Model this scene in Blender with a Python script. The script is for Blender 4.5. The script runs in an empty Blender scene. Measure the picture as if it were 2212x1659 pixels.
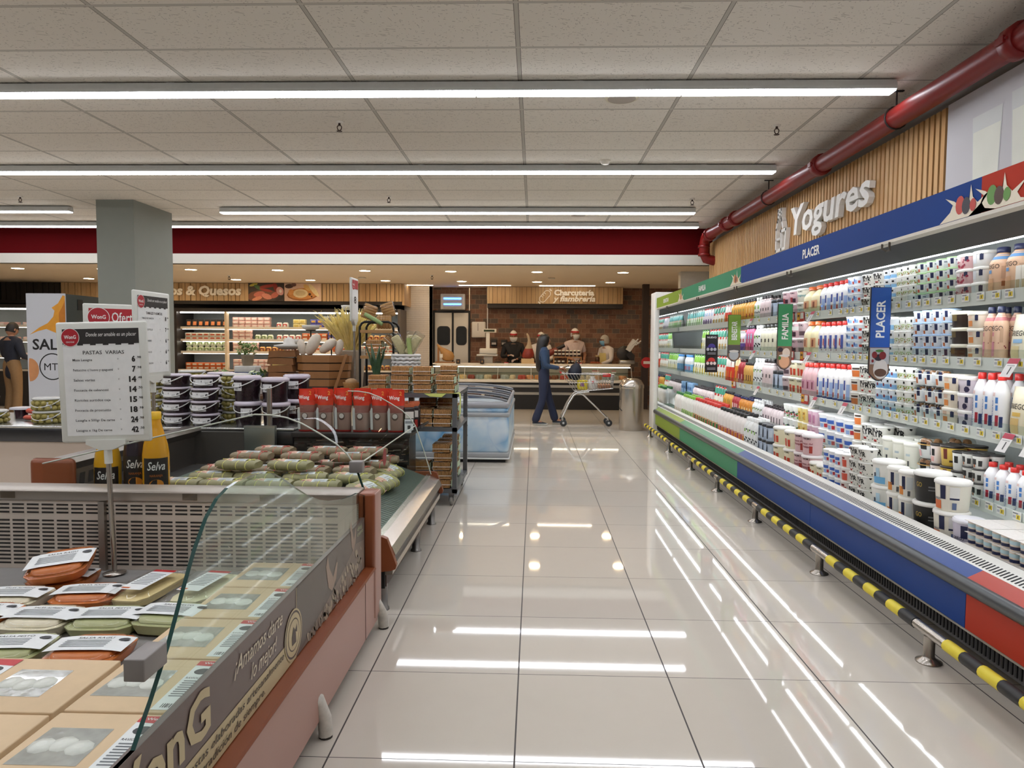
import bpy, bmesh, math, random
from mathutils import Vector, Matrix
random.seed(7)
SC = bpy.context.scene
COL = SC.collection
PI = math.pi
# ---------------------------------------------------------------- camera
cam = bpy.data.cameras.new('camera'); camo = bpy.data.objects.new('camera', cam); COL.objects.link(camo)
cam.sensor_width = 36.0; cam.lens = 24.83; cam.clip_start = 0.05; cam.clip_end = 100
camo.matrix_world = Matrix(((0.99947004, -0.00860132, 0.03139506, 0), (0.03183214, 0.05654603, -0.99789241, 0),
                            (0.00680792, 0.99836294, 0.05678986, 1.4208), (0, 0, 0, 1)))
SC.camera = camo
# ---------------------------------------------------------------- light level
SC.view_settings.view_transform = 'Standard'; SC.view_settings.look = 'None'
SC.view_settings.gamma = 1.0; SC.view_settings.use_curve_mapping = False
SC.view_settings.exposure = 0.0
W = bpy.data.worlds.new('world'); SC.world = W; W.use_nodes = True
W.node_tree.nodes['Background'].inputs[0].default_value = (0.9, 0.92, 1, 1)
W.node_tree.nodes['Background'].inputs[1].default_value = 0.05
LAMP = 21.0      # linear ceiling lamps
DOWN = 75.0      # round downlights in the soffit
CASE = 9.0      # tubes inside the refrigerated cases
SC.cycles.max_bounces = 8; SC.cycles.transparent_max_bounces = 24
SC.cycles.caustics_reflective = False; SC.cycles.caustics_refractive = False
SC.cycles.sample_clamp_indirect = 6.0
# ---------------------------------------------------------------- materials
def lin(h):
    if not isinstance(h, str): return tuple(h)
    o = []
    for i in (0, 2, 4):
        c = int(h[i:i+2], 16) / 255.0
        o.append(c / 12.92 if c <= 0.04045 else ((c + 0.055) / 1.055) ** 2.4)
    return tuple(o)
_M = {}
def M(col, rough=0.5, metal=0.0, noise=0.06, scale=30.0, bump=0.0, emit=0.0, spec=0.5, coat=0.0, sub=0.0):
    """procedural paint / plastic / metal: one colour gently broken up by noise"""
    key = (col, rough, metal, noise, scale, bump, emit, spec, coat)
    if key in _M: return _M[key]
    m = bpy.data.materials.new('paint_%s' % (col if isinstance(col, str) else 'mix')); m.use_nodes = True
    nt = m.node_tree; p = nt.nodes['Principled BSDF']; c = lin(col)
    p.inputs['Roughness'].default_value = rough; p.inputs['Metallic'].default_value = metal
    p.inputs['Specular IOR Level'].default_value = spec; p.inputs['Coat Weight'].default_value = coat
    if emit:
        p.inputs['Emission Color'].default_value = (*c, 1); p.inputs['Emission Strength'].default_value = emit
    tc = nt.nodes.new('ShaderNodeTexCoord'); nz = nt.nodes.new('ShaderNodeTexNoise')
    nz.inputs['Scale'].default_value = scale; nt.links.new(tc.outputs['Object'], nz.inputs['Vector'])
    mx = nt.nodes.new('ShaderNodeMix'); mx.data_type = 'RGBA'
    mx.inputs[6].default_value = (*[max(0, v * (1 - noise)) for v in c], 1)
    mx.inputs[7].default_value = (*[min(1, v * (1 + noise)) for v in c], 1)
    nt.links.new(nz.outputs[0], mx.inputs[0]); nt.links.new(mx.outputs[2], p.inputs['Base Color'])
    if bump:
        b = nt.nodes.new('ShaderNodeBump'); b.inputs['Strength'].default_value = bump; b.inputs['Distance'].default_value = 0.004
        nt.links.new(nz.outputs[0], b.inputs['Height']); nt.links.new(b.outputs[0], p.inputs['Normal'])
    _M[key] = m
    return m
def steel(col='a8a8a8', rough=0.28, scale=6): return M(col, rough, 0.9, 0.08, scale)
def EM(col, k):
    key = ('em', col, k)
    if key in _M: return _M[key]
    m = bpy.data.materials.new('lit_%s' % col); m.use_nodes = True
    nt = m.node_tree; p = nt.nodes['Principled BSDF']; c = lin(col)
    p.inputs['Base Color'].default_value = (*c, 1); p.inputs['Emission Color'].default_value = (*c, 1)
    p.inputs['Emission Strength'].default_value = k
    _M[key] = m
    return m
def GL(tint='e4efe9', refl=1.0, ior=1.45, rough=0.0):
    """thin clear pane: tinted see-through with a Fresnel reflection"""
    key = ('gl', tint, refl, ior, rough)
    if key in _M: return _M[key]
    m = bpy.data.materials.new('clear_%s' % tint); m.use_nodes = True; nt = m.node_tree; nt.nodes.clear()
    o = nt.nodes.new('ShaderNodeOutputMaterial'); t = nt.nodes.new('ShaderNodeBsdfTransparent'); g = nt.nodes.new('ShaderNodeBsdfGlossy')
    t.inputs[0].default_value = (*lin(tint), 1); g.inputs['Roughness'].default_value = rough
    w = nt.nodes.new('ShaderNodeLayerWeight'); w.inputs[0].default_value = 0.5
    e = nt.nodes.new('ShaderNodeMath'); e.operation = 'POWER'; e.inputs[1].default_value = 5.0; nt.links.new(w.outputs['Facing'], e.inputs[0])
    f = nt.nodes.new('ShaderNodeMath'); f.operation = 'MULTIPLY_ADD'; f.inputs[1].default_value = 0.96; f.inputs[2].default_value = 0.04; nt.links.new(e.outputs[0], f.inputs[0])
    k = nt.nodes.new('ShaderNodeMath'); k.operation = 'MULTIPLY'; k.inputs[1].default_value = refl; k.use_clamp = True
    x = nt.nodes.new('ShaderNodeMixShader')
    nt.links.new(f.outputs[0], k.inputs[0]); nt.links.new(k.outputs[0], x.inputs[0])
    nt.links.new(t.outputs[0], x.inputs[1]); nt.links.new(g.outputs[0], x.inputs[2]); nt.links.new(x.outputs[0], o.inputs[0])
    _M[key] = m
    return m
class NB:
    """small node builder for the special procedural surfaces"""
    def __init__(s, name, rough=0.5, metal=0.0, spec=0.5):
        s.m = bpy.data.materials.new(name); s.m.use_nodes = True; s.nt = s.m.node_tree
        s.p = s.nt.nodes['Principled BSDF']; s.p.inputs['Roughness'].default_value = rough
        s.p.inputs['Metallic'].default_value = metal; s.p.inputs['Specular IOR Level'].default_value = spec
        s.pos = s.nt.nodes.new('ShaderNodeNewGeometry').outputs['Position']
    def n(s, t, **kw):
        nd = s.nt.nodes.new('ShaderNode' + t)
        for k, v in kw.items(): setattr(nd, k, v)
        return nd
    def l(s, a, b): s.nt.links.new(a, b)
    def val(s, sock, v):
        if hasattr(v, 'is_linked') or isinstance(v, bpy.types.NodeSocket): s.l(v, sock)
        else: sock.default_value = v
    def math(s, op, a, b=0.0, clamp=False):
        nd = s.n('Math', operation=op, use_clamp=clamp); s.val(nd.inputs[0], a); s.val(nd.inputs[1], b); return nd.outputs[0]
    def xyz(s, v=None):
        nd = s.n('SeparateXYZ'); s.l(v or s.pos, nd.inputs[0]); return nd.outputs
    def comb(s, x, y, z=0.0):
        nd = s.n('CombineXYZ'); s.val(nd.inputs[0], x); s.val(nd.inputs[1], y); s.val(nd.inputs[2], z); return nd.outputs[0]
    def mix(s, f, a, b):
        nd = s.n('Mix', data_type='RGBA'); s.val(nd.inputs[0], f)
        for i, v in ((6, a), (7, b)):
            if isinstance(v, str): v = (*lin(v), 1)
            s.val(nd.inputs[i], v)
        return nd.outputs[2]
    def noise(s, scale, vec=None, detail=2.0):
        nd = s.n('TexNoise'); nd.inputs['Scale'].default_value = scale; nd.inputs['Detail'].default_value = detail
        s.l(vec or s.pos, nd.inputs['Vector']); return nd.outputs[0]
    def white(s, vec):
        nd = s.n('TexWhiteNoise'); s.l(vec, nd.inputs[0]); return nd.outputs[0]
    def bump(s, h, k=0.3, d=0.01):
        nd = s.n('Bump'); nd.inputs['Strength'].default_value = k; nd.inputs['Distance'].default_value = d
        s.l(h, nd.inputs['Height']); s.l(nd.outputs[0], s.p.inputs['Normal'])
    def out(s, c):
        s.val(s.p.inputs['Base Color'], (*lin(c), 1) if isinstance(c, str) else c); return s.m
    def line(s, v, size, off, half):
        """1 within half of a grid line of pitch size"""
        q = s.math('FRACT', s.math('DIVIDE', s.math('SUBTRACT', v, off), size))
        d = s.math('MULTIPLY', s.math('MINIMUM', q, s.math('SUBTRACT', 1.0, q)), size)
        return s.math('LESS_THAN', d, half)
    def cell(s, v, size, off): return s.math('FLOOR', s.math('DIVIDE', s.math('SUBTRACT', v, off), size))
# ---------------------------------------------------------------- meshes
_TX = {}
def tx(s, bold=0.0, shear=0.0):
    """letter outlines of the built-in font as a flat mesh, cap height about 1"""
    key = (s, bold, shear)
    if key in _TX: return _TX[key]
    c = bpy.data.curves.new('lettering', 'FONT'); c.body = s; c.size = 1.4; c.offset = bold; c.shear = shear
    c.resolution_u = 2; c.fill_mode = 'FRONT'
    o = bpy.data.objects.new('lettering', c); COL.objects.link(o)
    dg = bpy.context.evaluated_depsgraph_get(); me = bpy.data.meshes.new_from_object(o.evaluated_get(dg))
    vs = [tuple(v.co) for v in me.vertices]; fs = [tuple(p.vertices) for p in me.polygons]
    bpy.data.objects.remove(o); bpy.data.curves.remove(c); bpy.data.meshes.remove(me)
    x0 = min(v[0] for v in vs); x1 = max(v[0] for v in vs)
    r = ([(v[0] - (x0 + x1) / 2, v[1]) for v in vs], fs, x1 - x0)
    _TX[key] = r
    return r
class MB:
    def __init__(s): s.v = []; s.f = []; s.m = []; s.s = []
    def add(s, vs, fs, m=0, sm=False):
        b = len(s.v); s.v.extend(vs)
        for i, f in enumerate(fs):
            s.f.append(tuple(b + k for k in f)); s.m.append(m[i] if isinstance(m, list) else m); s.s.append(sm)
        return s
    def box(s, x0, x1, y0, y1, z0, z1, m=0, b=0.0, seg=2):
        if b:
            bm = bmesh.new(); bmesh.ops.create_cube(bm, size=1.0)
            for v in bm.verts:
                v.co = ((x0 + x1) / 2 + v.co.x * (x1 - x0), (y0 + y1) / 2 + v.co.y * (y1 - y0), (z0 + z1) / 2 + v.co.z * (z1 - z0))
            bmesh.ops.bevel(bm, geom=bm.edges[:], offset=b, segments=seg, profile=0.5, affect='EDGES')
            bm.verts.index_update()
            s.add([tuple(v.co) for v in bm.verts], [tuple(v.index for v in f.verts) for f in bm.faces], m, True); bm.free()
            return s
        return s.add([(x0, y0, z0), (x1, y0, z0), (x1, y1, z0), (x0, y1, z0), (x0, y0, z1), (x1, y0, z1), (x1, y1, z1), (x0, y1, z1)],
                     [(0, 3, 2, 1), (4, 5, 6, 7), (0, 1, 5, 4), (1, 2, 6, 5), (2, 3, 7, 6), (3, 0, 4, 7)], m)
    def prism(s, poly, ax, a, b, m=0, sm=False, capm=None):
        """polygon swept along x, y or z; the polygon lists the two other axes in order"""
        def P(u, v, w): return {'x': (w, u, v), 'y': (u, w, v), 'z': (u, v, w)}[ax]
        n = len(poly); vs = [P(u, v, a) for u, v in poly] + [P(u, v, b) for u, v in poly]
        fs = [(i, (i + 1) % n, n + (i + 1) % n, n + i) for i in range(n)]
        s.add(vs, fs, m, sm); s.add(vs, [tuple(range(n))[::-1], tuple(range(n, 2 * n))], m if capm is None else capm)
        return s
    def strip(s, prof, ax, a, b, m=0, sm=True):
        def P(u, v, w): return {'x': (w, u, v), 'y': (u, w, v), 'z': (u, v, w)}[ax]
        n = len(prof)
        return s.add([P(u, v, a) for u, v in prof] + [P(u, v, b) for u, v in prof], [(i, i + 1, n + i + 1, n + i) for i in range(n - 1)], m, sm)
    def rings(s, rs, m=0, sm=True, caps=(True, True)):
        """skin over a list of closed vertex rings"""
        n = len(rs[0]); vs = [p for r in rs for p in r]; fs = []; ms = []
        for k in range(len(rs) - 1):
            for i in range(n):
                fs.append((k * n + i, k * n + (i + 1) % n, (k + 1) * n + (i + 1) % n, (k + 1) * n + i)); ms.append(m[k] if isinstance(m, list) else m)
        s.add(vs, fs, ms, sm)
        e = m if not isinstance(m, list) else None
        if caps[0]: s.add(list(rs[0]), [tuple(range(n))[::-1]], m[0] if e is None else e)
        if caps[1]: s.add(list(rs[-1]), [tuple(range(n))], m[-1] if e is None else e)
        return s
    def lathe(s, prof, n=14, c=(0, 0, 0), m=0, sm=True, caps=(True, True), sx=1.0, sy=1.0, p=2.0, ax='z'):
        """profile (r, z) turned round; p > 2 squares the section"""
        rs = []
        for r, z in prof:
            ring = []
            for i in range(n):
                a = 2 * PI * i / n; cx, sy_ = math.cos(a), math.sin(a)
                k = (abs(cx) ** p + abs(sy_) ** p) ** (-1 / p)
                u, v = r * sx * cx * k, r * sy * sy_ * k
                ring.append({'z': (c[0] + u, c[1] + v, c[2] + z), 'y': (c[0] + v, c[1] + z, c[2] + u), 'x': (c[0] + z, c[1] + u, c[2] + v)}[ax])
            rs.append(ring)
        return s.rings(rs, m, sm, caps)
    def tube(s, pts, r, n=8, m=0, sm=True):
        pts = [Vector(p) for p in pts]; rs = []; up = None
        for i, p in enumerate(pts):
            t = (pts[min(i + 1, len(pts) - 1)] - pts[max(i - 1, 0)]).normalized()
            if up is None: up = Vector((0, 0, 1)) if abs(t.z) < 0.9 else Vector((1, 0, 0))
            a = t.cross(up).normalized(); b = a.cross(t).normalized(); up = b
            k = r[i] if isinstance(r, (list, tuple)) else r
            rs.append([tuple(p + a * k * math.cos(2 * PI * j / n) + b * k * math.sin(2 * PI * j / n)) for j in range(n)])
        return s.rings(rs, m, sm)
    def ball(s, c, r, n=10, m=0, rz=None, ry=None):
        rz = rz or r; ry = ry or r; k = max(5, n // 2 + 1)
        return s.lathe([(r * math.sin(PI * i / k) if 0 < i < k else r * 0.02, -rz * math.cos(PI * i / k)) for i in range(k + 1)], n, c, m, sy=ry / r)
    def quad(s, a, b, c, d, m=0): return s.add([a, b, c, d], [(0, 1, 2, 3)], m)
    def poly(s, ps, m=0): return s.add(list(ps), [tuple(range(len(ps)))], m)
    def text(s, t, h, fn, m=0, w=None, bold=0.0, shear=0.0, al='c', depth=0.0):
        """lettering of cap height h laid out through fn(x, y, d)"""
        vs, fs, tw = tx(t, bold, shear); k = h; kx = h if w is None else w / max(tw, 1e-6)
        off = {'c': 0, 'l': tw / 2, 'r': -tw / 2}[al]
        P = [((x + off) * kx, y * k) for x, y in vs]
        s.add([fn(x, y, depth) for x, y in P], fs, m)
        if depth:
            ed = {}
            for f in fs:
                for i in range(len(f)): e = (f[i], f[(i + 1) % len(f)]); ed[e] = 1
            rim = [e for e in ed if (e[1], e[0]) not in ed]; n = len(P)
            s.add([fn(x, y, depth) for x, y in P] + [fn(x, y, 0) for x, y in P], [(b, a, n + a, n + b) for a, b in rim], m)
        return s
    def build(s, name, mats, parent=None, loc=(0, 0, 0), rot=0.0):
        me = bpy.data.meshes.new(name); me.from_pydata(s.v, [], s.f)
        for x in (mats if isinstance(mats, (list, tuple)) else [mats]): me.materials.append(x)
        me.polygons.foreach_set('material_index', s.m); me.polygons.foreach_set('use_smooth', s.s); me.update()
        o = bpy.data.objects.new(name, me); COL.objects.link(o); o.location = loc; o.rotation_euler = (0, 0, rot)
        if parent: o.parent = parent
        return o
def face(o, ux, uy, nrm=None):
    """fn for text: origin o, right vector ux, up vector uy"""
    o = Vector(o); ux = Vector(ux).normalized(); uy = Vector(uy).normalized(); n = ux.cross(uy)
    return lambda x, y, d: tuple(o + ux * x + uy * y + n * d)
def FY(x, y, z): return face((x, y, z), (1, 0, 0), (0, 0, 1))          # reads from the front, faces -y
def FX(x, y, z): return face((x, y, z), (0, -1, 0), (0, 0, 1))         # faces -x
def FE(x, y, z): return face((x, y, z), (0, 1, 0), (0, 0, 1))          # faces +x
def tag(o, label, cat, group=None, kind=None):
    o['label'] = label; o['category'] = cat
    if group: o['group'] = group
    if kind: o['kind'] = kind
    return o
def thing(name, label, cat, loc=(0, 0, 0), rot=0.0, group=None):
    o = bpy.data.objects.new(name, None); COL.objects.link(o); o.location = loc; o.rotation_euler = (0, 0, rot)
    o.empty_display_size = 0.05
    return tag(o, label, cat, group)
def struct(o): o['kind'] = 'structure'; return o
def dup(root, loc, rot=None, label=None):
    r = root.copy(); COL.objects.link(r); r.location = loc
    if rot is not None: r.rotation_euler = (0, 0, rot) if not isinstance(rot, tuple) else rot
    if label: r['label'] = label
    for ch in KIDS.get(root.name) or root.children:
        c = ch.copy(); COL.objects.link(c); c.parent = r
        for g in ch.children:
            d = g.copy(); COL.objects.link(d); d.parent = c
    return r
KIDS = {}
ORD = 'first second third fourth fifth sixth seventh eighth ninth tenth eleventh twelfth thirteenth fourteenth fifteenth sixteenth seventeenth eighteenth nineteenth twentieth'.split()
def ordw(i): return ORD[i] if i < len(ORD) else '%dth' % (i + 1)
# ================================================================ the room
def floor_mat():
    b = NB('polished_floor_tiles', 0.045, 0, 0.5); x, y, z = b.xyz()
    lx = b.line(x, 0.64, -0.6967, 0.0030); ly = b.line(y, 0.64, 2.3272, 0.0018)
    g = b.math('MAXIMUM', lx, ly)
    cid = b.white(b.comb(b.cell(x, 0.64, -0.6967), b.cell(y, 0.64, 2.3272)))
    c = b.mix(cid, 'd0c8bb', 'd7cfc2'); c = b.mix(b.math('MULTIPLY', b.noise(9.0), 0.25), c, 'c7bdb1')
    c = b.mix(g, c, '3a3430')
    b.val(b.p.inputs['Roughness'], b.math('ADD', b.math('MULTIPLY', g, 0.5), 0.035))
    b.bump(b.math('MULTIPLY', g, -1.0), 0.3, 0.002)
    return b.out(c)
def ceil_mat():
    b = NB('mineral_ceiling_tiles', 0.9, 0, 0.2); x, y, z = b.xyz()
    lx = b.line(x, 1.22, -2.5622, 0.012); ly = b.line(y, 0.607, 4.0791, 0.010)
    gx = b.line(x, 1.22, -2.5622, 0.0155); gy = b.line(y, 0.607, 4.0791, 0.0125)
    cid = b.white(b.comb(b.cell(x, 1.22, -2.5622), b.cell(y, 0.607, 4.0791)))
    def marks(sx, sy, lim, seed):
        vo = b.n('TexVoronoi'); vo.inputs['Scale'].default_value = 1.0
        wob = b.math('MULTIPLY', b.noise(5.0), 6.0)
        b.l(b.comb(b.math('ADD', b.math('MULTIPLY', x, sx), wob), b.math('ADD', b.math('MULTIPLY', y, sy), wob), seed), vo.inputs['Vector'])
        return b.math('LESS_THAN', vo.outputs['Distance'], lim)
    f = b.math('MAXIMUM', marks(20, 62, 0.19, 0.0), marks(70, 26, 0.15, 4.0))
    base = b.mix(cid, 'ddd6cb', 'e4ded4'); base = b.mix(b.math('MULTIPLY', f, 0.6), base, '857d73')
    base = b.mix(b.math('MAXIMUM', gx, gy), base, '6e6962')
    base = b.mix(lx, base, 'b9b4aa'); base = b.mix(ly, base, 'c2bcb2')
    b.bump(b.math('SUBTRACT', 0.0, b.math('MAXIMUM', gx, gy)), 0.4, 0.004)
    return b.out(base)
def brick_mat():
    b = NB('split_face_stone_brick', 0.8, 0, 0.3); x, y, z = b.xyz()
    row = b.cell(z, 0.112, 0.0); sh = b.math('MULTIPLY', b.math('FLOORED_MODULO', row, 2.0), 0.09)
    xs = b.math('ADD', b.math('ADD', x, sh), b.math('MULTIPLY', y, 1.0))
    m = b.math('MAXIMUM', b.line(xs, 0.18, 0.0, 0.0035), b.line(z, 0.112, 0.0, 0.0035))
    r = b.white(b.comb(b.cell(xs, 0.18, 0.0), row))
    r2 = b.white(b.comb(row, b.cell(xs, 0.18, 0.0), 3.0))
    c = b.mix(r, '876250', 'a57d66'); c = b.mix(b.math('GREATER_THAN', r2, 0.72), c, '776a60')
    nz = b.noise(22.0, None, 5.0); c = b.mix(b.math('MULTIPLY', nz, 0.55), c, '5a4237')
    b.bump(b.math('SUBTRACT', nz, b.math('MULTIPLY', m, 1.0)), 0.9, 0.02)
    return b.out(b.mix(m, c, 'a98f78'))
def subway_mat():
    b = NB('cream_wall_tiles', 0.18, 0, 0.5); x, y, z = b.xyz()
    row = b.cell(z, 0.05, 0.0); sh = b.math('MULTIPLY', b.math('FLOORED_MODULO', row, 2.0), 0.1)
    m = b.math('MAXIMUM', b.line(b.math('ADD', x, sh), 0.2, 0.0, 0.0012), b.line(z, 0.05, 0.0, 0.002))
    b.bump(b.math('MULTIPLY', m, -1.0), 0.5, 0.004)
    return b.out(b.mix(m, 'e2d8cb', 'bdb0a2'))
def wood_mat(name, axis, pitch, c1, c2, c3):
    b = NB(name, 0.55, 0, 0.4); o = b.xyz(); v = {'x': o[0], 'y': o[1]}[axis]
    r = b.white(b.comb(b.cell(v, pitch, 0.0), 7.0))
    vec = b.comb(b.math('MULTIPLY', v, 60.0), b.math('MULTIPLY', r, 40.0), b.math('MULTIPLY', o[2], 5.0))
    c = b.mix(r, c1, c2); c = b.mix(b.math('MULTIPLY', b.noise(1.0, vec, 4.0), 0.7), c, c3)
    return b.out(c)
MF = floor_mat(); MC = ceil_mat(); MBR = brick_mat(); MSUB = subway_mat()
MW = wood_mat('oak_slats', 'x', 0.11, 'c2a076', 'd2b48a', 'a08058')
MWR = wood_mat('oak_slats_side', 'y', 0.072, 'cfa26b', 'dcb886', 'b3854f')
WHITE = M('e9e6df', 0.6); GREYP = M('82857d', 0.75, 0, 0.03, 8)
X0, X1, Y0, Y1, HC, HS = -14.0, 2.92, -6.0, 17.4, 3.336, 2.742
def slab(name, a, mat, b=0): return struct(MB().box(*a, 0, b).build(name, mat))
slab('floor', (X0, 4.6, Y0, Y1, -0.1, 0), MF)
slab('ceiling', (X0, 3.1, Y0, 11.86, HC, HC + 0.1), MC)
slab('ceiling_soffit', (X0, 4.6, 11.9, Y1, HS, HS + 0.1), M('e4d0b2', 0.85, 0, 0.02, 3))
slab('wall_beam', (X0, 3.1, 11.86, 12.0, 2.905, HC), M('4e070a', 0.95, 0, 0.04, 6, spec=0.08))
slab('wall_beam_lower', (X0, 3.1, 11.85, 12.0, HS, 2.905), M('c2bdb2', 0.8, 0, 0.02, 4))
slab('wall_right', (2.92, 3.05, Y0, 12.0, 0, HC), M('8a8883', 0.8, 0, 0.04, 5))
slab('wall_left', (X0 - 0.1, X0, Y0, Y1, 0, HC), M('cfcabf', 0.8))
slab('wall_near', (X0, 3.05, Y0 - 0.1, Y0, 0, HC), M('cfcabf', 0.8))
slab('wall_far', (-2.42, 4.6, 16.8, 17.0, 0, HS), MBR)
slab('wall_far_tiled', (-3.05, -2.42, 16.5, 16.7, 0, HS), MSUB)
slab('wall_far_corner', (-2.46, -2.42, 16.5, 17.0, 0, HS), MSUB)
slab('wall_far_cooler', (X0, -3.05, 16.9, 17.05, 0, HS), M('3a3431', 0.8))
slab('wall_side_far', (4.5, 4.6, 11.9, 17.0, 0, HS), M('d8cfc0', 0.8))
slab('wall_step', (2.62, 3.6, 12.9, 13.1, 2.45, HS), M('e6e2d8', 0.7))
slab('wall_pier', (2.36, 2.5, 15.6, 15.75, 0, HS), M('3b2f2a', 0.8))
slab('column', (-5.965, -5.447, 9.52, 10.54, 0, HC), GREYP)
# brick pier edge trims of polished steel
for k, x in enumerate((-1.55, -1.12)): struct(MB().box(x - 0.012, x + 0.012, 16.775, 16.80, 0, HS).build('trim_%d' % (k + 1), steel('c8b9a4')))
# ---------------------------------------------------------------- ceiling lamps
def lamp_row(y, x0, x1, label):
    t = thing('linear_ceiling_lamp', label, 'lamp', (0, y, 0), 0, 'linear lamps across the ceiling')
    MB().prism([(-0.05, HC - 0.012), (-0.06, HC - 0.055), (-0.06, HC - 0.078), (0.06, HC - 0.078), (0.06, HC - 0.055), (0.05, HC - 0.012)], 'x', x0, x1).build('housing', M('c9cbc9', 0.4), t)
    n = max(1, round((x1 - x0) / 1.55)); L = (x1 - x0) / n
    for i in range(n):
        MB().prism([(-0.056, HC - 0.078), (-0.05, HC - 0.090), (0.05, HC - 0.090), (0.056, HC - 0.078)], 'x', x0 + L * i + 0.006, x0 + L * (i + 1) - 0.006).build('diffuser', EM('f4f7ff', LAMP), t)
    for i in range(max(2, n)):
        xx = x0 + (x1 - x0) * (i + 0.5) / max(2, n)
        MB().box(xx - 0.03, xx + 0.03, -0.03, 0.03, HC - 0.014, HC - 0.001).build('bracket', M('d8d8d4', 0.5), t)
lamp_row(5.29, -9.5, 2.57, 'long white linear lamp crossing the ceiling above the price signs')
lamp_row(7.69, -9.5, 2.53, 'linear ceiling lamp behind the first one, ending beside the red pipe')
lamp_row(10.05, -4.48, 2.22, 'shorter linear lamp starting beyond the grey column')
lamp_row(9.98, -9.5, -6.62, 'short linear lamp ending just before the grey column')
lamp_row(11.25, -9.5, 2.54, 'linear lamp hugging the red beam')
for y in (0.5, 2.9): lamp_row(y, -9.5, 2.57, 'linear ceiling lamp out of view over the near counters')
def downlight(x, y, lab):
    t = thing('recessed_downlight', lab, 'downlight', (x, y, HS), 0, 'round downlights in the cream soffit')
    MB().lathe([(0.118, 0.001), (0.118, -0.006), (0.1, -0.008), (0.1, -0.002)], 20, caps=(False, False)).build('trim_ring', M('efe9df', 0.5), t)
    MB().lathe([(0.0985, -0.001), (0.0985, -0.005)], 20).build('lens', EM('ffdfb0', DOWN), t)
for i, (xa, xb) in enumerate(((-9.46, -9.43), (-7.9, -7.9), (-6.3, -6.33), (-4.715, -4.76), (-3.12, -3.17), (-1.546, -1.558), (0.034, 0.041), (1.611, 1.60))):
    downlight(xa, 12.95 + 0.035 * (xa + 3), 'round downlight in front soffit row, %s from the left wall end' % ordw(i))
    downlight(xb, 15.0 + 0.04 * (xb + 3), 'round downlight in rear soffit row, %s from the left wall end' % ordw(i))
downlight(2.89, 13.02, 'round downlight in front soffit row, closest to the dairy case')
for x0, x1, lab in ((-3.05, -2.32, 'thin light strip at soffit edge above cream wall tiles'), (-1.72, -0.55, 'thin light strip in soffit above the steel pier trims'), (0.1, 1.35, 'thin light strip in soffit above the deli sign lettering')):
    tag(MB().box(x0, x1, 16.05, 16.09, HS - 0.012, HS).build('light_strip', EM('ffeed4', 14.0)), lab, 'lamp', 'light strips by the deli')
# ---------------------------------------------------------------- ceiling fittings
def sprinkler(x, y, z, lab):
    t = thing('ceiling_sprinkler', lab, 'sprinkler', (x, y, z), 0, 'fire sprinklers')
    MB().lathe([(0.035, 0), (0.03, -0.012), (0.012, -0.014)], 14).build('plate', M('d9d4ca', 0.4), t)
    m = MB().tube([(0, 0, -0.01), (0, 0, -0.035)], 0.011)
    for s in (-1, 1): m.tube([(s * 0.008, 0, -0.03), (s * 0.02, 0, -0.045), (s * 0.016, 0, -0.065), (0, 0, -0.078)], 0.0045, 6)
    m.lathe([(0.024, -0.08), (0.024, -0.084)], 12); m.build('head', M('3c2c25', 0.4, 0.6), t)
sprinkler(-1.71, 6.2, HC, 'sprinkler head on the ceiling between first two lamps, over the olives')
sprinkler(2.09, 6.33, HC, 'sprinkler head on the ceiling near the red pipe')
sprinkler(-6.85, 9.3, HC, 'sprinkler head on the ceiling left of the grey column')
sprinkler(-1.92, 9.3, HC, 'sprinkler head on the ceiling before the third lamp')
sprinkler(2.05, 9.45, HC, 'small sprinkler head by the far end of the red pipe')
sprinkler(-2.0, 13.75, HS, 'sprinkler head in the cream soffit above the cooler end')
sprinkler(-6.1, 14.0, HS, 'sprinkler head in the cream soffit beside the column')
t = thing('ceiling_speaker', 'round flush ceiling speaker with beige grille behind the first lamp', 'speaker', (0.66, 5.62, HC))
MB().lathe([(0.13, 0.0), (0.128, -0.01), (0.108, -0.014)], 28, caps=(True, False)).build('rim', M('d6cfb4', 0.5), t)
MB().lathe([(0.109, -0.012), (0.109, -0.015)], 28).build('grille', M('a99f94', 0.8, 0, 0.2, 400), t)
t = thing('ceiling_speaker', 'small round speaker grille on the ceiling between the far lamps', 'speaker', (0.63, 10.6, HC))
MB().lathe([(0.13, 0.0), (0.128, -0.01), (0.108, -0.014)], 24, caps=(True, False)).build('rim', M('d6cfb4', 0.5), t)
MB().lathe([(0.109, -0.012), (0.109, -0.015)], 24).build('grille', M('a99f94', 0.8, 0, 0.2, 400), t)
t = thing('smoke_detector', 'white smoke detector on the ceiling before the second lamp', 'detector', (0.72, 7.52, HC))
MB().lathe([(0.06, 0), (0.058, -0.012), (0.046, -0.018), (0.04, -0.034), (0.028, -0.04)], 20).build('housing', M('e4dfd4', 0.45), t)
MB().lathe([(0.0425, -0.022), (0.0415, -0.029)], 20, caps=(False, False)).build('sensor_slots', M('4a4640', 0.6), t)
for x, y, lab in ((0.33, 14.3, 'flat square detector in soffit before the deli sign'), (-3.5, 14.3, 'flat square detector in soffit before the wooden cooler sign')):
    tag(MB().box(x - 0.07, x + 0.07, y - 0.07, y + 0.07, HS - 0.018, HS, 0, 0.012).build('soffit_detector', M('d8cdbb', 0.5)), lab, 'detector', 'soffit detectors')
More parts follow.
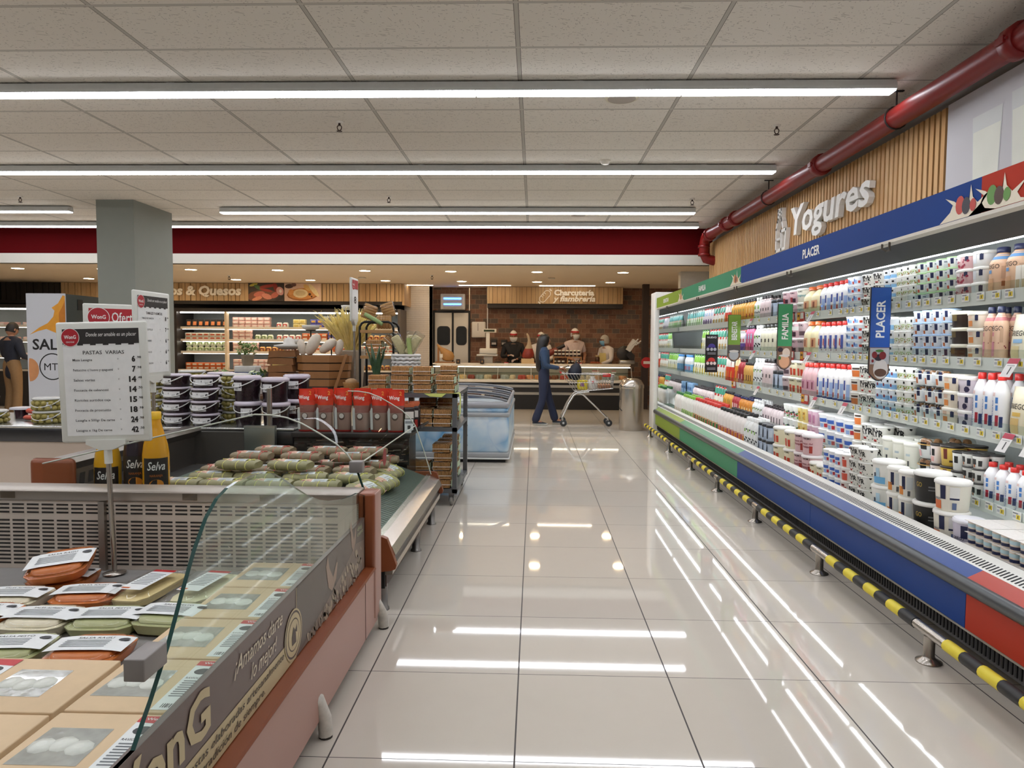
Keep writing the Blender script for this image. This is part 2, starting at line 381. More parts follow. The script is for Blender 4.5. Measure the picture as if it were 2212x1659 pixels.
# ---------------------------------------------------------------- red sprinkler main
t = thing('fire_sprinkler_pipe', 'red fire sprinkler pipe running along the wall under the ceiling', 'pipe')
RP = M('74110f', 0.4, 0, 0.05, 10, spec=0.4)
PX, PZ = 2.70, 3.135
m = MB().tube([(PX, Y0 + 0.02, PZ), (PX, 11.25, PZ), (PX, 11.42, PZ - 0.015), (PX, 11.5, PZ - 0.09), (PX, 11.52, PZ - 0.24), (PX + 0.04, 11.52, PZ - 0.33), (PX + 0.16, 11.52, PZ - 0.36), (2.915, 11.52, PZ - 0.36)], 0.078, 14)
m.build('main_pipe', RP, t)
for y in (4.15, 6.9, 9.75, 10.2, 11.15):
    q = MB().lathe([(0.082, -0.05), (0.1, -0.045), (0.1, 0.045), (0.082, 0.05)], 14, (PX, y, PZ), ax='y')
    for s in (-1, 1): q.box(PX + s * 0.1 - 0.012, PX + s * 0.1 + 0.012, y - 0.035, y + 0.035, PZ - 0.02, PZ + 0.02).tube([(PX + s * 0.1, y - 0.05, PZ), (PX + s * 0.1, y + 0.05, PZ)], 0.008, 6)
    q.build('grooved_coupling', RP, t)
for y in (3.05, 5.5, 8.4):
    q = MB().tube([(PX + 0.085 * math.cos(a), y, PZ + 0.085 * math.sin(a)) for a in [PI * k / 8 for k in range(17)]], 0.006, 6)
    q.tube([(PX, y, PZ + 0.08), (PX, y, HC - 0.002)], 0.006, 6).box(PX - 0.05, PX + 0.05, y - 0.012, y + 0.012, HC - 0.008, HC)
    q.build('hanger', M('2d2624', 0.5, 0.5), t)
for z in (PZ - 0.14, PZ - 0.27): MB().lathe([(0.08, -0.02), (0.096, -0.018), (0.096, 0.018), (0.08, 0.02)], 14, (PX if z > 2.9 else PX + 0.005, 11.515, z)).build('flange', RP, t)
# ---------------------------------------------------------------- wood slat wall above the dairy case
t = thing('slatted_wall_panel', 'light oak slatted panel high on the wall behind white lettering', 'wall panel', (2.92, 0, 0))
MB().box(-0.03, -0.001, 5.14, 11.84, 2.3, 3.09).build('backing_board', M('281c13', 0.9), t)
sl = MB(); y = 5.14
while y < 11.8:
    sl.box(-0.055, -0.03, y, y + 0.047, 2.3, 3.09); y += 0.072
o = sl.build('slats', MWR, t)
# glasses of milk photograph panel
t = thing('wall_photograph_panel', 'large wall photograph of two glasses of milk on pale cloth', 'photograph', (2.92, 0, 0))
MB().box(-0.05, -0.002, 1.5, 5.12, 2.3, 3.1).build('board', M('c6c4c8', 0.6, 0, 0.05, 1.5), t)
q = MB(); f = lambda y, z: (-0.0515, y, z)
for yc, zb, h, w in ((4.68, 2.42, 0.5, 0.3), (4.28, 2.40, 0.56, 0.34)):
    q.poly([f(yc + w * 0.42, zb), f(yc - w * 0.42, zb), f(yc - w / 2, zb + h), f(yc + w / 2, zb + h)], 0)
    q.add([(-0.052, a, b) for a, b in ((yc + w * 0.4, zb + 0.02), (yc - w * 0.4, zb + 0.02), (yc - w * 0.46, zb + h * 0.8), (yc + w * 0.46, zb + h * 0.8))], [(0, 1, 2, 3)], 1)
for yc, zb in ((4.9, 2.31), (4.6, 2.31)): q.poly([(-0.0516, yc, zb), (-0.0516, yc - 0.012, zb), (-0.0516, yc - 0.2, zb + 0.2), (-0.0516, yc - 0.188, zb + 0.2)], 2)
q.poly([(-0.0516, 3.9, 2.55), (-0.0516, 3.0, 2.45), (-0.0516, 3.0, 2.6), (-0.0516, 3.9, 2.68)], 3)
q.build('picture', [M('cfd1cf', 0.5, 0, 0.05, 4), M('dfe0d4', 0.5, 0, 0.06, 5), M('5d5f66', 0.6), M('6d6256', 0.6)], t)
# Yogures sign
t = thing('wall_lettering', 'raised white Yogures lettering with bottle icon on oak slats', 'sign', (2.86, 0, 0))
WL = M('e6e4de', 0.45)
fy = face((0, 7.0, 2.50), (0, -1, 0), (0, 0, 1))
MB().text('Yogures', 0.30, face((0, 7.05, 2.63), (0, -1, 0), (0, 0, 1)), 0, 1.85, 0.03, 0.12, 'c', 0.05).build('letters', WL, t)
q = MB(); fr = lambda y, z: (y, z)
def bar(y0, z0, y1, z1, w=0.017):
    a = Vector((y0, z0)); b_ = Vector((y1, z1)); d = (b_ - a).normalized(); n = Vector((-d.y, d.x)) * w; a = a - d * w * .8; b_ = b_ + d * w * .8
    q.prism([tuple(a - n), tuple(b_ - n), tuple(b_ + n), tuple(a + n)], 'x', -0.05, 0.0)
bt = [(8.44, 2.52), (8.44, 2.77), (8.40, 2.85), (8.38, 2.88), (8.38, 2.98), (8.28, 2.98), (8.28, 2.88), (8.26, 2.85), (8.22, 2.77)]
for i in range(len(bt) - 1): bar(*bt[i], *bt[i + 1])
bar(8.44, 2.52, 8.18, 2.52); bar(8.38, 2.93, 8.28, 2.93, .012); bar(8.26, 2.52, 8.28, 2.73); bar(8.28, 2.73, 8.12, 2.73); bar(8.12, 2.73, 8.15, 2.52); bar(8.44, 2.65, 8.28, 2.65, .012)
q.build('bottle_icon', WL, t)
BLOCKS = [
(1, 9.844, 10.907, 8, 1, 1, 0.252, 'pouch_t', 'teal and green yogurt pouch'),
(1, 9.325, 9.817, 4, 1, 1, 0.251, 'pouch_p', 'purple and white yogurt pouch'),
(1, 8.771, 9.301, 4, 1, 1, 0.261, 'pouch_teal', 'white yogurt pouch with teal top'),
(1, 8.378, 8.75, 3, 1, 1, 0.258, 'pouch_red', 'red and orange yogurt pouch'),
(1, 7.807, 8.338, 6, 1, 1, 0.249, 'bot_yel', 'golden yogurt bottle with dark cap'),
(1, 7.494, 7.79, 3, 1, 2, 0.245, 'bot_orange', 'orange yogurt bottle with black cap'),
(1, 7.294, 7.494, 2, 1, 2, 0.257, 'bot_leaf', 'white yogurt bottle with green leaf'),
(1, 6.993, 7.294, 4, 1, 2, 0.239, 'bot_pink', 'pale pink slim yogurt bottle'),
(1, 6.704, 6.993, 2, 1, 2, 0.144, 'jar_blue', 'pale blue yogurt jar with black lid'),
(1, 6.346, 6.691, 2, 2, 2, 0.141, 'buck_pink', 'pink yogurt bucket with berries'),
(1, 6.149, 6.346, 1, 2, 2, 0.139, 'buck_white', 'white yogurt bucket with script'),
(1, 5.809, 6.149, 2, 1, 2, 0.251, 'jug_cream', 'cream yogurt jug with orange cap'),
(1, 5.302, 5.8, 5, 1, 2, 0.262, 'bot_white', 'white yogurt bottle with red cap'),
(1, 5.113, 5.294, 2, 4, 1, 0.072, 'cup_blue', 'small white cup with blue print'),
(1, 4.773, 5.105, 2, 3, 2, 0.084, 'skyr', 'white and black skyr cup'),
(1, 4.602, 4.767, 2, 4, 1, 0.074, 'cup_bdot', 'white cup with blue base'),
(1, 4.373, 4.602, 3, 4, 1, 0.074, 'cup_speck', 'white cup with green speckles'),
(1, 3.961, 4.368, 4, 4, 2, 0.063, 'cup_gnav', 'cup with green lid and navy tag'),
(1, 3.815, 3.956, 1, 3, 2, 0.076, 'tub_pink', 'pink tub with berries and white lid'),
(1, 3.698, 3.815, 1, 3, 2, 0.074, 'tub_wg', 'pale tub with green lid line'),
(1, 3.449, 3.705, 2, 1, 2, 0.265, 'bot_peach', 'tall peach bottle with blue shoulder'),
(1, 3.372, 3.449, 2, 1, 1, 0.089, 'carton', 'small cream carton'),
(2, 9.639, 9.99, 3, 1, 1, 0.244, 'pouch_lime', 'lime and white yogurt pouch'),
(2, 8.391, 9.613, 9, 1, 1, 0.248, 'pouch_teal', 'white yogurt pouch with teal top'),
(2, 7.855, 8.371, 5, 1, 1, 0.202, 'bot_purp', 'yogurt bottle with purple sleeve'),
(2, 7.573, 7.838, 3, 1, 2, 0.252, 'bot_magenta', 'pink and blue yogurt bottle'),
(2, 7.339, 7.573, 2, 1, 2, 0.259, 'bot_cow', 'cow print yogurt bottle'),
(2, 6.888, 7.324, 4, 1, 2, 0.242, 'bot_cream', 'cream slim yogurt bottle'),
(2, 6.732, 6.888, 1, 1, 2, 0.138, 'jar_tan', 'tan yogurt jar with black lid'),
(2, 6.362, 6.72, 2, 2, 2, 0.141, 'buck_pink', 'pink yogurt bucket with berries'),
(2, 6.165, 6.362, 1, 2, 2, 0.135, 'buck_pink2', 'greyish pink yogurt bucket'),
(2, 5.873, 6.165, 2, 1, 2, 0.237, 'jug_cream', 'cream yogurt jug with orange cap'),
(2, 5.373, 5.864, 5, 1, 1, 0.221, 'bot_berry', 'berry printed yogurt bottle with red cap'),
(2, 5.122, 5.358, 2, 5, 1, 0.069, 'cup_blue', 'small white cup with blue print'),
(2, 4.815, 5.114, 2, 3, 2, 0.085, 'skyr', 'white and black skyr cup'),
(2, 4.648, 4.808, 2, 3, 1, 0.074, 'cup_bdot', 'white cup with blue base'),
(2, 4.426, 4.648, 3, 3, 2, 0.071, 'cup_speck', 'white cup with green speckles'),
(2, 4.019, 4.426, 4, 4, 2, 0.064, 'cup_bnav', 'cup with blue lid and navy tag'),
(2, 3.87, 4.019, 1, 3, 2, 0.075, 'tub_dark', 'dark chocolate tub with cream lid'),
(2, 3.739, 3.866, 1, 3, 2, 0.072, 'tub_peach', 'peach tub with cream lid'),
(2, 3.585, 3.739, 2, 1, 2, 0.278, 'bot_rose', 'tall peach bottle with rose shoulder'),
(2, 3.421, 3.581, 1, 1, 2, 0.193, 'bag_blue', 'pillow bag of yogurt with blue spot'),
(2, 3.303, 3.417, 1, 1, 1, 0.154, 'bag_blue', 'pillow bag of yogurt with blue spot'),
(3, 10.582, 11.04, 5, 1, 1, 0.241, 'bot_bluew', 'blue and white yogurt bottle'),
(3, 9.641, 10.551, 7, 1, 1, 0.251, 'pouch_lime', 'lime and white yogurt pouch'),
(3, 8.811, 9.615, 6, 1, 1, 0.26, 'pouch_teal', 'white yogurt pouch with teal top'),
(3, 8.458, 8.789, 3, 1, 1, 0.254, 'pouch_red', 'red and orange yogurt pouch'),
(3, 8.188, 8.438, 2, 1, 1, 0.234, 'pouch_or', 'orange yogurt pouch'),
(3, 7.952, 8.169, 2, 1, 1, 0.238, 'bot_red', 'slim red yogurt bottle'),
(3, 7.615, 7.952, 4, 1, 2, 0.204, 'bot_gold', 'gold yogurt bottle with black cap'),
(3, 7.305, 7.599, 3, 1, 2, 0.278, 'bot_cow', 'cow print yogurt bottle'),
(3, 7.007, 7.305, 3, 1, 2, 0.253, 'bot_pink', 'pale pink slim yogurt bottle'),
(3, 6.757, 7.007, 2, 1, 1, 0.149, 'jar_blue', 'pale blue yogurt jar with black lid'),
(3, 6.596, 6.757, 1, 2, 1, 0.14, 'buck_pink2', 'greyish pink yogurt bucket'),
(3, 6.221, 6.596, 2, 2, 2, 0.134, 'buck_straw', 'cream yogurt bucket with strawberries'),
(3, 5.915, 6.221, 3, 1, 2, 0.247, 'jug_pink', 'pink yogurt jug with red cap'),
(3, 5.308, 5.905, 6, 1, 2, 0.25, 'bot_white', 'white yogurt bottle with red cap'),
(3, 5.164, 5.3, 1, 3, 1, 0.113, 'cup_orange', 'white cup with orange fruit'),
(3, 4.919, 5.157, 2, 3, 2, 0.092, 'skyr', 'white and black skyr cup'),
(3, 4.637, 4.913, 3, 4, 2, 0.069, 'cup_cherry', 'pale blue cup with cherries'),
(3, 4.434, 4.637, 2, 4, 2, 0.068, 'cup_speck', 'white cup with green speckles'),
(3, 4.105, 4.428, 3, 3, 2, 0.117, 'dome', 'clear domed cup with cereal'),
(3, 3.958, 4.105, 1, 3, 2, 0.079, 'tub_peach', 'peach tub with cream lid'),
(3, 3.838, 3.958, 1, 3, 2, 0.077, 'tub_blueb', 'lilac blueberry tub with white lid'),
(3, 3.587, 3.838, 3, 1, 2, 0.258, 'bot_griego', 'blue lettered tall bottle with red cap'),
(3, 3.442, 3.587, 1, 1, 2, 0.198, 'bag_gold', 'pillow bag of yogurt with gold spot'),
(3, 3.318, 3.439, 1, 1, 1, 0.19, 'bag_pink', 'pillow bag of yogurt with pink spot'),
(4, 10.71, 11.05, 2, 2, 1, 0.094, 'pack_blue', 'blue yogurt multipack'),
(4, 9.56, 10.678, 12, 1, 2, 0.166, 'bot_mini', 'mini pink yogurt bottle'),
(4, 8.995, 9.535, 4, 1, 1, 0.219, 'pouch_teal', 'white yogurt pouch with teal top'),
(4, 8.594, 8.973, 4, 1, 1, 0.196, 'bot_yel', 'golden yogurt bottle with dark cap'),
(4, 8.302, 8.574, 3, 1, 1, 0.188, 'bot_berryc', 'crimson berry yogurt bottle'),
(4, 7.807, 8.283, 5, 1, 2, 0.179, 'bot_orn', 'orange yogurt bottle with navy cap'),
(4, 7.442, 7.79, 4, 1, 2, 0.185, 'bot_cow', 'cow print yogurt bottle'),
(4, 6.846, 7.427, 7, 1, 2, 0.159, 'bot_mini', 'mini pink yogurt bottle'),
(4, 6.473, 6.833, 3, 2, 2, 0.109, 'cup_fruit', 'white cup with mixed fruit'),
(4, 6.242, 6.461, 2, 2, 1, 0.112, 'cup_yel', 'yellow printed yogurt cup'),
(4, 6.028, 6.232, 2, 2, 1, 0.108, 'cup_pinkp', 'pink printed yogurt cup'),
(4, 5.363, 6.018, 4, 2, 2, 0.104, 'cup_bluel', 'white cup with blue lettering'),
(4, 5.234, 5.355, 1, 3, 1, 0.097, 'cup_orange', 'white cup with orange fruit'),
(4, 4.921, 5.227, 2, 2, 2, 0.106, 'skyr', 'white and black skyr cup'),
(4, 4.498, 4.915, 3, 1, 2, 0.16, 'buck_plain', 'plain white yogurt bucket'),
(4, 4.316, 4.493, 1, 2, 2, 0.104, 'dome_gold', 'cup with clear dome and gold rim'),
(4, 4.223, 4.311, 1, 2, 2, 0.095, 'cup_pinkb', 'pink white cup with black lid'),
(4, 4.093, 4.223, 1, 2, 2, 0.098, 'cup_ylb', 'yellow cup with black lid'),
(4, 3.997, 4.093, 1, 2, 2, 0.09, 'cup_wlb', 'white cup with black lid'),
(4, 3.825, 3.997, 2, 3, 2, 0.062, 'cup_bw', 'black and white yogurt cup'),
(4, 3.383, 3.802, 5, 1, 2, 0.165, 'bot_griego', 'blue lettered short bottle with red cap'),
(5, 10.659, 11.05, 2, 1, 1, 0.289, 'pack_six', 'dark green and white bottle pack'),
(5, 10.15, 10.623, 4, 1, 2, 0.313, 'bot_milk_dg', 'milky bottle with dark green cap'),
(5, 9.429, 10.117, 6, 1, 2, 0.307, 'bot_milk_g', 'milky bottle with green cap'),
(5, 8.174, 9.402, 10, 1, 2, 0.311, 'bot_milk_r', 'milky bottle with red cap'),
(5, 7.136, 8.154, 8, 1, 2, 0.301, 'bot_milk_k', 'milky bottle with black cap'),
(5, 6.703, 7.12, 4, 1, 2, 0.294, 'bot_cow', 'cow print yogurt bottle'),
(5, 6.358, 6.689, 3, 2, 1, 0.141, 'jar_blue', 'pale blue yogurt jar with black lid'),
(5, 5.807, 6.333, 2, 2, 1, 0.147, 'buck_straw', 'cream yogurt bucket with strawberries'),
(5, 5.462, 5.796, 2, 2, 1, 0.155, 'buck_pinkt', 'tall pink yogurt bucket with script'),
(5, 5.19, 5.453, 2, 1, 1, 0.126, 'buck_straw', 'cream yogurt bucket with strawberries'),
(5, 4.884, 5.181, 3, 3, 2, 0.086, 'cup_bluel', 'white cup with blue lettering'),
(5, 4.776, 4.876, 1, 3, 1, 0.089, 'cup_straw', 'red strawberry yogurt cup'),
(5, 4.522, 4.769, 2, 4, 2, 0.085, 'skyr', 'white and black skyr cup'),
(5, 4.272, 4.51, 1, 2, 1, 0.15, 'buck_drop', 'white yogurt bucket with blue drop'),
(5, 4.008, 4.266, 2, 2, 1, 0.146, 'buck_og', 'white bucket with orange and green label'),
(5, 3.802, 4.003, 1, 2, 1, 0.159, 'buck_black', 'black yogurt bucket with gold rim'),
(5, 3.617, 3.798, 1, 2, 1, 0.155, 'buck_peach', 'white bucket with navy tag and peach'),
(5, 3.46, 3.613, 1, 1, 1, 0.153, 'buck_blueb', 'lilac bucket with blueberry label'),
(5, 2.905, 3.456, 3, 3, 2, 0.065, 'sixpack', 'six cup yogurt pack with foil top')]
# ================================================================ refrigerated dairy case
CY0, CY1 = 1.3, 11.08
GRN, TEA, BLU, ORA = '89a038', '429069', '173f86', 'b23520'
SEG = ((CY0, 3.1, ORA), (3.1, 6.6, BLU), (6.6, 9.22, TEA), (9.22, CY1, GRN))
SEGN = {ORA: 'orange', BLU: 'blue', TEA: 'teal green', GRN: 'light green'}
case = thing('dairy_display_case', 'long refrigerated dairy case with blue, green and orange panels', 'refrigerated case', (0, 0, 0))
for a, b_, c in SEG:
    n = max(1, round((b_ - a) / 1.9)); L = (b_ - a) / n
    for i in range(n):
        o = MB().box(1.90, 1.93, a + L * i + 0.002, a + L * (i + 1) - 0.002, 0.186, 0.352).build('front_panel', M(c, 0.45, 0, 0.03, 4, spec=0.25), case)
    MB().prism([(1.885, 0.405), (1.968, 0.446), (1.968, 0.436), (1.885, 0.39)], 'y', a, b_).build('top_ledge', M(c, 0.35, 0, 0.03, 4), case)
    MB().box(1.89, 1.915, a, b_, 1.988, 2.142).build('header_fascia', M(c, 0.6, 0, 0.03, 4, spec=0.15), case)
MB().prism([(1.935, 0.186), (1.935, 0.09), (1.99, 0.05), (2.85, 0.05), (2.85, 0.398), (2.06, 0.398), (1.97, 0.39), (1.93, 0.36)], 'y', CY0, CY1).build('base', M('4b4a4a', 0.6), case)
q = MB(); y = CY0 + 0.02
while y < CY1: q.box(1.929, 1.936, y, y + 0.012, 0.105, 0.172); y += 0.028
q.build('kick_grille', M('161616', 0.6), case)
MB().box(1.9, 1.935, CY0, CY1, 0.176, 0.187).build('panel_trim', steel('c9c4b8', 0.35), case)
MB().prism([(1.935, 0.352), (1.882, 0.352), (1.868, 0.365), (1.866, 0.392), (1.876, 0.41), (1.9, 0.414)], 'y', CY0, CY1, 0, True).build('bumper_rail', M('55585a', 0.35, 0.4), case)
q = MB().prism([(1.968, 0.446), (2.06, 0.484), (2.07, 0.48), (2.07, 0.44), (1.968, 0.43)], 'y', CY0, CY1, 0)
y = CY0 + 0.01; u = Vector((2.06 - 1.968, 0, 0.484 - 0.446)).normalized()
while y < CY1:
    for s0, s1 in ((0.012, 0.058),):
        a = Vector((1.968, y, 0.4468)) + u * s0; b_ = Vector((1.968, y, 0.4468)) + u * s1
        q.quad(tuple(a), tuple(b_), (b_.x, y + 0.011, b_.z), (a.x, y + 0.011, a.z), 1)
    y += 0.0235
q.build('air_grille', [M('dcdad2', 0.4), M('1c1c1c', 0.7)], case)
MB().box(2.07, 2.83, CY0, CY1, 0.40, 0.415).build('deck', M('d9dad6', 0.5), case)
MB().box(2.80, 2.85, CY0, CY1, 0.40, 2.12).build('back_wall', M('b9bfbd', 0.5), case)
MB().box(1.87, 2.9, CY1 + 0.03, 11.5, 0, 2.24, 0, 0.01).build('end_panel', M('e8e6e0', 0.4), case)
MB().box(1.935, 2.85, CY1 + 0.005, CY1 + 0.03, 0.41, 2.0).build('end_mirror', M('e2e6e6', 0.02, 1.0, 0.0), case)
MB().box(1.915, 2.9, CY0, CY1, 2.05, 2.12).build('canopy', M('cfccc4', 0.5), case)
MB().prism([(1.888, 1.988), (1.888, 1.972), (1.93, 1.966), (1.93, 1.988)], 'y', CY0, CY1).build('canopy_trim', M('d9d3c6', 0.4), case)
MB().prism([(1.93, 1.985), (2.2, 1.925), (2.2, 1.99), (1.93, 2.05)], 'y', CY0, CY1).build('canopy_underside', M('3c3b3a', 0.6), case)
MB().prism([(2.2, 1.927), (2.222, 1.922), (2.222, 1.95), (2.2, 1.955)], 'y', CY0 + .1, CY1 - .1).build('canopy_light', EM('f4f8ff', CASE), case)
SH = {1: (2.24, 1.652), 2: (2.26, 1.324), 3: (2.28, 0.965), 4: (2.335, 0.587)}
RAILM = M('dde6df', 0.25, 0, 0.03, 20)
for k, (sx, sz) in SH.items():
    s = MB().box(sx + 0.01, 2.8, CY0, CY1, sz, sz + 0.022).build('shelf', M('dfe0dc', 0.4), case)
    MB().prism([(sx + .004, sz - 0.02), (sx - 0.006, sz + 0.045), (sx - 0.002, sz + 0.045), (sx + 0.012, sz + 0.0), (sx + 0.012, sz - 0.02)], 'y', CY0, CY1).build('price_rail', RAILM, s)
    y = CY0 + 0.1
    while y < CY1 - 0.2:
        ye = min(y + 1.16, CY1 - 0.05)
        MB().prism([(sx + 0.02, sz - 0.001), (sx + 0.02, sz - 0.012), (sx + 0.05, sz - 0.012), (sx + 0.05, sz - 0.001)], 'y', y, ye).build('shelf_light', EM('f4f8ff', CASE), s)
        y += 1.22
    MB().box(sx + 0.006, sx + 0.009, CY0, CY1, sz + 0.03, sz + 0.085).build('product_fence', GL('f2f6f4', 0.6), s)
# header graphics
def fs(s, y, z, h, w, m=0, mb=None, b_=0.04): return (mb or MB()).text(s, h, FX(1.8885, y, z), m, w, b_)
for s, y, z, h, w, c in (('PLACER', 4.95, 2.035, 0.062, 0.3, 'blue'), ('FAMILIA', 8.1, 2.035, 0.062, 0.33, 'teal'), ('BIENESTAR', 10.3, 2.035, 0.055, 0.4, 'green')):
    fs(s, y, z, h, w).build('header_lettering', M('f1f0ea', 0.5), case)
def splash(y, c1, c2, lab):
    q = MB(); X = 1.8875; R_ = random.Random(int(y * 100))
    pts = [(y + 0.2, 1.99), (y + 0.12, 2.03), (y + 0.1, 2.06), (y + 0.16, 2.10), (y + 0.09, 2.075), (y + 0.05, 2.05), (y + 0.01, 2.04), (y - 0.02, 2.055), (y - 0.03, 2.125), (y - 0.045, 2.07), (y - 0.08, 2.04), (y - 0.16, 2.075), (y - 0.11, 2.03), (y - 0.13, 2.005), (y - 0.2, 1.99)]
    c = (X, y, 1.99)
    for i in range(len(pts) - 1): q.add([c, (X, *pts[i]), (X, *pts[i + 1])], [(0, 1, 2)], 0)
    for k, (dy, dz, r, m) in enumerate(((0.045, 2.05, 0.033, 1), (0.0, 2.04, 0.03, 2), (-0.05, 2.035, 0.022, 1))):
        q.add([(X - 0.0006 * (k + 1), y + dy + r * math.cos(a), dz + r * 1.25 * math.sin(a)) for a in [2 * PI * i / 14 for i in range(14)]], [tuple(range(14))[::-1]], m)
    q.build('milk_splash_print', [M('e9dec8', 0.5), M(c1, 0.5), M(c2, 0.5)], case)
splash(3.2, 'c23b2e', '2d2a35', ''); splash(2.98, '5d8f3c', '4a2a1c', ''); splash(6.75, 'c98a4a', '7a3a33', ''); splash(9.25, 'd9a678', 'c08a5c', '')
for y in (3.9, 5.35, 6.75, 8.3, 10.2):
    q = MB().tube([(1.885, y + 0.04, 1.975), (1.885, y + 0.04, 1.95), (1.9, y + 0.02, 1.935), (1.9, y - 0.02, 1.935), (1.885, y - 0.04, 1.95), (1.885, y - 0.04, 1.975)], 0.006, 6)
    q.build('curtain_hook', M('4a4238', 0.5), case)
# guard rail on the floor with striped sleeves
g = thing('floor_guard_rail', 'low steel guard rail with black and yellow stripes along the dairy case', 'guard rail', (1.79, 0, 0))
SS = steel('b4aea6', 0.25)
MB().tube([(0, 1.4, 0.135), (0, 11.3, 0.135)], 0.024, 12).build('tube', SS, g)
for y in (1.9, 3.17, 4.40, 5.69, 6.88, 8.05, 9.36, 10.9):
    MB().lathe([(0.055, 0), (0.055, 0.006), (0.03, 0.018), (0.024, 0.03), (0.024, 0.12)], 18, (0, y, 0)).build('post', SS, g)
YL, BK = M('e3cf3a', 0.5), M('232323', 0.5)
y = 1.45; k = 0
PO = (1.9, 3.17, 4.40, 5.69, 6.88, 8.05, 9.36, 10.9)
stripes = []
while y < 11.25:
    if all(abs(y + 0.06 - p) > 0.085 for p in PO): stripes.append((y, k))
    y += 0.122; k += 1
for y, k in stripes: MB().tube([(0, y, 0.135), (0, y + 0.121, 0.135)], 0.0265, 12).build('striped_sleeve', BK if k % 2 else YL, g)
# ---------------------------------------------------------------- blade signs hanging out of the shelves
def blade(x, y, z0, z1, w, col, txt, lab, pic):
    t = thing('aisle_blade_sign', lab, 'sign', (x, y, z0))
    H = z1 - z0; n = 10
    zc = H * 0.36
    prof = [(-w / 2, H), (-w / 2, 0.05)] + [(-w / 2 + w * i / n, 0.05 - 0.05 * math.sin(PI * i / n)) for i in range(1, n)] + [(w / 2, 0.05), (w / 2, H)]
    MB().prism(prof, 'y', 0.0, 0.012).build('board', M('26262a', 0.5), t)
    MB().quad((-w / 2 + .003, -0.0012, zc), (w / 2 - .003, -0.0012, zc), (w / 2 - .003, -0.0012, H - .003), (-w / 2 + .003, -0.0012, H - .003)).build('colour_field', M(col, 0.4, 0, 0.03, 5), t)
    MB().text(txt, w * 0.42, face((w * 0.2, -0.002, (zc + H) / 2 - 0.01), (0, 0, 1), (-1, 0, 0)), 0, (H - zc) * 0.62, 0.035).build('lettering', M('f2f2ee', 0.5), t)
    q = MB().poly([(a, -0.001, b_) for a, b_ in [(-w / 2 + .003, zc)] + [(-w / 2 + .003 + (w - .006) * i / n, 0.052 - 0.045 * math.sin(PI * i / n)) for i in range(n + 1)] + [(w / 2 - .003, zc)]], 0)
    def el(cx, cz, rx, rz, m, k): q.poly([(cx + rx * math.cos(2 * PI * i / 16), -0.001 - 0.0006 * k, cz + rz * math.sin(2 * PI * i / 16)) for i in range(16)], m)
    pic(q, el, w, zc)
    q.build('picture', [M(c, 0.5) for c in PICC], t)
    MB().box(w / 2 - 0.004, w / 2 + 0.05, -0.004, 0.016, H * 0.6, H * 0.66).build('clip', M('dfe3e2', 0.3), t)
PICC = ['8b6a55', 'd9d3cf', '7d1f26', '2f2330', '4a7a3a', '5f4334', 'e8b48c', 'ead9c8', '56514f', 'b7b9bd', 'e6e0d8']
def pic_berry(q, el, w, zc):
    q.quad((-w * .45, -0.0015, zc * .5), (w * .48, -0.0015, zc * .5), (w * .48, -0.0015, zc - .004), (-w * .45, -0.0015, zc - .004), 9)
    el(0.01, zc * .36, w * .36, zc * .3, 1, 1); el(0.01, zc * .25, w * .3, zc * .12, 5, 2); el(-.005, zc * .70, w * .2, zc * .1, 3, 3)
    el(.02, zc * .76, w * .17, zc * .12, 2, 4); el(-.03, zc * .78, w * .13, zc * .1, 2, 5); el(0.0, zc * .9, w * .2, zc * .04, 4, 6); el(-.04, zc * .6, w * .06, zc * .05, 2, 4)
def pic_glass(q, el, w, zc):
    el(0.0, zc * .36, w * .36, zc * .28, 6, 1); el(0.015, zc * .72, w * .26, zc * .2, 7, 2); el(0.0, zc * .6, w * .37, zc * .05, 10, 3); el(-.035, zc * .85, w * .18, zc * .1, 3, 3); el(-.04, zc * .5, w * .1, zc * .08, 4, 4)
def pic_bowl(q, el, w, zc):
    q.quad((-w * .47, -0.0015, zc * .5), (w * .47, -0.0015, zc * .5), (w * .47, -0.0015, zc - .004), (-w * .47, -0.0015, zc - .004), 8)
    el(0.0, zc * .4, w * .38, zc * .3, 9, 2); el(0.0, zc * .62, w * .38, zc * .07, 10, 3); el(0.0, zc * .64, w * .3, zc * .045, 1, 4)
blade(2.135, 4.45, 1.205, 1.785, 0.125, '2457ad', 'PLACER', 'tall blue blade sign reading PLACER over a berry dessert picture', pic_berry)
blade(2.13, 6.1, 1.215, 1.775, 0.125, '3c9a63', 'FAMILIA', 'tall green blade sign reading FAMILIA over a glass of pink drink', pic_glass)
blade(2.15, 7.7, 1.245, 1.75, 0.135, '7da53c', 'BIENESTAR', 'light green blade sign reading BIENESTAR over a white bowl', pic_bowl)
t = thing('aisle_blade_sign', 'orange blade sign cut by the edge of the photo', 'sign', (2.18, 2.83, 1.2))
MB().box(-0.065, 0.065, 0, 0.012, 0, 0.6).build('board', M('b84a33', 0.45), t)
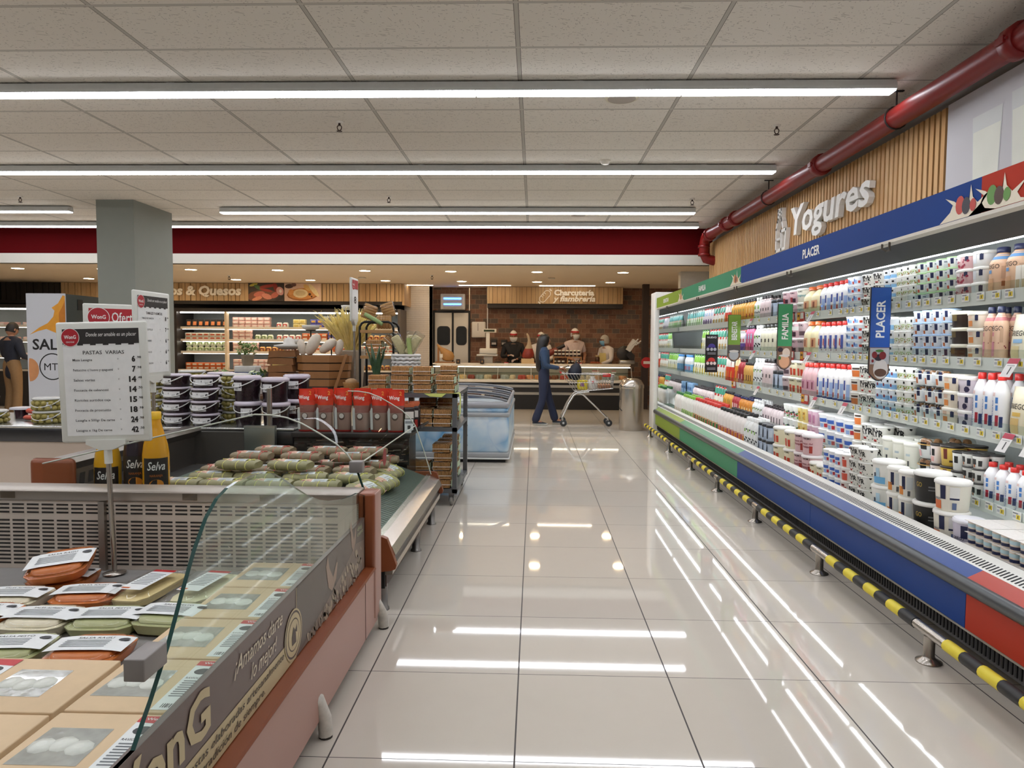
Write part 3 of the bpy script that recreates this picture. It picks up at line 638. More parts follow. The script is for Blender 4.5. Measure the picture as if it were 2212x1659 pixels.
for dx, lab, wd in ((0.0, 'black board reading NUEVO with purple and red caps on dairy shelves', 'NUEVO'),):
    t = thing('product_poster', lab, 'poster', (2.16 + dx, 8.7, 1.09))
    MB().box(-0.075, 0.075, 0, 0.01, 0, 0.46).build('board', M('19191b', 0.4), t)
    MB().text(wd, 0.022, FY(0, -0.001, 0.415), 0, 0.11, 0.02).build('lettering', M('efefef', 0.5), t)
    q = MB()
    for zc, m in ((0.31, 0), (0.14, 1)):
        q.poly([(0.045 * math.cos(PI * i / 10), -0.001, zc + 0.04 * math.sin(PI * i / 10)) for i in range(11)], m)
        q.quad((-0.065, -0.001, zc - 0.008), (0.045, -0.001, zc - 0.008), (0.045, -0.001, zc), (-0.065, -0.001, zc), m)
        for s in (-0.045, 0.0, 0.04): q.poly([(s + 0.018 * math.cos(2 * PI * i / 10), -0.0012, zc - 0.03 + 0.02 * math.sin(2 * PI * i / 10)) for i in range(10)], 2 if m == 0 else 3)
    for zz in (0.235, 0.22, 0.05, 0.035): q.quad((-0.05, -0.001, zz), (0.05, -0.001, zz), (0.05, -0.001, zz + 0.005), (-0.05, -0.001, zz + 0.005), 2)
    q.build('picture', [M('4a3d8f', 0.4), M('c2302a', 0.4), M('b9bcc6', 0.5), M('e2d0cc', 0.5)], t)
# ---------------------------------------------------------------- dairy products
# look: shape, body, lid, prints.  b band (z0,z1,col)  p patch (a0,a1,z0,z1,col)  t text (str,a,z,h,col,bold)  v upright text  d dots (n,z0,z1,col,size)
NV, BKK, RD, WH = '1f2648', '1b1b1b', 'c22a22', 'f0efea'
NAV = [('p', .35, .75, .35, .85, NV), ('p', .95, 1.5, .2, .8, 'd9dce0'), ('p', 1.0, 1.45, .62, .72, '6d7480')]
def LK(*a): return a
LOOK = {
 'skyr': LK('cup', 'efede4', 'e9e8e2', [('t', 'SKYR', .15, .42, .34, BKK, .05), ('p', -.1, .35, .12, .25, RD), ('b', .9, .93, '2a2a2a'), ('d', 12, .75, .88, '2a2a2a', .05), ('d', 8, .1, .3, '55534e', .04)]),
 'cup_blue': LK('cup', 'e6ebf2', 'eceef0', [('p', -.3, .7, .2, .6, '8fb0dc'), ('p', .0, .3, .35, .75, '3d62a8'), ('p', .9, 1.3, .2, .5, 'c7402f')]),
 'cup_bdot': LK('cup', 'eef1f3', WH, [('b', .05, .4, '8fc0e6'), ('d', 3, .25, .6, '8a4a2c', .07), ('p', .3, .75, .6, .78, BKK)]),
 'cup_cherry': LK('cup', 'e3ecf4', WH, [('b', .05, .42, '86b4de'), ('p', .1, .45, .25, .5, '7a1f2c'), ('p', .9, 1.15, .6, .8, BKK)]),
 'cup_speck': LK('cup', 'f0f0ea', WH, [('d', 16, .08, .4, '8ea34a', .05), ('d', 8, .1, .35, 'b0703a', .04), ('p', .2, .9, .42, .47, 'a9c46a'), ('p', .95, 1.2, .6, .8, BKK)]),
 'cup_gnav': LK('cup', 'eef0ec', 'b4dca0', NAV + [('p', -.3, .25, .5, .8, 'cfd5d8'), ('p', -.2, .2, .1, .4, 'b5523c')]),
 'cup_bnav': LK('cup', 'eef0f2', 'a9c6ea', NAV + [('p', -.3, .25, .5, .8, 'cfd5d8'), ('p', 0, .35, .08, .35, 'b4622e')]),
 'cup_orange': LK('cup', 'f0ece2', WH, [('p', -.4, .9, .1, .55, 'd9783c'), ('p', -.1, .9, .62, .75, '4a3a34')]),
 'cup_straw': LK('cup', 'f0e6de', WH, [('p', -.5, .9, .08, .6, 'c9503c'), ('p', 0, .6, .65, .8, '7a2a2a')]),
 'cup_fruit': LK('cup', 'f0efe8', 'f4f4f0', [('d', 9, .15, .6, '2e3b46', .09), ('d', 6, .1, .5, 'c23a3a', .07), ('d', 5, .15, .5, '5f9a46', .07)]),
 'cup_yel': LK('cup', 'e9d48a', 'f1ecd8', [('p', -.4, .6, .15, .7, 'd8ad4a'), ('d', 5, .2, .7, '7a4a2a', .08)]),
 'cup_pinkp': LK('cup', 'd9b3c4', 'eadfe4', [('p', -.4, .6, .15, .7, 'b8799a'), ('d', 5, .2, .7, '7a2a4a', .08)]),
 'cup_bluel': LK('cup', 'eef0f2', 'f6f6f4', [('p', -.2, .9, .45, .7, '3b62b4'), ('p', -.1, .5, .1, .35, '8fa9d6'), ('p', .6, 1.0, .1, .35, 'b8303a')]),
 'cup_bw': LK('cup', 'e8e6df', '35322f', [('p', -.5, .4, .3, .7, '2b2a29'), ('p', .7, 1.2, .2, .6, '2b2a29'), ('p', -.1, .2, .1, .3, 'a8623a')]),
 'cup_pinkb': LK('cup', 'f0e2de', '2b2422', [('p', .1, .6, .4, .75, BKK), ('p', -.3, .5, .1, .35, 'e0a8a0')]),
 'cup_ylb': LK('cup', 'e4c05a', '2d2420', [('p', .2, .6, .35, .85, '6d2a20'), ('p', .8, 1.4, .2, .3, '4a3418')]),
 'cup_wlb': LK('cup', 'ecebe6', '272422', [('p', .1, .65, .4, .75, BKK)]),
 'dome': LK('dome', 'eef0ee', 'e9ebea', NAV[:2] + [('p', -.2, .2, .1, .45, 'b8673c')]),
 'dome_gold': LK('dome', 'eef0ee', 'c89c4a', [('p', .1, .65, .45, .8, BKK), ('p', .9, 1.4, .2, .8, '5a6070'), ('p', -.3, .1, .1, .4, 'dca6a6')]),
 'tub_pink': LK('tub', 'e6bcbc', 'efece6', [('p', .45, .75, .5, .9, NV), ('d', 14, .1, .6, '9a2440', .06), ('p', -.6, -.1, .5, .85, 'dfd0cf')]),
 'tub_wg': LK('tub', 'ecebe6', 'efeee6', [('p', .45, .8, .4, .9, NV), ('b', .88, .93, '9ccc7a'), ('p', -.5, 0, .2, .8, 'd8dce0')]),
 'tub_dark': LK('tub', '32241d', 'ece6d2', [('p', -.6, -.1, .4, .8, '6b5a2f')]),
 'tub_peach': LK('tub', 'efe3cf', 'ece6d8', [('p', .45, .75, .45, .92, NV), ('p', -.5, .1, .1, .45, 'dc8a44'), ('p', -.5, 0, .55, .85, 'd9b9a0')]),
 'tub_blueb': LK('tub', 'ddd3dc', 'efece8', [('p', .45, .75, .45, .92, NV), ('d', 6, .1, .4, '2b2648', .12)]),
 'buck_pink': LK('buck', 'd8b6bb', 'efe9e8', [('t', 'YAKIMU', .3, .7, .12, '4a3a3e', .02), ('p', -.1, .45, .1, .45, '8f2434'), ('p', .4, .85, .08, .38, '3a2230')]),
 'buck_pink2': LK('buck', 'cfb9bd', 'ece6e4', [('t', 'YAKIMU', .3, .7, .12, '4a3a3e', .02), ('p', 0, .9, .15, .4, '5d4a52')]),
 'buck_pinkt': LK('buck', 'd9b4b4', 'ece4e2', [('t', 'YAKIMU', .5, .76, .1, '3a2a2e', .02), ('t', 'Frutos del', .45, .52, .09, '8a2a3a', .02), ('t', 'Bosque', .45, .36, .11, '8a2a3a', .02), ('p', .8, 1.15, .1, .45, 'a2382e')]),
 'buck_white': LK('buck', 'eceadb', 'efeee6', [('t', 'YAKIMU', .3, .72, .11, '55554e', .02), ('t', 'Original', .35, .42, .15, '6aa7ae', .02)]),
 'buck_straw': LK('buck', 'ece4c4', 'efede4', [('t', 'YAKIMU', .3, .75, .1, '55503e', .02), ('p', -.1, .3, .12, .55, 'c4452c'), ('p', .45, .75, .12, .5, 'c4452c')]),
 'buck_plain': LK('buck', 'f0eee0', 'f3f1e6', [('p', .3, .5, .2, .4, '4b4b4b'), ('p', .1, .6, .55, .62, 'b6c2c6')]),
 'buck_drop': LK('buck', 'efeee6', 'f2f1ea', [('p', 0, 1.0, .08, .35, '6fb0da'), ('p', .3, .6, .35, .7, 'b9d6e4'), ('p', .1, .25, .35, .5, '24364a')]),
 'buck_og': LK('buck', 'efece0', 'efede4', [('p', .25, .6, .3, .8, NV), ('p', -.2, .4, .08, .4, 'd98a3c'), ('p', .75, 1.3, .3, .78, 'd7dbd8'), ('b', .88, .9, '8fc07a'), ('p', .85, 1.1, .05, .25, '5a5a5a')]),
 'buck_red': LK('buck', 'efe6e2', 'efeeea', [('p', .25, .6, .3, .8, NV), ('p', -.3, .4, .08, .35, 'b52a2a'), ('v', 'LAY', .75, .3, .12, 'b02634', .04)]),
 'buck_black': LK('buck', '22211f', 'f0efe8', [('b', .86, .9, 'c9a03c'), ('t', 'GO', .3, .5, .16, 'b59a45', .02), ('p', .9, 1.3, .5, .55, '777777'), ('p', .9, 1.3, .4, .44, '777777')]),
 'buck_peach': LK('buck', 'f0ead8', 'f2f0e8', [('p', .3, .65, .4, .85, NV), ('p', -.3, .35, .06, .34, 'd96f3a'), ('p', .9, 1.45, .4, .82, 'e6e4de'), ('p', .9, 1.45, .4, .46, NV), ('t', 'GRIEGO', .0, .36, .07, NV, .02), ('p', 1.05, 1.3, .08, .3, '5b6b8c')]),
 'buck_blueb': LK('buck', 'cfc8d6', 'ecebf0', [('p', .5, .95, .4, .8, NV), ('t', 'GRIEGO', .3, .34, .09, NV, .02), ('d', 9, .05, .3, '23203f', .09)]),
 'jar_blue': LK('jar', 'aebcd0', '23262b', [('p', .2, .5, .15, .8, '1f2430'), ('p', .7, 1.3, .25, .7, 'c9d4e2')]),
 'jar_tan': LK('jar', 'd5bd9c', '1f1d1c', [('p', -.1, .5, .3, .65, '1f1d1c'), ('b', .05, .2, '1f1d1c')]),
 'jug_cream': LK('jug', 'eee3b8', 'dc6a2c', [('p', -.7, .7, .22, .5, 'dfa77c'), ('p', -.2, .3, .25, .45, '8a3a24')]),
 'jug_pink': LK('jug', 'e8bfc2', 'd03a2c', [('p', -.7, .7, .22, .5, 'd59ab0'), ('p', -.2, .3, .25, .45, '7a2440')]),
 'bot_white': LK('bot', 'f0efee', 'cf2f28', [('b', .05, .1, '2a3a7a'), ('p', -.2, .3, .35, .6, '33479a'), ('p', .5, 1.1, .1, .5, '9fb4dc'), ('p', -.1, .3, .12, .25, 'b8352a')]),
 'bot_berry': LK('bot', 'f0eae8', 'cf2f28', [('d', 8, .1, .55, '8a2440', .06), ('p', .3, .8, .2, .6, '4a5aa0'), ('p', -.2, .2, .3, .5, 'c23a3a')]),
 'bot_peach': LK('bot', 'ecc3a0', '242a52', [('b', .74, .84, '6f9fd0'), ('b', 0.0, .06, '2a2f58'), ('t', 'GRIEGO', -.1, .56, .09, '3a302c', .0), ('p', -.3, .1, .46, .53, '6f9fd0'), ('p', -.4, .3, .1, .36, 'd6a478'), ('p', .95, 1.25, .2, .3, '9a5a34'), ('p', .9, 1.3, .35, .6, 'd3ad90')]),
 'bot_rose': LK('bot', 'ecc6a8', '242a4a', [('b', .74, .84, 'cf7f82'), ('b', 0.0, .06, '2a2f58'), ('t', 'GRIEGO', -.1, .56, .09, '3a302c', .0), ('p', -.3, .1, .46, .53, 'd98f92'), ('p', -.5, .2, .1, .36, 'd48a96'), ('d', 6, .25, .36, '8a2438', .04), ('p', .9, 1.3, .35, .6, 'd3ad90')]),
 'bot_griego': LK('bot', 'f0eff0', 'd0302a', [('v', 'GRIEGO', -.1, .3, .2, '2f5fae', .01), ('p', .25, .6, .5, .6, '4a80c4'), ('p', .3, .6, .38, .47, '4a80c4'), ('p', .3, .7, .12, .3, 'a82a3a'), ('p', -.3, .2, .62, .68, 'e3c9c4'), ('p', .8, 1.2, .1, .28, '2a3a6a')]),
 'bot_leaf': LK('bot', 'eeefe8', 'e6e9e2', [('p', -.1, .5, .5, .66, '7fb04a'), ('t', 'vida', .2, .32, .1, '3a3a34', .02), ('p', 0, .5, .1, .18, '8fb860')]),
 'bot_pink': LK('bot', 'e6d3d2', '302a2a', [('p', .0, .45, .38, .5, '4a4040'), ('b', .8, .815, '302a2a')]),
 'bot_cream': LK('bot', 'ebe7d0', '2a2a26', [('p', .0, .45, .38, .5, '2a2a26'), ('b', .8, .815, '2a2a26')]),
 'bot_cow': LK('bot', 'eff0ee', 'f0f0ee', [('d', 12, .08, .72, '26282a', .10), ('p', .0, .4, .52, .62, '7fb04a')]),
 'bot_orange': LK('bot', 'e6a84a', '22242a', [('p', .2, .6, .2, .35, 'b23a2a'), ('p', -.3, .5, .4, .6, 'f0c878')]),
 'bot_yel': LK('bot', 'e0a948', '23262c', [('p', -.3, .4, .15, .5, 'c77a2c'), ('p', 0, .3, .5, .62, '4a8a4a')]),
 'bot_gold': LK('bot', 'd9a95a', '262422', [('p', -.1, .4, .2, .45, '6a4424')]),
 'bot_magenta': LK('bot', 'd76a92', '22242c', [('p', -.5, .6, .5, .7, 'a6cfe8'), ('p', 0, .5, .1, .3, 'a82a4a'), ('p', -.1, .4, .36, .48, 'e9e4ea')]),
 'bot_red': LK('bot', 'a83236', '3a1a1c', [('p', 0, .5, .2, .4, 'd9a0a0')]),
 'bot_purp': LK('bot', 'e6e0e8', 'cf3a30', [('b', .05, .4, '6a4fa0'), ('p', 0, .5, .45, .6, 'c94a4a')]),
 'bot_dark': LK('bot', 'dedbd4', 'cf3a30', [('b', .1, .5, '2f2a28'), ('p', 0, .5, .2, .4, 'd9723a')]),
 'bot_or': LK('bot', 'ece6da', '2a4a3a', [('b', .1, .45, 'd9823a')]),
 'bot_bluew': LK('bot', 'e9eef2', '4a8ac4', [('b', .1, .5, '79b4dc'), ('p', 0, .5, .2, .4, 'c44a3a')]),
 'bot_berryc': LK('bot', 'b33a44', '23264a', [('p', -.2, .5, .2, .55, 'e6c9c4')]),
 'bot_orn': LK('bot', 'd98f3a', '262c5c', [('p', -.2, .5, .2, .5, 'f0d9a0'), ('d', 5, .1, .6, 'a03a24', .07)]),
 'bot_mini': LK('bot', 'e9d9da', '3a3234', [('p', -.1, .4, .2, .5, '4a3a40'), ('b', .05, .14, 'c99aa4')]),
 'bot_milk_g': LK('bot', 'f0f0ea', '86b83c', [('b', .08, .34, 'b8d08a'), ('p', -.2, .5, .1, .3, '4f8a3a')]),
 'bot_milk_dg': LK('bot', 'efece6', '3d7a46', [('p', -.2, .5, .1, .3, 'd6c9a8')]),
 'bot_milk_r': LK('bot', 'f0ece6', 'd0342a', [('b', .08, .36, 'dfc89a'), ('p', -.2, .4, .1, .34, 'b33a34'), ('p', .5, 1.1, .12, .3, '4a8a4a')]),
 'bot_milk_k': LK('bot', 'efe8e4', '232323', [('b', .08, .36, 'd9b0a0'), ('p', -.2, .4, .1, .34, '9a2a44'), ('p', .5, 1.1, .12, .3, 'd98a3a')]),
 'pouch_teal': LK('pouch', 'efece2', 'cf3028', [('b', .66, .95, '3f9a82'), ('p', -.6, .6, .56, .68, 'c4302c'), ('p', -.4, .5, .1, .35, 'd9a93a')]),
 'pouch_g': LK('pouch', 'ecefe4', 'e4ece0', [('b', .6, .95, '6fb84a'), ('p', -.4, .5, .1, .4, '8a9a4a')]),
 'pouch_t': LK('pouch', 'e4ecdf', 'e0e6e0', [('b', .62, .95, '5fb4b0'), ('p', -.5, .5, .1, .5, '7ab84a'), ('p', -.2, .3, .5, .65, 'e08a3a')]),
 'pouch_p': LK('pouch', 'ece6ea', 'cf3a30', [('p', -.5, .5, .12, .4, '6a4a8a'), ('p', -.4, .5, .6, .8, 'a6c4e0')]),
 'pouch_lime': LK('pouch', 'eef0e2', '5fa83a', [('b', .66, .95, '8cc44a'), ('p', -.4, .5, .1, .4, 'd9c43a'), ('p', -.2, .3, .4, .55, '3a3a30')]),
 'pouch_red': LK('pouch', 'd9432c', 'd8d0c8', [('b', .62, .95, 'e9e2da'), ('p', -.4, .5, .1, .45, 'e0913a')]),
 'pouch_or': LK('pouch', 'dc9034', 'c8c0b0', [('p', -.4, .5, .2, .5, 'c23a2a'), ('b', .7, .95, 'e9cfa0')]),
 'bag_blue': LK('bag', 'e8e2cc', 'e8e2cc', [('t', 'GRIEGO', 0, .55, .11, '3a342c', .01), ('p', -.3, .5, .4, .48, '8fb8dc'), ('p', -.5, .3, .06, .34, 'd9c99a')]),
 'bag_gold': LK('bag', 'e6dcc0', 'e6dcc0', [('t', 'GRIEGO', 0, .55, .11, '3a342c', .01), ('p', -.3, .5, .4, .48, 'd9b25a'), ('p', -.5, .4, .05, .36, 'd9b878')]),
 'bag_pink': LK('bag', 'e8d9cf', 'e8d9cf', [('t', 'GRIEGO', 0, .55, .11, '3a342c', .01), ('p', -.3, .5, .4, .48, 'd990a4'), ('d', 6, .05, .35, 'a84a5a', .08)]),
 'carton': LK('box', 'ece6d8', 'e0dac8', [('p', -.5, .6, .2, .5, 'c9b08a')]),
 'pack_blue': LK('box', '8fb8e0', 'eef0f2', [('p', -.6, .7, .1, .45, '4a7ab8')]),
 'pack_six': LK('six', 'e6ece0', '2f5a3a', []),
 'sixpack': LK('six', 'e6d8c8', 'efe9e2', []),
}
NAMES = {'cup': ('yogurt_cup', 'yogurt cup'), 'dome': ('domed_yogurt_cup', 'yogurt cup'), 'tub': ('yogurt_tub', 'yogurt tub'), 'buck': ('yogurt_bucket', 'yogurt bucket'),
         'jar': ('yogurt_jar', 'jar'), 'jug': ('yogurt_jug', 'jug'), 'bot': ('yogurt_bottle', 'bottle'), 'pouch': ('yogurt_pouch', 'pouch'), 'bag': ('yogurt_bag', 'bag'),
         'box': ('yogurt_carton', 'carton'), 'six': ('yogurt_multipack', 'yogurt pack')}
PROF = {'cup': [(.37, 0), (.40, .04), (.475, .9)], 'dome': [(.36, 0), (.38, .04), (.46, .66)], 'buck': [(.40, 0), (.42, .03), (.475, .9)], 'tub': [(.43, 0), (.45, .04), (.475, .8)],
        'jar': [(.44, 0), (.47, .03), (.47, .78), (.44, .84)], 'jug': [(.44, 0), (.47, .03), (.47, .62), (.40, .72), (.22, .86), (.2, .9)],
        'bot': [(.42, 0), (.47, .03), (.47, .64), (.44, .71), (.30, .82), (.21, .87), (.2, .9)]}
LIDP = {'cup': [(.49, .9), (.50, .93), (.50, .985), (.46, 1.0)], 'buck': [(.485, .86), (.50, .88), (.50, .96), (.47, .965), (.46, 1.0), (.44, 1.0)], 'tub': [(.49, .78), (.50, .82), (.50, .96), (.46, 1.0)],
        'jar': [(.46, .83), (.47, .85), (.47, .99), (.44, 1.0)], 'jug': [(.27, .88), (.27, .99), (.24, 1.0)], 'bot': [(.235, .885), (.24, .9), (.24, .985), (.2, 1.0)]}
def product(look, w, h, seed=0):
    shp, body, lid, pr = LOOK[look]; R = random.Random(look); mats = [M(body, 0.35, 0, 0.03, 12)]; mb = MB()
    name, cat = NAMES[shp]
    p = {'tub': 5.0, 'jug': 5.0}.get(shp, 2.0); n = 16
    def mi(c):
        m = M(c, 0.4, 0, 0.03, 12)
        if m not in mats: mats.append(m)
        return mats.index(m)
    ws = w
    if shp in PROF:
        P = [(r * ws, z * h) for r, z in PROF[shp]]; mb.lathe(P, n, m=0, p=p)
        def rad(z):
            for (r0, z0), (r1, z1) in zip(P, P[1:]):
                if z0 <= z <= z1: return r0 + (r1 - r0) * (z - z0) / max(z1 - z0, 1e-6)
            return P[-1][0]
        dx = dy = 1.0
    elif shp in ('pouch', 'bag'):
        d = w * (0.55 if shp == 'pouch' else 0.6); zs = [0, .05, .2, .45, .7, .88, .97, 1.0]
        kw = [.42, .47, .48, .47, .46, .44, .46, .46] if shp == 'pouch' else [.40, .46, .49, .48, .48, .47, .48, .48]
        kd = [.42, .47, .5, .42, .28, .12, .03, .02] if shp == 'pouch' else [.3, .44, .5, .46, .36, .2, .05, .03]
        rs = []
        for z, a, b_ in zip(zs, kw, kd): rs.append([(math.cos(2 * PI * i / n) * d * b_, math.sin(2 * PI * i / n) * w * a, z * h) for i in range(n)])
        mb.rings(rs, 0)
        zsh = [z * h for z in zs]
        def it(z, k):
            for i in range(len(zsh) - 1):
                if zsh[i] <= z <= zsh[i + 1]: return k[i] + (k[i + 1] - k[i]) * (z - zsh[i]) / (zsh[i + 1] - zsh[i])
            return k[-1]
        rad = None
    elif shp == 'box':
        mb.box(-w * .3, w * .3, -w * .48, w * .48, 0, h, 0, min(w, h) * .03); rad = None
    if shp in PROF:
        def surf(a, z, e=1.012):
            c, s = math.cos(a), math.sin(a); k = (abs(c) ** p + abs(s) ** p) ** (-1 / p); r = rad(z) * e * k
            return (-c * r, -s * r, z)
    elif shp in ('pouch', 'bag'):
        def surf(a, z, e=1.0):
            return (-math.cos(a) * d * it(z, kd) - 0.0015 * e, -math.sin(a) * w * it(z, kw) * 1.01, z)
    else:
        def surf(a, z, e=1.0): return (-w * .3 - 0.001, -w * .48 * max(-1, min(1, a / .8)), z)
    lay = 0
    for q in pr:
        lay += 1; e = 1.008 + 0.003 * lay
        if q[0] == 'b':
            zs_ = [q[1] * h + (q[2] - q[1]) * h * i / 2 for i in range(3)]
            mb.rings([[surf(2 * PI * i / n, z, e)[:3] for i in range(n)][::-1] for z in zs_], mi(q[3]), True, (False, False))
        elif q[0] == 'p':
            _, a0, a1, z0, z1, c = q; na = max(2, int((a1 - a0) / .25)); g = []
            for j in range(3):
                for i in range(na + 1): g.append(surf(a0 + (a1 - a0) * i / na, (z0 + (z1 - z0) * j / 2) * h, e))
            mb.add(g, [(j * (na + 1) + i, j * (na + 1) + i + 1, (j + 1) * (na + 1) + i + 1, (j + 1) * (na + 1) + i) for j in range(2) for i in range(na)], mi(c), True)
        elif q[0] == 'd':
            _, nn, z0, z1, c, sz = q
            for _k in range(nn):
                a = R.uniform(-1.3, 1.9); z = R.uniform(z0, z1) * h; r = sz * w * R.uniform(.6, 1.3); rr = w * .47
                mb.poly([surf(a + r * math.cos(t) / rr, z + r * math.sin(t), e) for t in [2 * PI * i / 7 for i in range(7)]][::1], mi(c))
        else:
            _, s, a, z, hh, c, bo = q; rr = w * .47
            if q[0] == 't': mb.text(s, hh * h, lambda x, y, dd: surf(a + x / rr, z * h + y, e), mi(c), min(w * 1.25, len(s) * hh * h * .75), bo)
            else: mb.text(s, hh * w, lambda x, y, dd: surf(a - y / rr, z * h + x, e), mi(c), h * .5, bo)
    if shp == 'six':
        foil = M(lid, 0.3, 0, 0.1, 60); mats.append(foil); mats.append(M('24284a', 0.4)); mats.append(M('d9a8a8', 0.4)); mats.append(M('b9d4da', 0.4)); cw = w / 3
        for i in range(3):
            for j in range(2):
                c = (cw * (j + .5), (i - 1) * cw, 0); mb.lathe([(cw * .38, 0), (cw * .42, .05 * h), (cw * .46, h * .96)], 10, c, 0)
                mb.lathe([(cw * .43, .1 * h), (cw * .442, .36 * h)], 10, c, 2, caps=(False, False)); mb.lathe([(cw * .455, .5 * h), (cw * .465, .8 * h)], 10, c, 3 if (seed + i // 3) % 2 else 4, caps=(False, False))
    o = mb.build(name, mats)
    kids = []
    if shp in LIDP:
        kids.append(MB().lathe([(r * ws, z * h) for r, z in LIDP[shp]], n, p=p, caps=(False, True)).build('cap' if shp in ('bot', 'jug') else 'lid', M(lid, 0.35, 0, 0.03, 15), o))
    elif shp == 'dome':
        kids.append(MB().lathe([(.475 * w, .66 * h), (.48 * w, .70 * h), (.46 * w, .70 * h)], n, caps=(False, False)).build('rim', M(lid, 0.35), o))
        kids.append(MB().lathe([(.46 * w, .7 * h), (.42 * w, .92 * h), (.36 * w, .99 * h)], n, caps=(False, True)).build('dome_lid', GL('eceeec', 0.8), o))
        q = MB()
        for k in range(7): q.ball((R.uniform(-.22, .22) * w, R.uniform(-.22, .22) * w, .74 * h + .05 * h), .12 * w, 7)
        kids.append(q.build('cereal', M('a8764c', 0.7, 0, 0.3, 60), o))
    elif shp == 'pouch': kids.append(MB().lathe([(.10 * w, .96 * h), (.10 * w, 1.05 * h), (.06 * w, 1.06 * h)], 10).build('cap', M(lid, 0.35), o))
    elif shp == 'six': kids.append(MB().box(0, w * .667, -w * .5, w * .5, h * .965, h).build('foil_lid', M(lid, 0.3, 0.1, 0.15, 90), o))
    return o, kids
SHN = {1: 'top shelf', 2: 'second shelf', 3: 'third shelf', 4: 'fourth shelf', 5: 'bottom deck'}
TIER = {1: [''], 2: ['lower', 'upper'], 3: ['bottom', 'middle', 'top'], 4: ['bottom', 'third down', 'second down', 'top'], 5: ['bottom', 'fourth down', 'middle', 'second down', 'top']}
FRONT = {1: (2.275, 1.674), 2: (2.295, 1.346), 3: (2.315, 0.987), 4: (2.37, 0.610), 5: (2.09, 0.415)}
TAGPOS = []
GR = {}
for (s, y0, y1, nc, st, rows, h, look, desc) in BLOCKS:
    fx, fz = FRONT[s]; pitch = (y1 - y0) / nc; w = pitch * 0.965; shp = LOOK[look][0]
    w = min(w, 0.19 if shp not in ('six', 'box') else 0.4); hh = h
    if s == 5: hh = h * 1.02
    else: hh = h + .042 / st
    lim = {1: .24, 2: .285, 3: .30, 4: .33, 5: 9}[s] / st * (.93 if shp == 'pouch' else 1)
    hh = min(hh, lim)
    if look in ('bot_peach', 'bot_rose'): hh = min(h, .245 if s == 1 else .285)
    if shp == 'six': hh = min(hh, .056)
    if s == 5 and shp == 'cup' and w > .115: rows = 1
    o = None; dep = w if shp not in ('six', 'box') else (w * .667 if shp == 'six' else w * .6)
    key = (s, desc); off = GR.get(key, 0)
    nrow = rows if (st == 1 or s >= 4) else 1
    for r in range(nrow):
        for c in range(nc):
            if r and s == 5 and shp == 'bot' and c == nc - 1: continue
            for k in range(st):
                lab = desc + ', '
                bk = 'rear ' if r else ''
                if st > 1: lab += '%s%s, %s stack from far end, ' % (bk, TIER[st][k], ordw(off + nc - 1 - c))
                else: lab += '%s%s from far end, ' % (bk, ordw(off + nc - 1 - c))
                lab += SHN[s]
                y = y0 + pitch * (c + .5); x = fx + (w / 2 if shp != 'six' else 0) + r * dep * (0.9 if s == 5 and shp == 'bot' else 1.03); y += r * pitch * (0.5 if s == 5 and shp == 'bot' and c < nc - 1 else 0)
                if shp == 'box': x = fx + w * .3
                rz = random.uniform(-.12, .12) if shp not in ('six', 'box') else 0
                loc = (x + random.uniform(0, .006), y, fz + 0.001 + k * (hh + 0.0006))
                if o is None:
                    o, kids = product(look, w, hh); KIDS[o.name] = kids
                    first = o; o.location = loc; tag(o, lab, NAMES[shp][1], desc + ' on the ' + SHN[s])
                    q_ = o
                else: q_ = dup(first, loc, rz, lab)
    GR[key] = off + nc
    if s < 5 and y0 < 8: TAGPOS.append((s, y0, y1, nc, look))
# ---------------------------------------------------------------- price tags on the shelf rails
tb = MB().box(-0.003, 0, -0.03, 0.03, -0.002, 0.04, 0).quad((-0.0035, 0.002, 0.004), (-0.0035, -0.026, 0.004), (-0.0035, -0.026, 0.026), (-0.0035, 0.002, 0.026), 1)
tb.quad((-0.0035, 0.026, 0.028), (-0.0035, -0.01, 0.028), (-0.0035, -0.01, 0.034), (-0.0035, 0.026, 0.034), 2).quad((-0.004, -0.008, 0.008), (-0.004, -0.014, 0.008), (-0.004, -0.014, 0.022), (-0.004, -0.008, 0.022), 3).quad((-0.0035, 0.026, 0.008), (-0.0035, 0.006, 0.008), (-0.0035, 0.006, 0.02), (-0.0035, 0.026, 0.02), 4)
tag0 = None; cnt = {}
for s, y0, y1, nc, look in sorted(TAGPOS, key=lambda q: (q[0], -q[1])):
    n = max(1, round((y1 - y0) / 0.115)) if y0 < 5.3 else max(1, round((y1 - y0) / 0.22))
    for i in range(n):
        y = y1 - (y1 - y0) * (i + .5) / n; sx, sz = SH[s]; k = cnt.get(s, 0); cnt[s] = k + 1
        lab = 'small white and yellow price tag, %s from far end of %s rail' % (ordw(k), SHN[s].replace(' shelf', ''))
        loc = (sx - 0.007, y + random.uniform(-.01, .01), sz + 0.004)
        if tag0 is None:
            tag0 = tb.build('price_tag', [M('eceeea', 0.4), M('e6cf3c', 0.5), M('8a8d90', 0.5), M('4a4432', 0.5), M('b9bcc0', 0.5)]); tag0.location = loc; tag(tag0, lab, 'price tag', 'price tags on the dairy shelf rails'); KIDS[tag0.name] = ()
        else: dup(tag0, loc, None, lab)
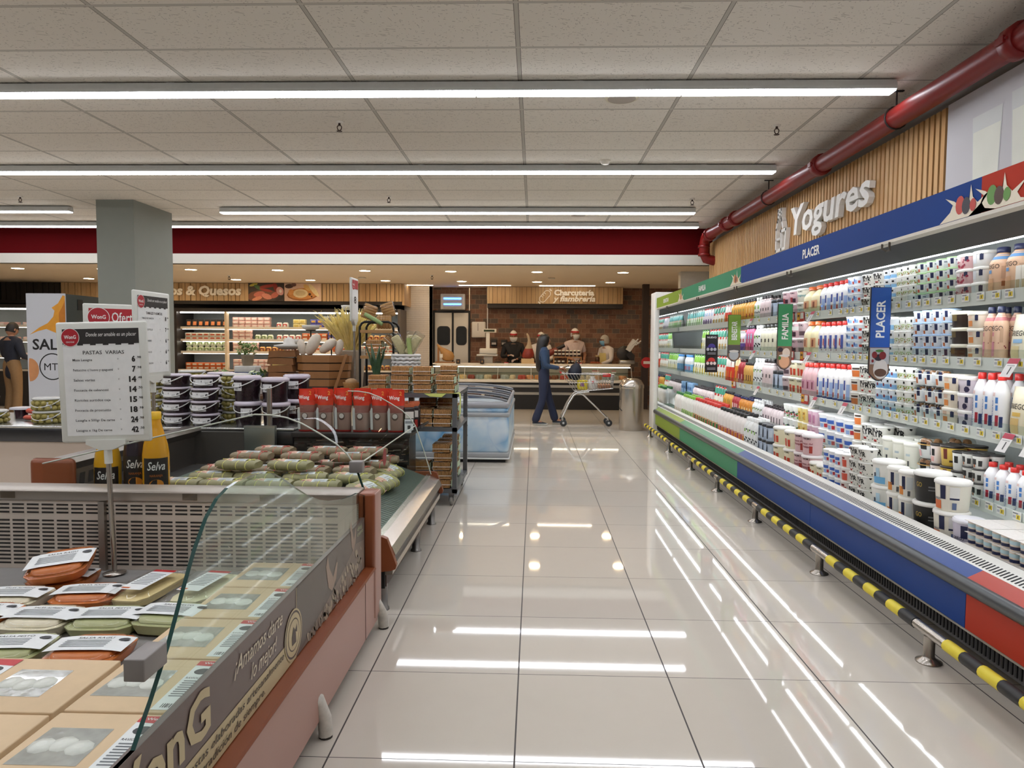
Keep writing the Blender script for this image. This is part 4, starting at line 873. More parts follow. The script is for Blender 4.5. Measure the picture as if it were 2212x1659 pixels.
def talker(s, y, lab, tilt=0.5, red='b8324a'):
    sx, sz = SH[s] if s in SH else (1.97, 0.46)
    w = 0.075; H = 0.10; q = MB(); c, d = math.cos(tilt), math.sin(tilt)
    f = lambda a, b_, e: (-e * c - (1 - b_) * 0 - b_ * d * H - 0.008, -a * w / 2, -(1 - b_) * 0 + b_ * -H * c + 0.03)
    P = lambda a, b_, e=0.0: (-0.006 - b_ * H * d - e * c, -a * w / 2, 0.035 - b_ * H * c + e * -d)
    q.quad(P(-1, 1), P(1, 1), P(1, 0), P(-1, 0), 0).quad(P(-1, .28, .001), P(1, .28, .001), P(1, 0, .001), P(-1, 0, .001), 1)
    q.quad(P(.1, .85, .001), P(.3, .85, .001), P(.3, .45, .001), P(.1, .45, .001), 2).quad(P(-.7, .4, .001), P(.7, .4, .001), P(.7, .36, .001), P(-.7, .36, .001), 3)
    o = q.build('promotion_flag', [M('e9e7e4', 0.4), M(red, 0.5), M('3a3a3a', 0.5), M('a9a9a9', 0.5)], None, (sx - 0.004, y, sz + 0.01)); tag(o, lab, 'price flag', 'tilted promotion flags on the dairy case')
for s, y, lab in ((1, 5.75, 'by the jugs'), (1, 7.35, 'by the leaf bottle'), (2, 5.85, 'by the cream jugs'), (2, 3.38, 'below the pillow bag'), (2, 7.3, 'by the cow print bottle'), (3, 5.2, 'by the red capped bottles'), (3, 5.75, 'below the pink jugs'), (3, 3.42, 'below the tall blue lettered bottles'), (3, 3.25, 'below the pink spotted bag'), (3, 7.2, 'by the gold bottles'), (4, 5.95, 'by the fruit cups'), (4, 5.05, 'by the blue lettered cups'), (4, 4.8, 'by the skyr cups')):
    talker(s, y, 'tilted white price flag with red top on %s, %s' % (SHN[s], lab))
def otag(s, y, lab):
    sx, sz = SH[s]; q = MB().box(-0.004, 0, -0.075, 0.075, -0.03, 0.05, 0).quad((-0.0045, 0.07, -0.015), (-0.0045, 0.01, -0.015), (-0.0045, 0.01, 0.045), (-0.0045, 0.07, 0.045), 1).quad((-0.0045, 0.0, -0.005), (-0.0045, -0.07, -0.005), (-0.0045, -0.07, 0.045), (-0.0045, 0.0, 0.045), 2).quad((-0.005, 0.06, 0.01), (-0.005, 0.02, 0.01), (-0.005, 0.02, 0.03), (-0.005, 0.06, 0.03), 3)
    tag(q.build('offer_card', [M('b8322a', 0.5), M('e6ac2c', 0.5), M('ddd6cc', 0.5), M('5a3a24', 0.5)], None, (sx - 0.010, y, sz)), lab, 'offer card', 'red and orange offer cards')
otag(1, 6.25, 'red and orange offer card on top shelf below the white buckets'); otag(1, 6.02, 'red and orange offer card on top shelf below the cream jugs'); otag(2, 6.28, 'red and orange offer card on second shelf below the pink buckets'); otag(2, 5.98, 'red and orange offer card on second shelf below the cream jugs'); otag(3, 5.98, 'red and orange offer card on third shelf below the strawberry buckets'); otag(3, 8.1, 'red and orange offer card on third shelf below the red pouches')
# ================================================================ pasta counter in front
BRN, PINK = M('8a4a2a', 0.35, 0, 0.06, 8), M('b58d80', 0.4, 0, 0.02, 5)
STL = steel('a59d94', 0.35, 3); STLD = steel('7d766f', 0.4, 3)
pc = thing('pasta_display_counter', 'low pink and brown refrigerated counter of boxed pasta with printed side glass', 'display counter')
PXL = -3.6
MB().prism([(0.9, 0.07), (3.36, 0.07), (3.42, 0.13), (3.42, 0.335), (0.9, 0.335)], 'x', -0.79, -0.757).build('side_panel', PINK, pc)
MB().box(-0.7565, -0.7555, 3.12, 3.124, 0.07, 0.335).build('panel_seam', M('6a4a42', 0.6), pc)
MB().box(PXL, -0.79, 0.95, 3.40, 0.07, 0.30).build('tub', M('6d6660', 0.5), pc)
MB().prism([(-0.815, 0.335), (-0.752, 0.335), (-0.748, 0.342), (-0.752, 0.352), (-0.815, 0.36)], 'y', 0.9, 3.3).build('brown_rail', BRN, pc)
MB().box(-0.83, -0.752, 3.28, 3.42, 0.335, 0.708, 0, 0.012).build('corner_post', BRN, pc)
MB().box(-0.765, -0.750, 3.3, 3.425, 0.10, 0.704, 0, 0.006).build('post_side', PINK, pc)
MB().box(PXL, -0.83, 3.25, 3.42, 0.66, 0.712, 0, 0.008).build('top_rail', STL, pc)
q = MB(); x = PXL + 0.02
RY = 3.262
q.quad((PXL, RY, 0.30), (-0.83, RY, 0.30), (-0.83, RY, 0.66), (PXL, RY, 0.66), 0)
for z0, z1 in ((0.598, 0.648), (0.352, 0.565)):
    z = z0
    while z < z1 - 0.005:
        x = PXL + 0.03
        while x < -0.95:
            q.quad((x, RY - 0.0015, z), (x + 0.058, RY - 0.0015, z), (x + 0.058, RY - 0.0015, z + 0.0085), (x, RY - 0.0015, z + 0.0085), 1); x += 0.072
        z += 0.0188
q.build('perforated_back', [M('d6cabd', 0.4, 0.2, 0.05, 2), M('2a2622', 0.7)], pc)
MB().box(-2.06, -2.03, 3.24, 3.262, 0.33, 0.66).build('back_divider', STL, pc)
MB().prism([(3.26, 0.30), (3.26, 0.33), (1.0, 0.335), (1.0, 0.30)], 'x', PXL, -0.80).build('deck', M('8f8d8a', 0.5), pc)
for x in (-1.25, -1.62, -2.5):
    MB().box(x - 0.035, x + 0.035, 3.246, 3.249, 0.672, 0.704).build('label_holder', GL('e2ded8', 0.8), pc)
GX = -0.80
out = [(0.92, 0.36), (3.28, 0.36), (3.28, 0.70), (3.14, 0.742), (3.02, 0.752), (2.88, 0.77), (2.72, 0.80), (2.58, 0.835), (2.45, 0.88), (2.32, 0.935), (2.2, 0.99), (2.12, 1.02), (2.05, 1.034), (1.96, 1.042), (1.86, 1.045), (1.80, 1.04), (1.74, 1.025), (1.68, 0.99), (1.62, 0.93), (1.56, 0.85), (1.49, 0.75), (1.42, 0.67), (1.35, 0.60), (0.92, 0.60)]
GE = M('1f4a46', 0.12, 0, 0.1, 6, spec=0.8)
MB().prism(out, 'x', GX - 0.005, GX + 0.005, 1, False, 0).build('side_glass', [GL('f3faf6', 0.9), GE], pc)
q = MB().box(GX - 0.012, GX + 0.006, 0.92, 3.26, 0.362, 0.60, 0)
XF = GX + 0.0068
def F(y, z, k=0): return (XF + 0.0005 * k, y, z)
q.quad(F(0.92, .362, 1), F(2.30, .362, 1), F(2.30, .444, 1), F(0.92, .444, 1), 1)
q.quad(F(2.31, .362, 1), F(3.25, .362, 1), F(3.25, .598, 1), F(2.31, .598, 1), 2)
q.poly([F(2.35, .365, 2), F(3.24, .365, 2), F(3.24, .50, 2), F(3.1, .52, 2), F(2.9, .47, 2), F(2.7, .43, 2), F(2.5, .40, 2)], 3)
R_ = random.Random(3)
for k in range(110):
    y = R_.uniform(2.42, 3.2); zm = .37 + (y - 2.4) * 0.16; z = R_.uniform(.368, max(.38, zm)); r = R_.uniform(.012, .03); a = R_.uniform(.6, 1.3)
    q.poly([F(y + r * .5 * math.cos(t) - r * .4 * math.sin(t), z + r * .7 * math.sin(t), 3 + k % 3) for t in [2 * PI * i / 8 for i in range(8)]], 4 + k % 2)
for hy, hz, n_, w_ in ((2.72, .50, 4, .16), (3.05, .56, 4, .1)):
    q.poly([F(hy - w_ / 2, hz + .06, 3), F(hy - w_ * .3, hz - .03, 3), F(hy, hz - .06, 3), F(hy + w_ * .35, hz - .03, 3), F(hy + w_ / 2, hz + .03, 3), F(hy + w_ * .4, hz + .035, 3), F(hy + w_ * .1, hz - .01, 3), F(hy - w_ * .2, hz + .04, 3), F(hy - w_ * .35, hz + .095, 3)], 6)
for r_, m_ in ((.084, 1), (.078, 7), (.071, 1), (.054, 7), (.05, 1)):
    k_ = (.09 - r_) * 50; q.poly([F(2.27 + r_ * math.cos(2 * PI * i / 28), .452 + r_ * math.sin(2 * PI * i / 28), 4 + k_) for i in range(28)], m_)
q.poly([F(2.25, .42, 8), F(2.29, .42, 8), F(2.285, .46, 8), F(2.265, .48, 8), F(2.25, .45, 8)], 7); q.poly([F(2.28, .46, 8), F(2.3, .45, 8), F(2.3, .48, 8)], 7)
TF = lambda y, z: face((XF + 0.002, y, z), (0, 1, 0), (0, 0, 1))
q.text('¡Amamos darte', .046, TF(1.99, .53), 8, 0.36, .004, .35); q.text('lo mejor!', .046, TF(2.02, .468), 8, 0.2, .004, .35)
q.text('WonG', .115, TF(1.42, .47), 1, 0.50, .035); q.text('Pastas elaboradas artesanalmente', .022, TF(1.86, .412), 9, 0.64, .008, .2); q.text('la tradición de siempre.', .022, TF(1.80, .378), 9, 0.44, .008, .2)
q.quad(F(2.302, .45, 2), F(2.306, .45, 2), F(2.306, .598, 2), F(2.302, .598, 2), 1)
q.text('dej', .02, TF(3.16, .57), 10, .08); q.text('cremo', .02, TF(3.17, .545), 10, .1)
q.build('printed_film', [M('6b5b55', 0.35, 0, 0.02, 4), M('c9b88f', 0.4, 0, 0.05, 3), M('6a615a', 0.4, 0, 0.12, 6), M('84766a', 0.4, 0, 0.2, 14), M('b3a48f', 0.5, 0, 0.15, 30), M('8d7f70', 0.5, 0, 0.15, 30), M('a99483', 0.5, 0, 0.1, 12), M('5b4e48', 0.5), M('d9cdb4', 0.5), M('4b4238', 0.5), M('b9c49a', 0.5)], pc)
MB().box(GX - 0.022, GX + 0.022, 1.36, 1.45, 0.735, 0.782, 0, 0.003).build('glass_clamp', M('8f8a87', 0.45, 0.3), pc)
for y, dx in ((3.05, 0.005), (2.75, 0.0)): MB().lathe([(0.008, 0), (0.008, 0.012)], 10, (GX + 0.008, y, 0.385), ax='x').build('glass_stud', SS, pc)
LW = M('cfcac0', 0.5, 0, 0.25, 40)
for y, y2 in ((2.45, 2.35), (3.43, 3.30)):
    MB().tube([(-1.0, y2, 0.085), (-0.90, y2 + .02, 0.11), (-0.81, y2 + .05, 0.16), (-0.765, y2 + .09, 0.14), (-0.745, y, 0.07), (-0.74, y, 0.008)], 0.026, 10).lathe([(0.024, 0), (0.024, 0.012)], 12, (-0.74, y, 0), 1).build('leg', [LW, M('2f2a26', 0.6)], pc)
for y in (1.1,):
    MB().tube([(-1.0, y, 0.085), (-0.85, y, 0.1), (-0.80, y, 0.07), (-0.79, y, 0.0)], 0.026, 10).build('leg', LW, pc)
for y in (1.1, 2.35, 3.25): MB().tube([(PXL + .1, y, 0.085), (PXL + .1, y, 0.0)], 0.026, 10).build('leg', LW, pc)
# ---------------------------------------------------------------- pasta boxes
KR = M('d8bd97', 0.6, 0, 0.05, 25, 0.1); LBW = M('e6e9e8', 0.5); RED = M('c02a30', 0.5); OVAL = M('33363a', 0.5); TXT = M('6d7275', 0.6)
def pasta_box(lab, text, flip=0, w=0.475, d=0.325, h=0.062):
    wx, x0 = (-.125, .0) if not flip else (.05, -.215)
    o = tag(MB().box(-w / 2, w / 2, -d / 2, d / 2, 0, h, 0, 0.004).build('pasta_box', KR), lab, 'box of pasta', 'kraft boxes of pasta in the front counter')
    zt = h + 0.0006
    k = [MB().poly([(wx - .09, -.08, zt), (wx + .09, -.08, zt), (wx + .085, .085, zt), (wx - .08, .085, zt)]).build('clear_window', M('a9aaa2', 0.12, 0, 0.35, 22, 0.4, coat=0.6), o)]
    q = MB()
    for a in (wx - .05, wx, wx + .05): q.lathe([(.034, zt), (.03, zt + .004), (.012, zt + .006)], 9, (a, 0.01 * math.sin(a * 90), 0))
    k.append(q.build('ravioli', M('d9dcd2', 0.3, 0, 0.1, 40), o))
    q = MB(); zl = zt + .0004; x1, y0, y1 = x0 + .143, -.15, .15
    q.quad((x0, y0, zl), (x1, y0, zl), (x1, y1, zl), (x0, y1, zl), 0)
    zl += .0004; q.quad((x0, y1 - .03, zl), (x1, y1 - .045, zl), (x1, y1, zl), (x0, y1, zl), 1); q.text('Wong', .012, face((x0 + .045, y1 - .02, zl + .0003), (1, 0, 0), (0, 1, 0)), 0, .05, .02)
    for cx in (x0 + .04, x0 + .10): q.poly([(cx + .026 * math.cos(2 * PI * i / 14), y1 - .07 + .02 * math.sin(2 * PI * i / 14), zl) for i in range(14)], 2)
    q.text(text, .011, face((x0 + .071, y1 - .118, zl), (1, 0, 0), (0, 1, 0)), 2, .125, .012)
    for i in range(8): q.quad((x0 + .012, y1 - .135 - .013 * i, zl), (x1 - .012 - .02 * (i % 3), y1 - .135 - .013 * i, zl), (x1 - .012 - .02 * (i % 3), y1 - .129 - .013 * i, zl), (x0 + .012, y1 - .129 - .013 * i, zl), 3)
    for i in range(16): q.quad((x0 + .02 + .006 * i, y0 + .012, zl), (x0 + .0225 + .006 * i + .001 * (i % 3), y0 + .012, zl), (x0 + .0225 + .006 * i + .001 * (i % 3), y0 + .034, zl), (x0 + .02 + .006 * i, y0 + .034, zl), 2)
    k.append(q.build('label', [LBW, RED, OVAL, TXT], o)); KIDS[o.name] = k
    return o
bx = pasta_box('kraft pasta box against the perforated back, beside the printed glass', 'RAVIOLES CON CARNE')
bx.location = (-1.06, 3.03, 0.3365)
for i, (y, l) in enumerate(((2.695, 'second kraft pasta box from the perforated back, beside the glass'), (2.36, 'third kraft pasta box from the perforated back, beside the glass'), (2.025, 'fourth kraft pasta box from the perforated back, half behind the glass clamp'), (1.69, 'fifth kraft pasta box from the perforated back, cut by the photo edge'), (1.355, 'sixth kraft pasta box from the perforated back, mostly below the photo'))):
    dup(bx, (-1.06, y, 0.3365), 0, l)
b2 = pasta_box('kraft box of vegetarian ravioli in front of the sauce tubs', 'RAVIOLES VEGETARIANOS', 1); b2.location = (-1.555, 2.01, 0.3365)
dup(b2, (-1.555, 1.675, 0.3365), 0, 'kraft box of vegetarian ravioli in the next row toward the camera')
dup(b2, (-2.05, 2.01, 0.3365), 0, 'kraft box of vegetarian ravioli at the photo corner beside the others')
dup(b2, (-2.05, 1.675, 0.3365), 0, 'kraft box of vegetarian ravioli cut by the photo corner')
# ---------------------------------------------------------------- sauce tubs
def sauce(col, txt, lab, w=0.255, d=0.245, h=0.042):
    S = M(col, 0.35, 0, 0.15, 30); o = tag(MB().lathe([(.43, 0), (.46, .4 * h), (.485, h * .9)], 20, m=0, sx=w, sy=d, p=5).build('sauce_tub', M(col, 0.25, 0, 0.12, 30)), lab, 'tub of sauce', 'tubs of sauce in the front counter')
    k = [MB().lathe([(.47, h * .9), (.50, h * .92), (.50, h), (.46, h + .004), (.42, h + .004), (.38, h + .012)], 20, sx=w, sy=d, p=5).build('clear_lid', GL('fcfcfa', 0.5), o)]
    k.append(MB().lathe([(.40, h * .93), (.38, h + .009), (.2, h + .010)], 20, sx=w, sy=d, p=5).build('sauce', S, o))
    zt = h + .014; q = MB(); n = 8
    P = lambda x, y: (x, y, zt + .004 - .35 * max(0, abs(x) - .07) ** 1.4)
    for j in range(n):
        xa, xb = -.13 + .26 * j / n, -.13 + .26 * (j + 1) / n; q.quad(P(xa, -.055), P(xb, -.055), P(xb, .06), P(xa, .06), 0)
    q.text(txt, .013, lambda x, y, e: (P(x, y)[0], y + .034, P(x, y)[2] + .0006), 1, .12, .01)
    for i in range(5): q.quad((-.09, .018 - .012 * i, zt + .0046), (.06, .018 - .012 * i, zt + .0046), (.06, .023 - .012 * i, zt + .0046), (-.09, .023 - .012 * i, zt + .0046), 2)
    q.poly([(.10 + .02 * math.cos(2 * PI * i / 10), .03 + .012 * math.sin(2 * PI * i / 10), zt + .0035) for i in range(10)], 1)
    k.append(q.build('paper_label', [LBW, OVAL, TXT], o)); KIDS[o.name] = k
    return o
ra = sauce('d0763a', 'SALSA RAGU', 'orange sauce tub in the row just before the kraft boxes'); al = sauce('efe6cc', 'SALSA ALFREDO', 'cream sauce tub in the middle row between orange and green tubs'); pe = sauce('b9bd8c', 'SALSA PESTO', 'green pesto tub in the middle row beside the printed glass side')
z1, z2 = 0.3365, 0.415
ra.location = (-1.50, 2.30, z1); al.location = (-1.815, 2.56, z2 - .03); pe.location = (-1.55, 2.56, z1 + .03); ra.rotation_euler = pe.rotation_euler = (0, 0, .06)
base = [(-1.815, 2.56, z1 - .028, al, 'lower cream sauce tub under the middle cream tub')]
dup(pe, (-1.37, 2.60, z1 + .006), -.08, 'green pesto tub in the middle row, closest to kraft boxes'); pe.location = (-1.60, 2.57, z1)
al.location = (-1.85, 2.56, z1); pe['label'] = 'green pesto tub in the middle row, next to the cream tub'; al['label'] = 'cream sauce tub in the middle row beside the green pesto'
dup(pe, (-1.78, 2.30, z1), .1, 'green pesto tub in the row just before the kraft boxes'); dup(al, (-2.06, 2.31, z1), .05, 'cream sauce tub in the front tub row at the photo edge')
dup(ra, (-2.11, 2.58, z1), .05, 'orange sauce tub in the middle row at the photo edge'); dup(ra, (-1.84, 2.82, z1), .12, 'orange sauce tub in the rear row before the tilted one'); dup(al, (-2.12, 2.77, z1), .05, 'cream sauce tub in the rear row at the photo edge')
r3 = dup(ra, (-2.07, 3.0, z1 + .075), (math.radians(14), math.radians(-6), .25), 'orange sauce tub tilted on top of the rear row by the pole')
dup(ra, (-2.08, 3.02, z1), .1, 'orange sauce tub under the tilted one against the perforated back')
def tray(lab, loc, rot, pale):
    o = tag(MB().lathe([(.42, 0.003), (.44, .03), (.44, .034)], 20, sx=.17, sy=.40, p=6).build('lasagna_tray', M(pale, 0.5, 0, 0.1, 40)), lab, 'tray of lasagna sheets', 'clear trays of lasagna sheets'); o.location = loc; o.rotation_euler = (0, 0, rot)
    MB().lathe([(.46, 0), (.49, .035), (.56, .037), (.56, .042), (.5, .044), (.47, .062), (.44, .064)], 24, sx=.17, sy=.40, p=7).build('clear_shell', GL('fcfcfb', 0.6), o)
    q = MB(); zt = .0655; q.quad((-.055, -.13, zt), (.045, -.13, zt), (.045, .12, zt), (-.055, .12, zt), 0).quad((-.055, .095, zt + .0004), (.045, .095, zt + .0004), (.045, .12, zt + .0004), (-.055, .12, zt + .0004), 1)
    for i in range(8): q.quad((-.045, .06 - .018 * i, zt + .0004), (.03, .06 - .018 * i, zt + .0004), (.03, .067 - .018 * i, zt + .0004), (-.045, .067 - .018 * i, zt + .0004), 2)
    q.quad((-.05, -.12, zt + .0004), (-.015, -.12, zt + .0004), (-.015, -.105, zt + .0004), (-.05, -.105, zt + .0004), 3); q.build('label', [LBW, RED, TXT, M('d06a2c', 0.5)], o)
tray('clear tray of yellow lasagna sheets beside the tilted orange tub', (-1.64, 2.93, z1), -.10, 'e6d29a'); tray('clear tray of pale lasagna sheets between yellow tray and kraft boxes', (-1.395, 2.93, z1), -.12, 'e3dfba')
# ---------------------------------------------------------------- price sign stands
FRM = M('d9dad2', 0.4, 0, 0.02, 8); PAP = M('e9eae8', 0.6); BLK = M('2b2827', 0.5); WRED = M('b01f2c', 0.5)
def sign_stand(lab, base, zb, zt_, w, rot, lines, title, style, poleto, tilt=0.0):
    t = thing('price_sign_stand', lab, 'price sign', base, rot); H = zt_ - zb; z0 = zb - base[2]
    T = bpy.data.objects; up = lambda x, z: (x - math.tan(tilt) * (z - 0) * 0, 0, z)
    MB().box(-w / 2, w / 2, 0, 0.022, z0, z0 + H, 0, 0.010, 3).build('frame', FRM, t)
    mg = .032 if w > .3 else .022
    q = MB(); y = -0.0012
    q.quad((-w / 2 + mg, y, z0 + mg), (w / 2 - mg, y, z0 + mg), (w / 2 - mg, y, z0 + H - mg), (-w / 2 + mg, y, z0 + H - mg), 0)
    iw = w - 2 * mg; zt = z0 + H - mg; hd = H * (.125 if style == 'list' else .2); c = 1 if style == 'list' else 2
    q.quad((-iw / 2, y - .0005, zt - hd), (iw / 2, y - .0005, zt - hd), (iw / 2, y - .0005, zt), (-iw / 2, y - .0005, zt), c)
    for i in range(6): q.quad((-iw / 2 + iw * (i + .15) / 6, y - .0005, zt - hd - .006), (-iw / 2 + iw * (i + .6) / 6, y - .0005, zt - hd - .006), (-iw / 2 + iw * (i + .6) / 6, y - .0005, zt - hd + .002), (-iw / 2 + iw * (i + .15) / 6, y - .0005, zt - hd + .002), 1)
    r = hd * .58; cx = -iw / 2 + r * .9; cz = zt - hd * .55
    for k, (rr, m) in enumerate(((r * 1.06, 3), (r, 2))): q.poly([(cx + rr * math.cos(2 * PI * i / 26), y - .001 - .0005 * k, cz + rr * math.sin(2 * PI * i / 26)) for i in range(26)], m)
    q.text('WonG', r * .42, FY(cx, y - .002, cz - r * .15), 3, r * 1.36, .03); q.text('CENCOSUD', r * .16, FY(cx, y - .002, cz - r * .6), 3, r * .95, .01)
    if style == 'list':
        q.text('Donde ser amable es un placer', hd * .26, FY(iw * .14, y - .0015, zt - hd * .5), 3, iw * .66, .0, .2)
        q.text(title, H * .030, FY(.01, y - .001, zt - hd - H * .085), 1, iw * .54, .012)
        n = len(lines)
        for i, (a, b_, c_) in enumerate(lines):
            zz = zt - hd - H * .14 - i * (H * .585 / max(1, n - 1) if n > 5 else H * .13)
            if a: q.text(a, H * .02, FY(-iw * .38, y - .001, zz), 1, min(iw * .52, len(a) * H * .0135), .008, 0, 'l')
            q.text('S/', H * .012, FY(iw * .215, y - .001, zz + H * .008), 1, None, 0)
            q.text(b_, H * .045, FY(iw * .44, y - .001, zz - H * .01), 1, len(b_) * H * .030, .065, 0, 'r'); q.text(c_, H * .018, FY(iw * .455, y - .001, zz + H * .016), 1, iw * .06, .02, 0, 'l')
    elif style == 'oferta': q.text('Oferta', hd * .62, FY(iw * .2, y - .0015, zt - hd * .82), 3, iw * .5, .012)
    else:
        q.text(title, H * .16, FY(0, y - .001, z0 + H * .42), 1, iw * .4, .04)
    q.build('paper', [PAP, BLK, WRED, M('efefec', 0.5)], t)
    MB().prism([(-w * .22, z0 + .012), (w * .22, z0 + .012), (w * .22, z0 - .008), (.03, z0 - .035), (-.03, z0 - .035), (-w * .22, z0 - .008)], 'y', -0.008, 0.026).build('holder', FRM, t)
    MB().tube([(0, .01, z0 - .03), (0, .01, z0 - .10)], .017, 12).build('socket', FRM, t)
    MB().tube([(0, .01, z0 - .08), (0, .01, 0)], .0115, 12).build('pole', SS, t)
    MB().lathe([(.05, 0), (.05, .004), (.012, .012)], 16, (0, .01, 0)).build('foot', SS, t)
    return t
PL = [('Masa Lasagna', '6', '.98'), ('Fettuccine c/ huevo y spaguetti', '7', '.98'), ('Salsas varias', '14', '.48'), ('Foccacia de cabanossi', '14', '.50'), ('Ravioles surtidos caja', '15', '.98'), ('Foccacia de proscuitto', '18', '.98'), ('Lasagña x 500gr De carne', '24', '.98'), ('Lasagna x 1kg De carne', '42', '.50')]
s1 = sign_stand('white framed price sign headed PASTAS VARIAS on a steel pole', (-1.955, 3.18, 0.336), 0.955, 1.51, .415, 0.03, PL, 'PASTAS  VARIAS', 'list', 0)
s1.rotation_euler = (0, math.radians(-1.6), 0.03)
# ================================================================ island with leaf wrapped parcels
ti = thing('tamale_display_island', 'glass sided refrigerated island holding leaf wrapped parcels', 'display counter')
A0, A1 = 3.66, 5.52
MB().prism([(-2.72, 0.13), (-0.78, 0.13), (-0.78, 0.30), (-0.84, 0.34), (-1.2, 0.44), (-2.72, 0.44)], 'y', A0 + .02, A1).build('tub', M('4c4a49', 0.5), ti)
MB().prism([(-0.835, 0.365), (-1.18, 0.485), (-2.42, 0.50), (-2.42, 0.47), (-1.2, 0.46), (-0.835, 0.345)], 'y', A0 + .02, A1).build('deck', M('6f7d72', 0.35, 0.2), ti)
q = MB()
for k in range(46):
    y = A0 + .06 + k * .04; q.quad((-0.86, y, .3755), (-1.16, y, .4795), (-1.16, y + .012, .4795), (-0.86, y + .012, .3755))
q.build('deck_grille', M('39443d', 0.5), ti)
MB().prism([(-0.84, 0.39), (-0.745, 0.345), (-0.725, 0.30), (-0.74, 0.29), (-0.80, 0.33), (-0.84, 0.345)], 'y', A0, A1).build('lip_rail', steel('d2ccc4', 0.25, 5), ti)
MB().prism([(-0.79, 0.30), (-0.745, 0.29), (-0.75, 0.235), (-0.79, 0.235)], 'y', A0, A1).build('bumper_strip', M('2f2b2a', 0.35), ti)
MB().prism([(-0.79, 0.235), (-0.738, 0.235), (-0.742, 0.195), (-0.79, 0.19)], 'y', A0, A1).build('lower_trim', steel('c9c2b8', 0.3, 5), ti)
MB().prism([(-0.82, 0.19), (-0.775, 0.19), (-0.775, 0.13), (-0.82, 0.13)], 'y', A0, A1).build('kick_plate', M('4a342a', 0.5), ti)
capp = [(-1.02, 0.40), (-0.79, 0.405), (-0.765, 0.395), (-0.715, 0.255), (-0.72, 0.235), (-0.745, 0.225), (-1.02, 0.195)]
for y in (A0 - .035, A1): MB().prism(capp, 'y', y, y + .035).build('end_cap', BRN, ti)
MB().box(-1.3, -0.78, A0 - .02, A0 + .05, 0.125, 0.22).build('end_box', M('161414', 0.5), ti)
for y in (A0 + .02, 4.75, A1 - .05):
    MB().lathe([(.038, 0.0), (.036, .012), (.028, .018), (.028, .14)], 14, (-0.80, y, 0)).build('leg', steel('9a9794', 0.35, 20), ti)
MB().box(-2.6, -2.55, A0 + .05, A0 + .1, 0, 0.14).build('leg', steel('9a9794', 0.35, 20), ti); MB().box(-2.6, -2.55, A1 - .1, A1 - .05, 0, 0.14).build('leg', steel('9a9794', 0.35, 20), ti)
# curved glass
gp = [(-0.81, 0.385), (-0.87, 0.58), (-0.935, 0.77), (-0.98, 0.835), (-1.04, 0.89), (-1.13, 0.945), (-1.22, 0.995), (-1.30, 1.025), (-1.38, 1.038), (-1.47, 1.04)]
MB().strip(gp, 'y', A0, A1, 0, True).build('curved_glass', GL('f3f7f4', 0.08), ti)
EDG = M('c9cdbf', 0.3); EDK = M('1d3a34', 0.2)
q = MB().tube([(x, A0, z) for x, z in gp[:3]], .006, 6, 0); q.build('glass_edge', EDK, ti)
for y in (A0, A1): MB().tube([(x, y, z) for x, z in (gp[2:] if y == A0 else gp)], .0045, 6).build('glass_edge', EDG, ti)
MB().tube([(gp[2][0], A0, gp[2][1]), (gp[2][0], A1, gp[2][1])], .004, 6).build('glass_joint', EDG, ti)
lft = [(-1.47, 1.04), (-2.0, 0.915), (-2.35, 0.83), (-2.62, 0.765)]
MB().tube([(x, A0, z) for x, z in lft], .0045, 6).build('glass_edge', EDG, ti)
MB().poly([(x, A0, z) for x, z in [(-0.81, .40)] + gp[1:] + lft[1:] + [(-2.62, .45), (-1.0, .45)]]).build('end_glass', GL('f4f7f4', 0.5), ti)
MB().box(-0.965, -0.895, A0 - .025, A0 + .03, 0.74, 0.80, 0, .004).build('glass_clamp', M('8f8a87', 0.45, 0.3), ti)
MB().lathe([(.05, 0), (.05, .001)], 20, (-0.93, 4.35, 0.71), ax='x', sy=1.1).build('round_sticker', M('a5343c', 0.5), ti)
# far wall, louvred side wall
MB().prism([(-2.80, 0.13), (-2.72, 0.13), (-2.72, 0.66), (-2.66, 0.715), (-2.69, 0.74), (-2.80, 0.74)], 'y', 3.98, A1 + .05).build('side_wall', steel('8f8780', 0.35, 3), ti)
q = MB()
for r_ in range(2):
    for k in range(12):
        y = 4.02 + k * .085; z = .56 - r_ * .13; q.quad((-2.719, y, z), (-2.719, y + .05, z), (-2.719, y + .062, z + .07), (-2.719, y + .012, z + .07))
q.build('louvres', M('3d3b3a', 0.6), ti)
MB().box(-2.90, -2.64, 3.93, 3.985, 0.33, 0.745, 0, .03, 3).build('brown_end_post', BRN, ti)
MB().box(-2.32, -2.07, 5.55, 5.60, 0.44, 0.752, 0, .004).build('steel_end_box', steel('9aa09a', 0.3, 3), ti)
MB().box(-2.32, -2.07, 5.548, 5.552, 0.735, 0.753).build('bright_trim', steel('e8ece8', 0.3, 3), ti)
MB().box(-2.72, -2.32, 5.55, 5.60, 0.44, 0.70).build('dark_end_panel', M('4b4743', 0.35), ti)
MB().tube([(-2.12, 5.58, 0.752), (-2.12, 5.58, 1.05)], .021, 14).build('post', SS, ti)
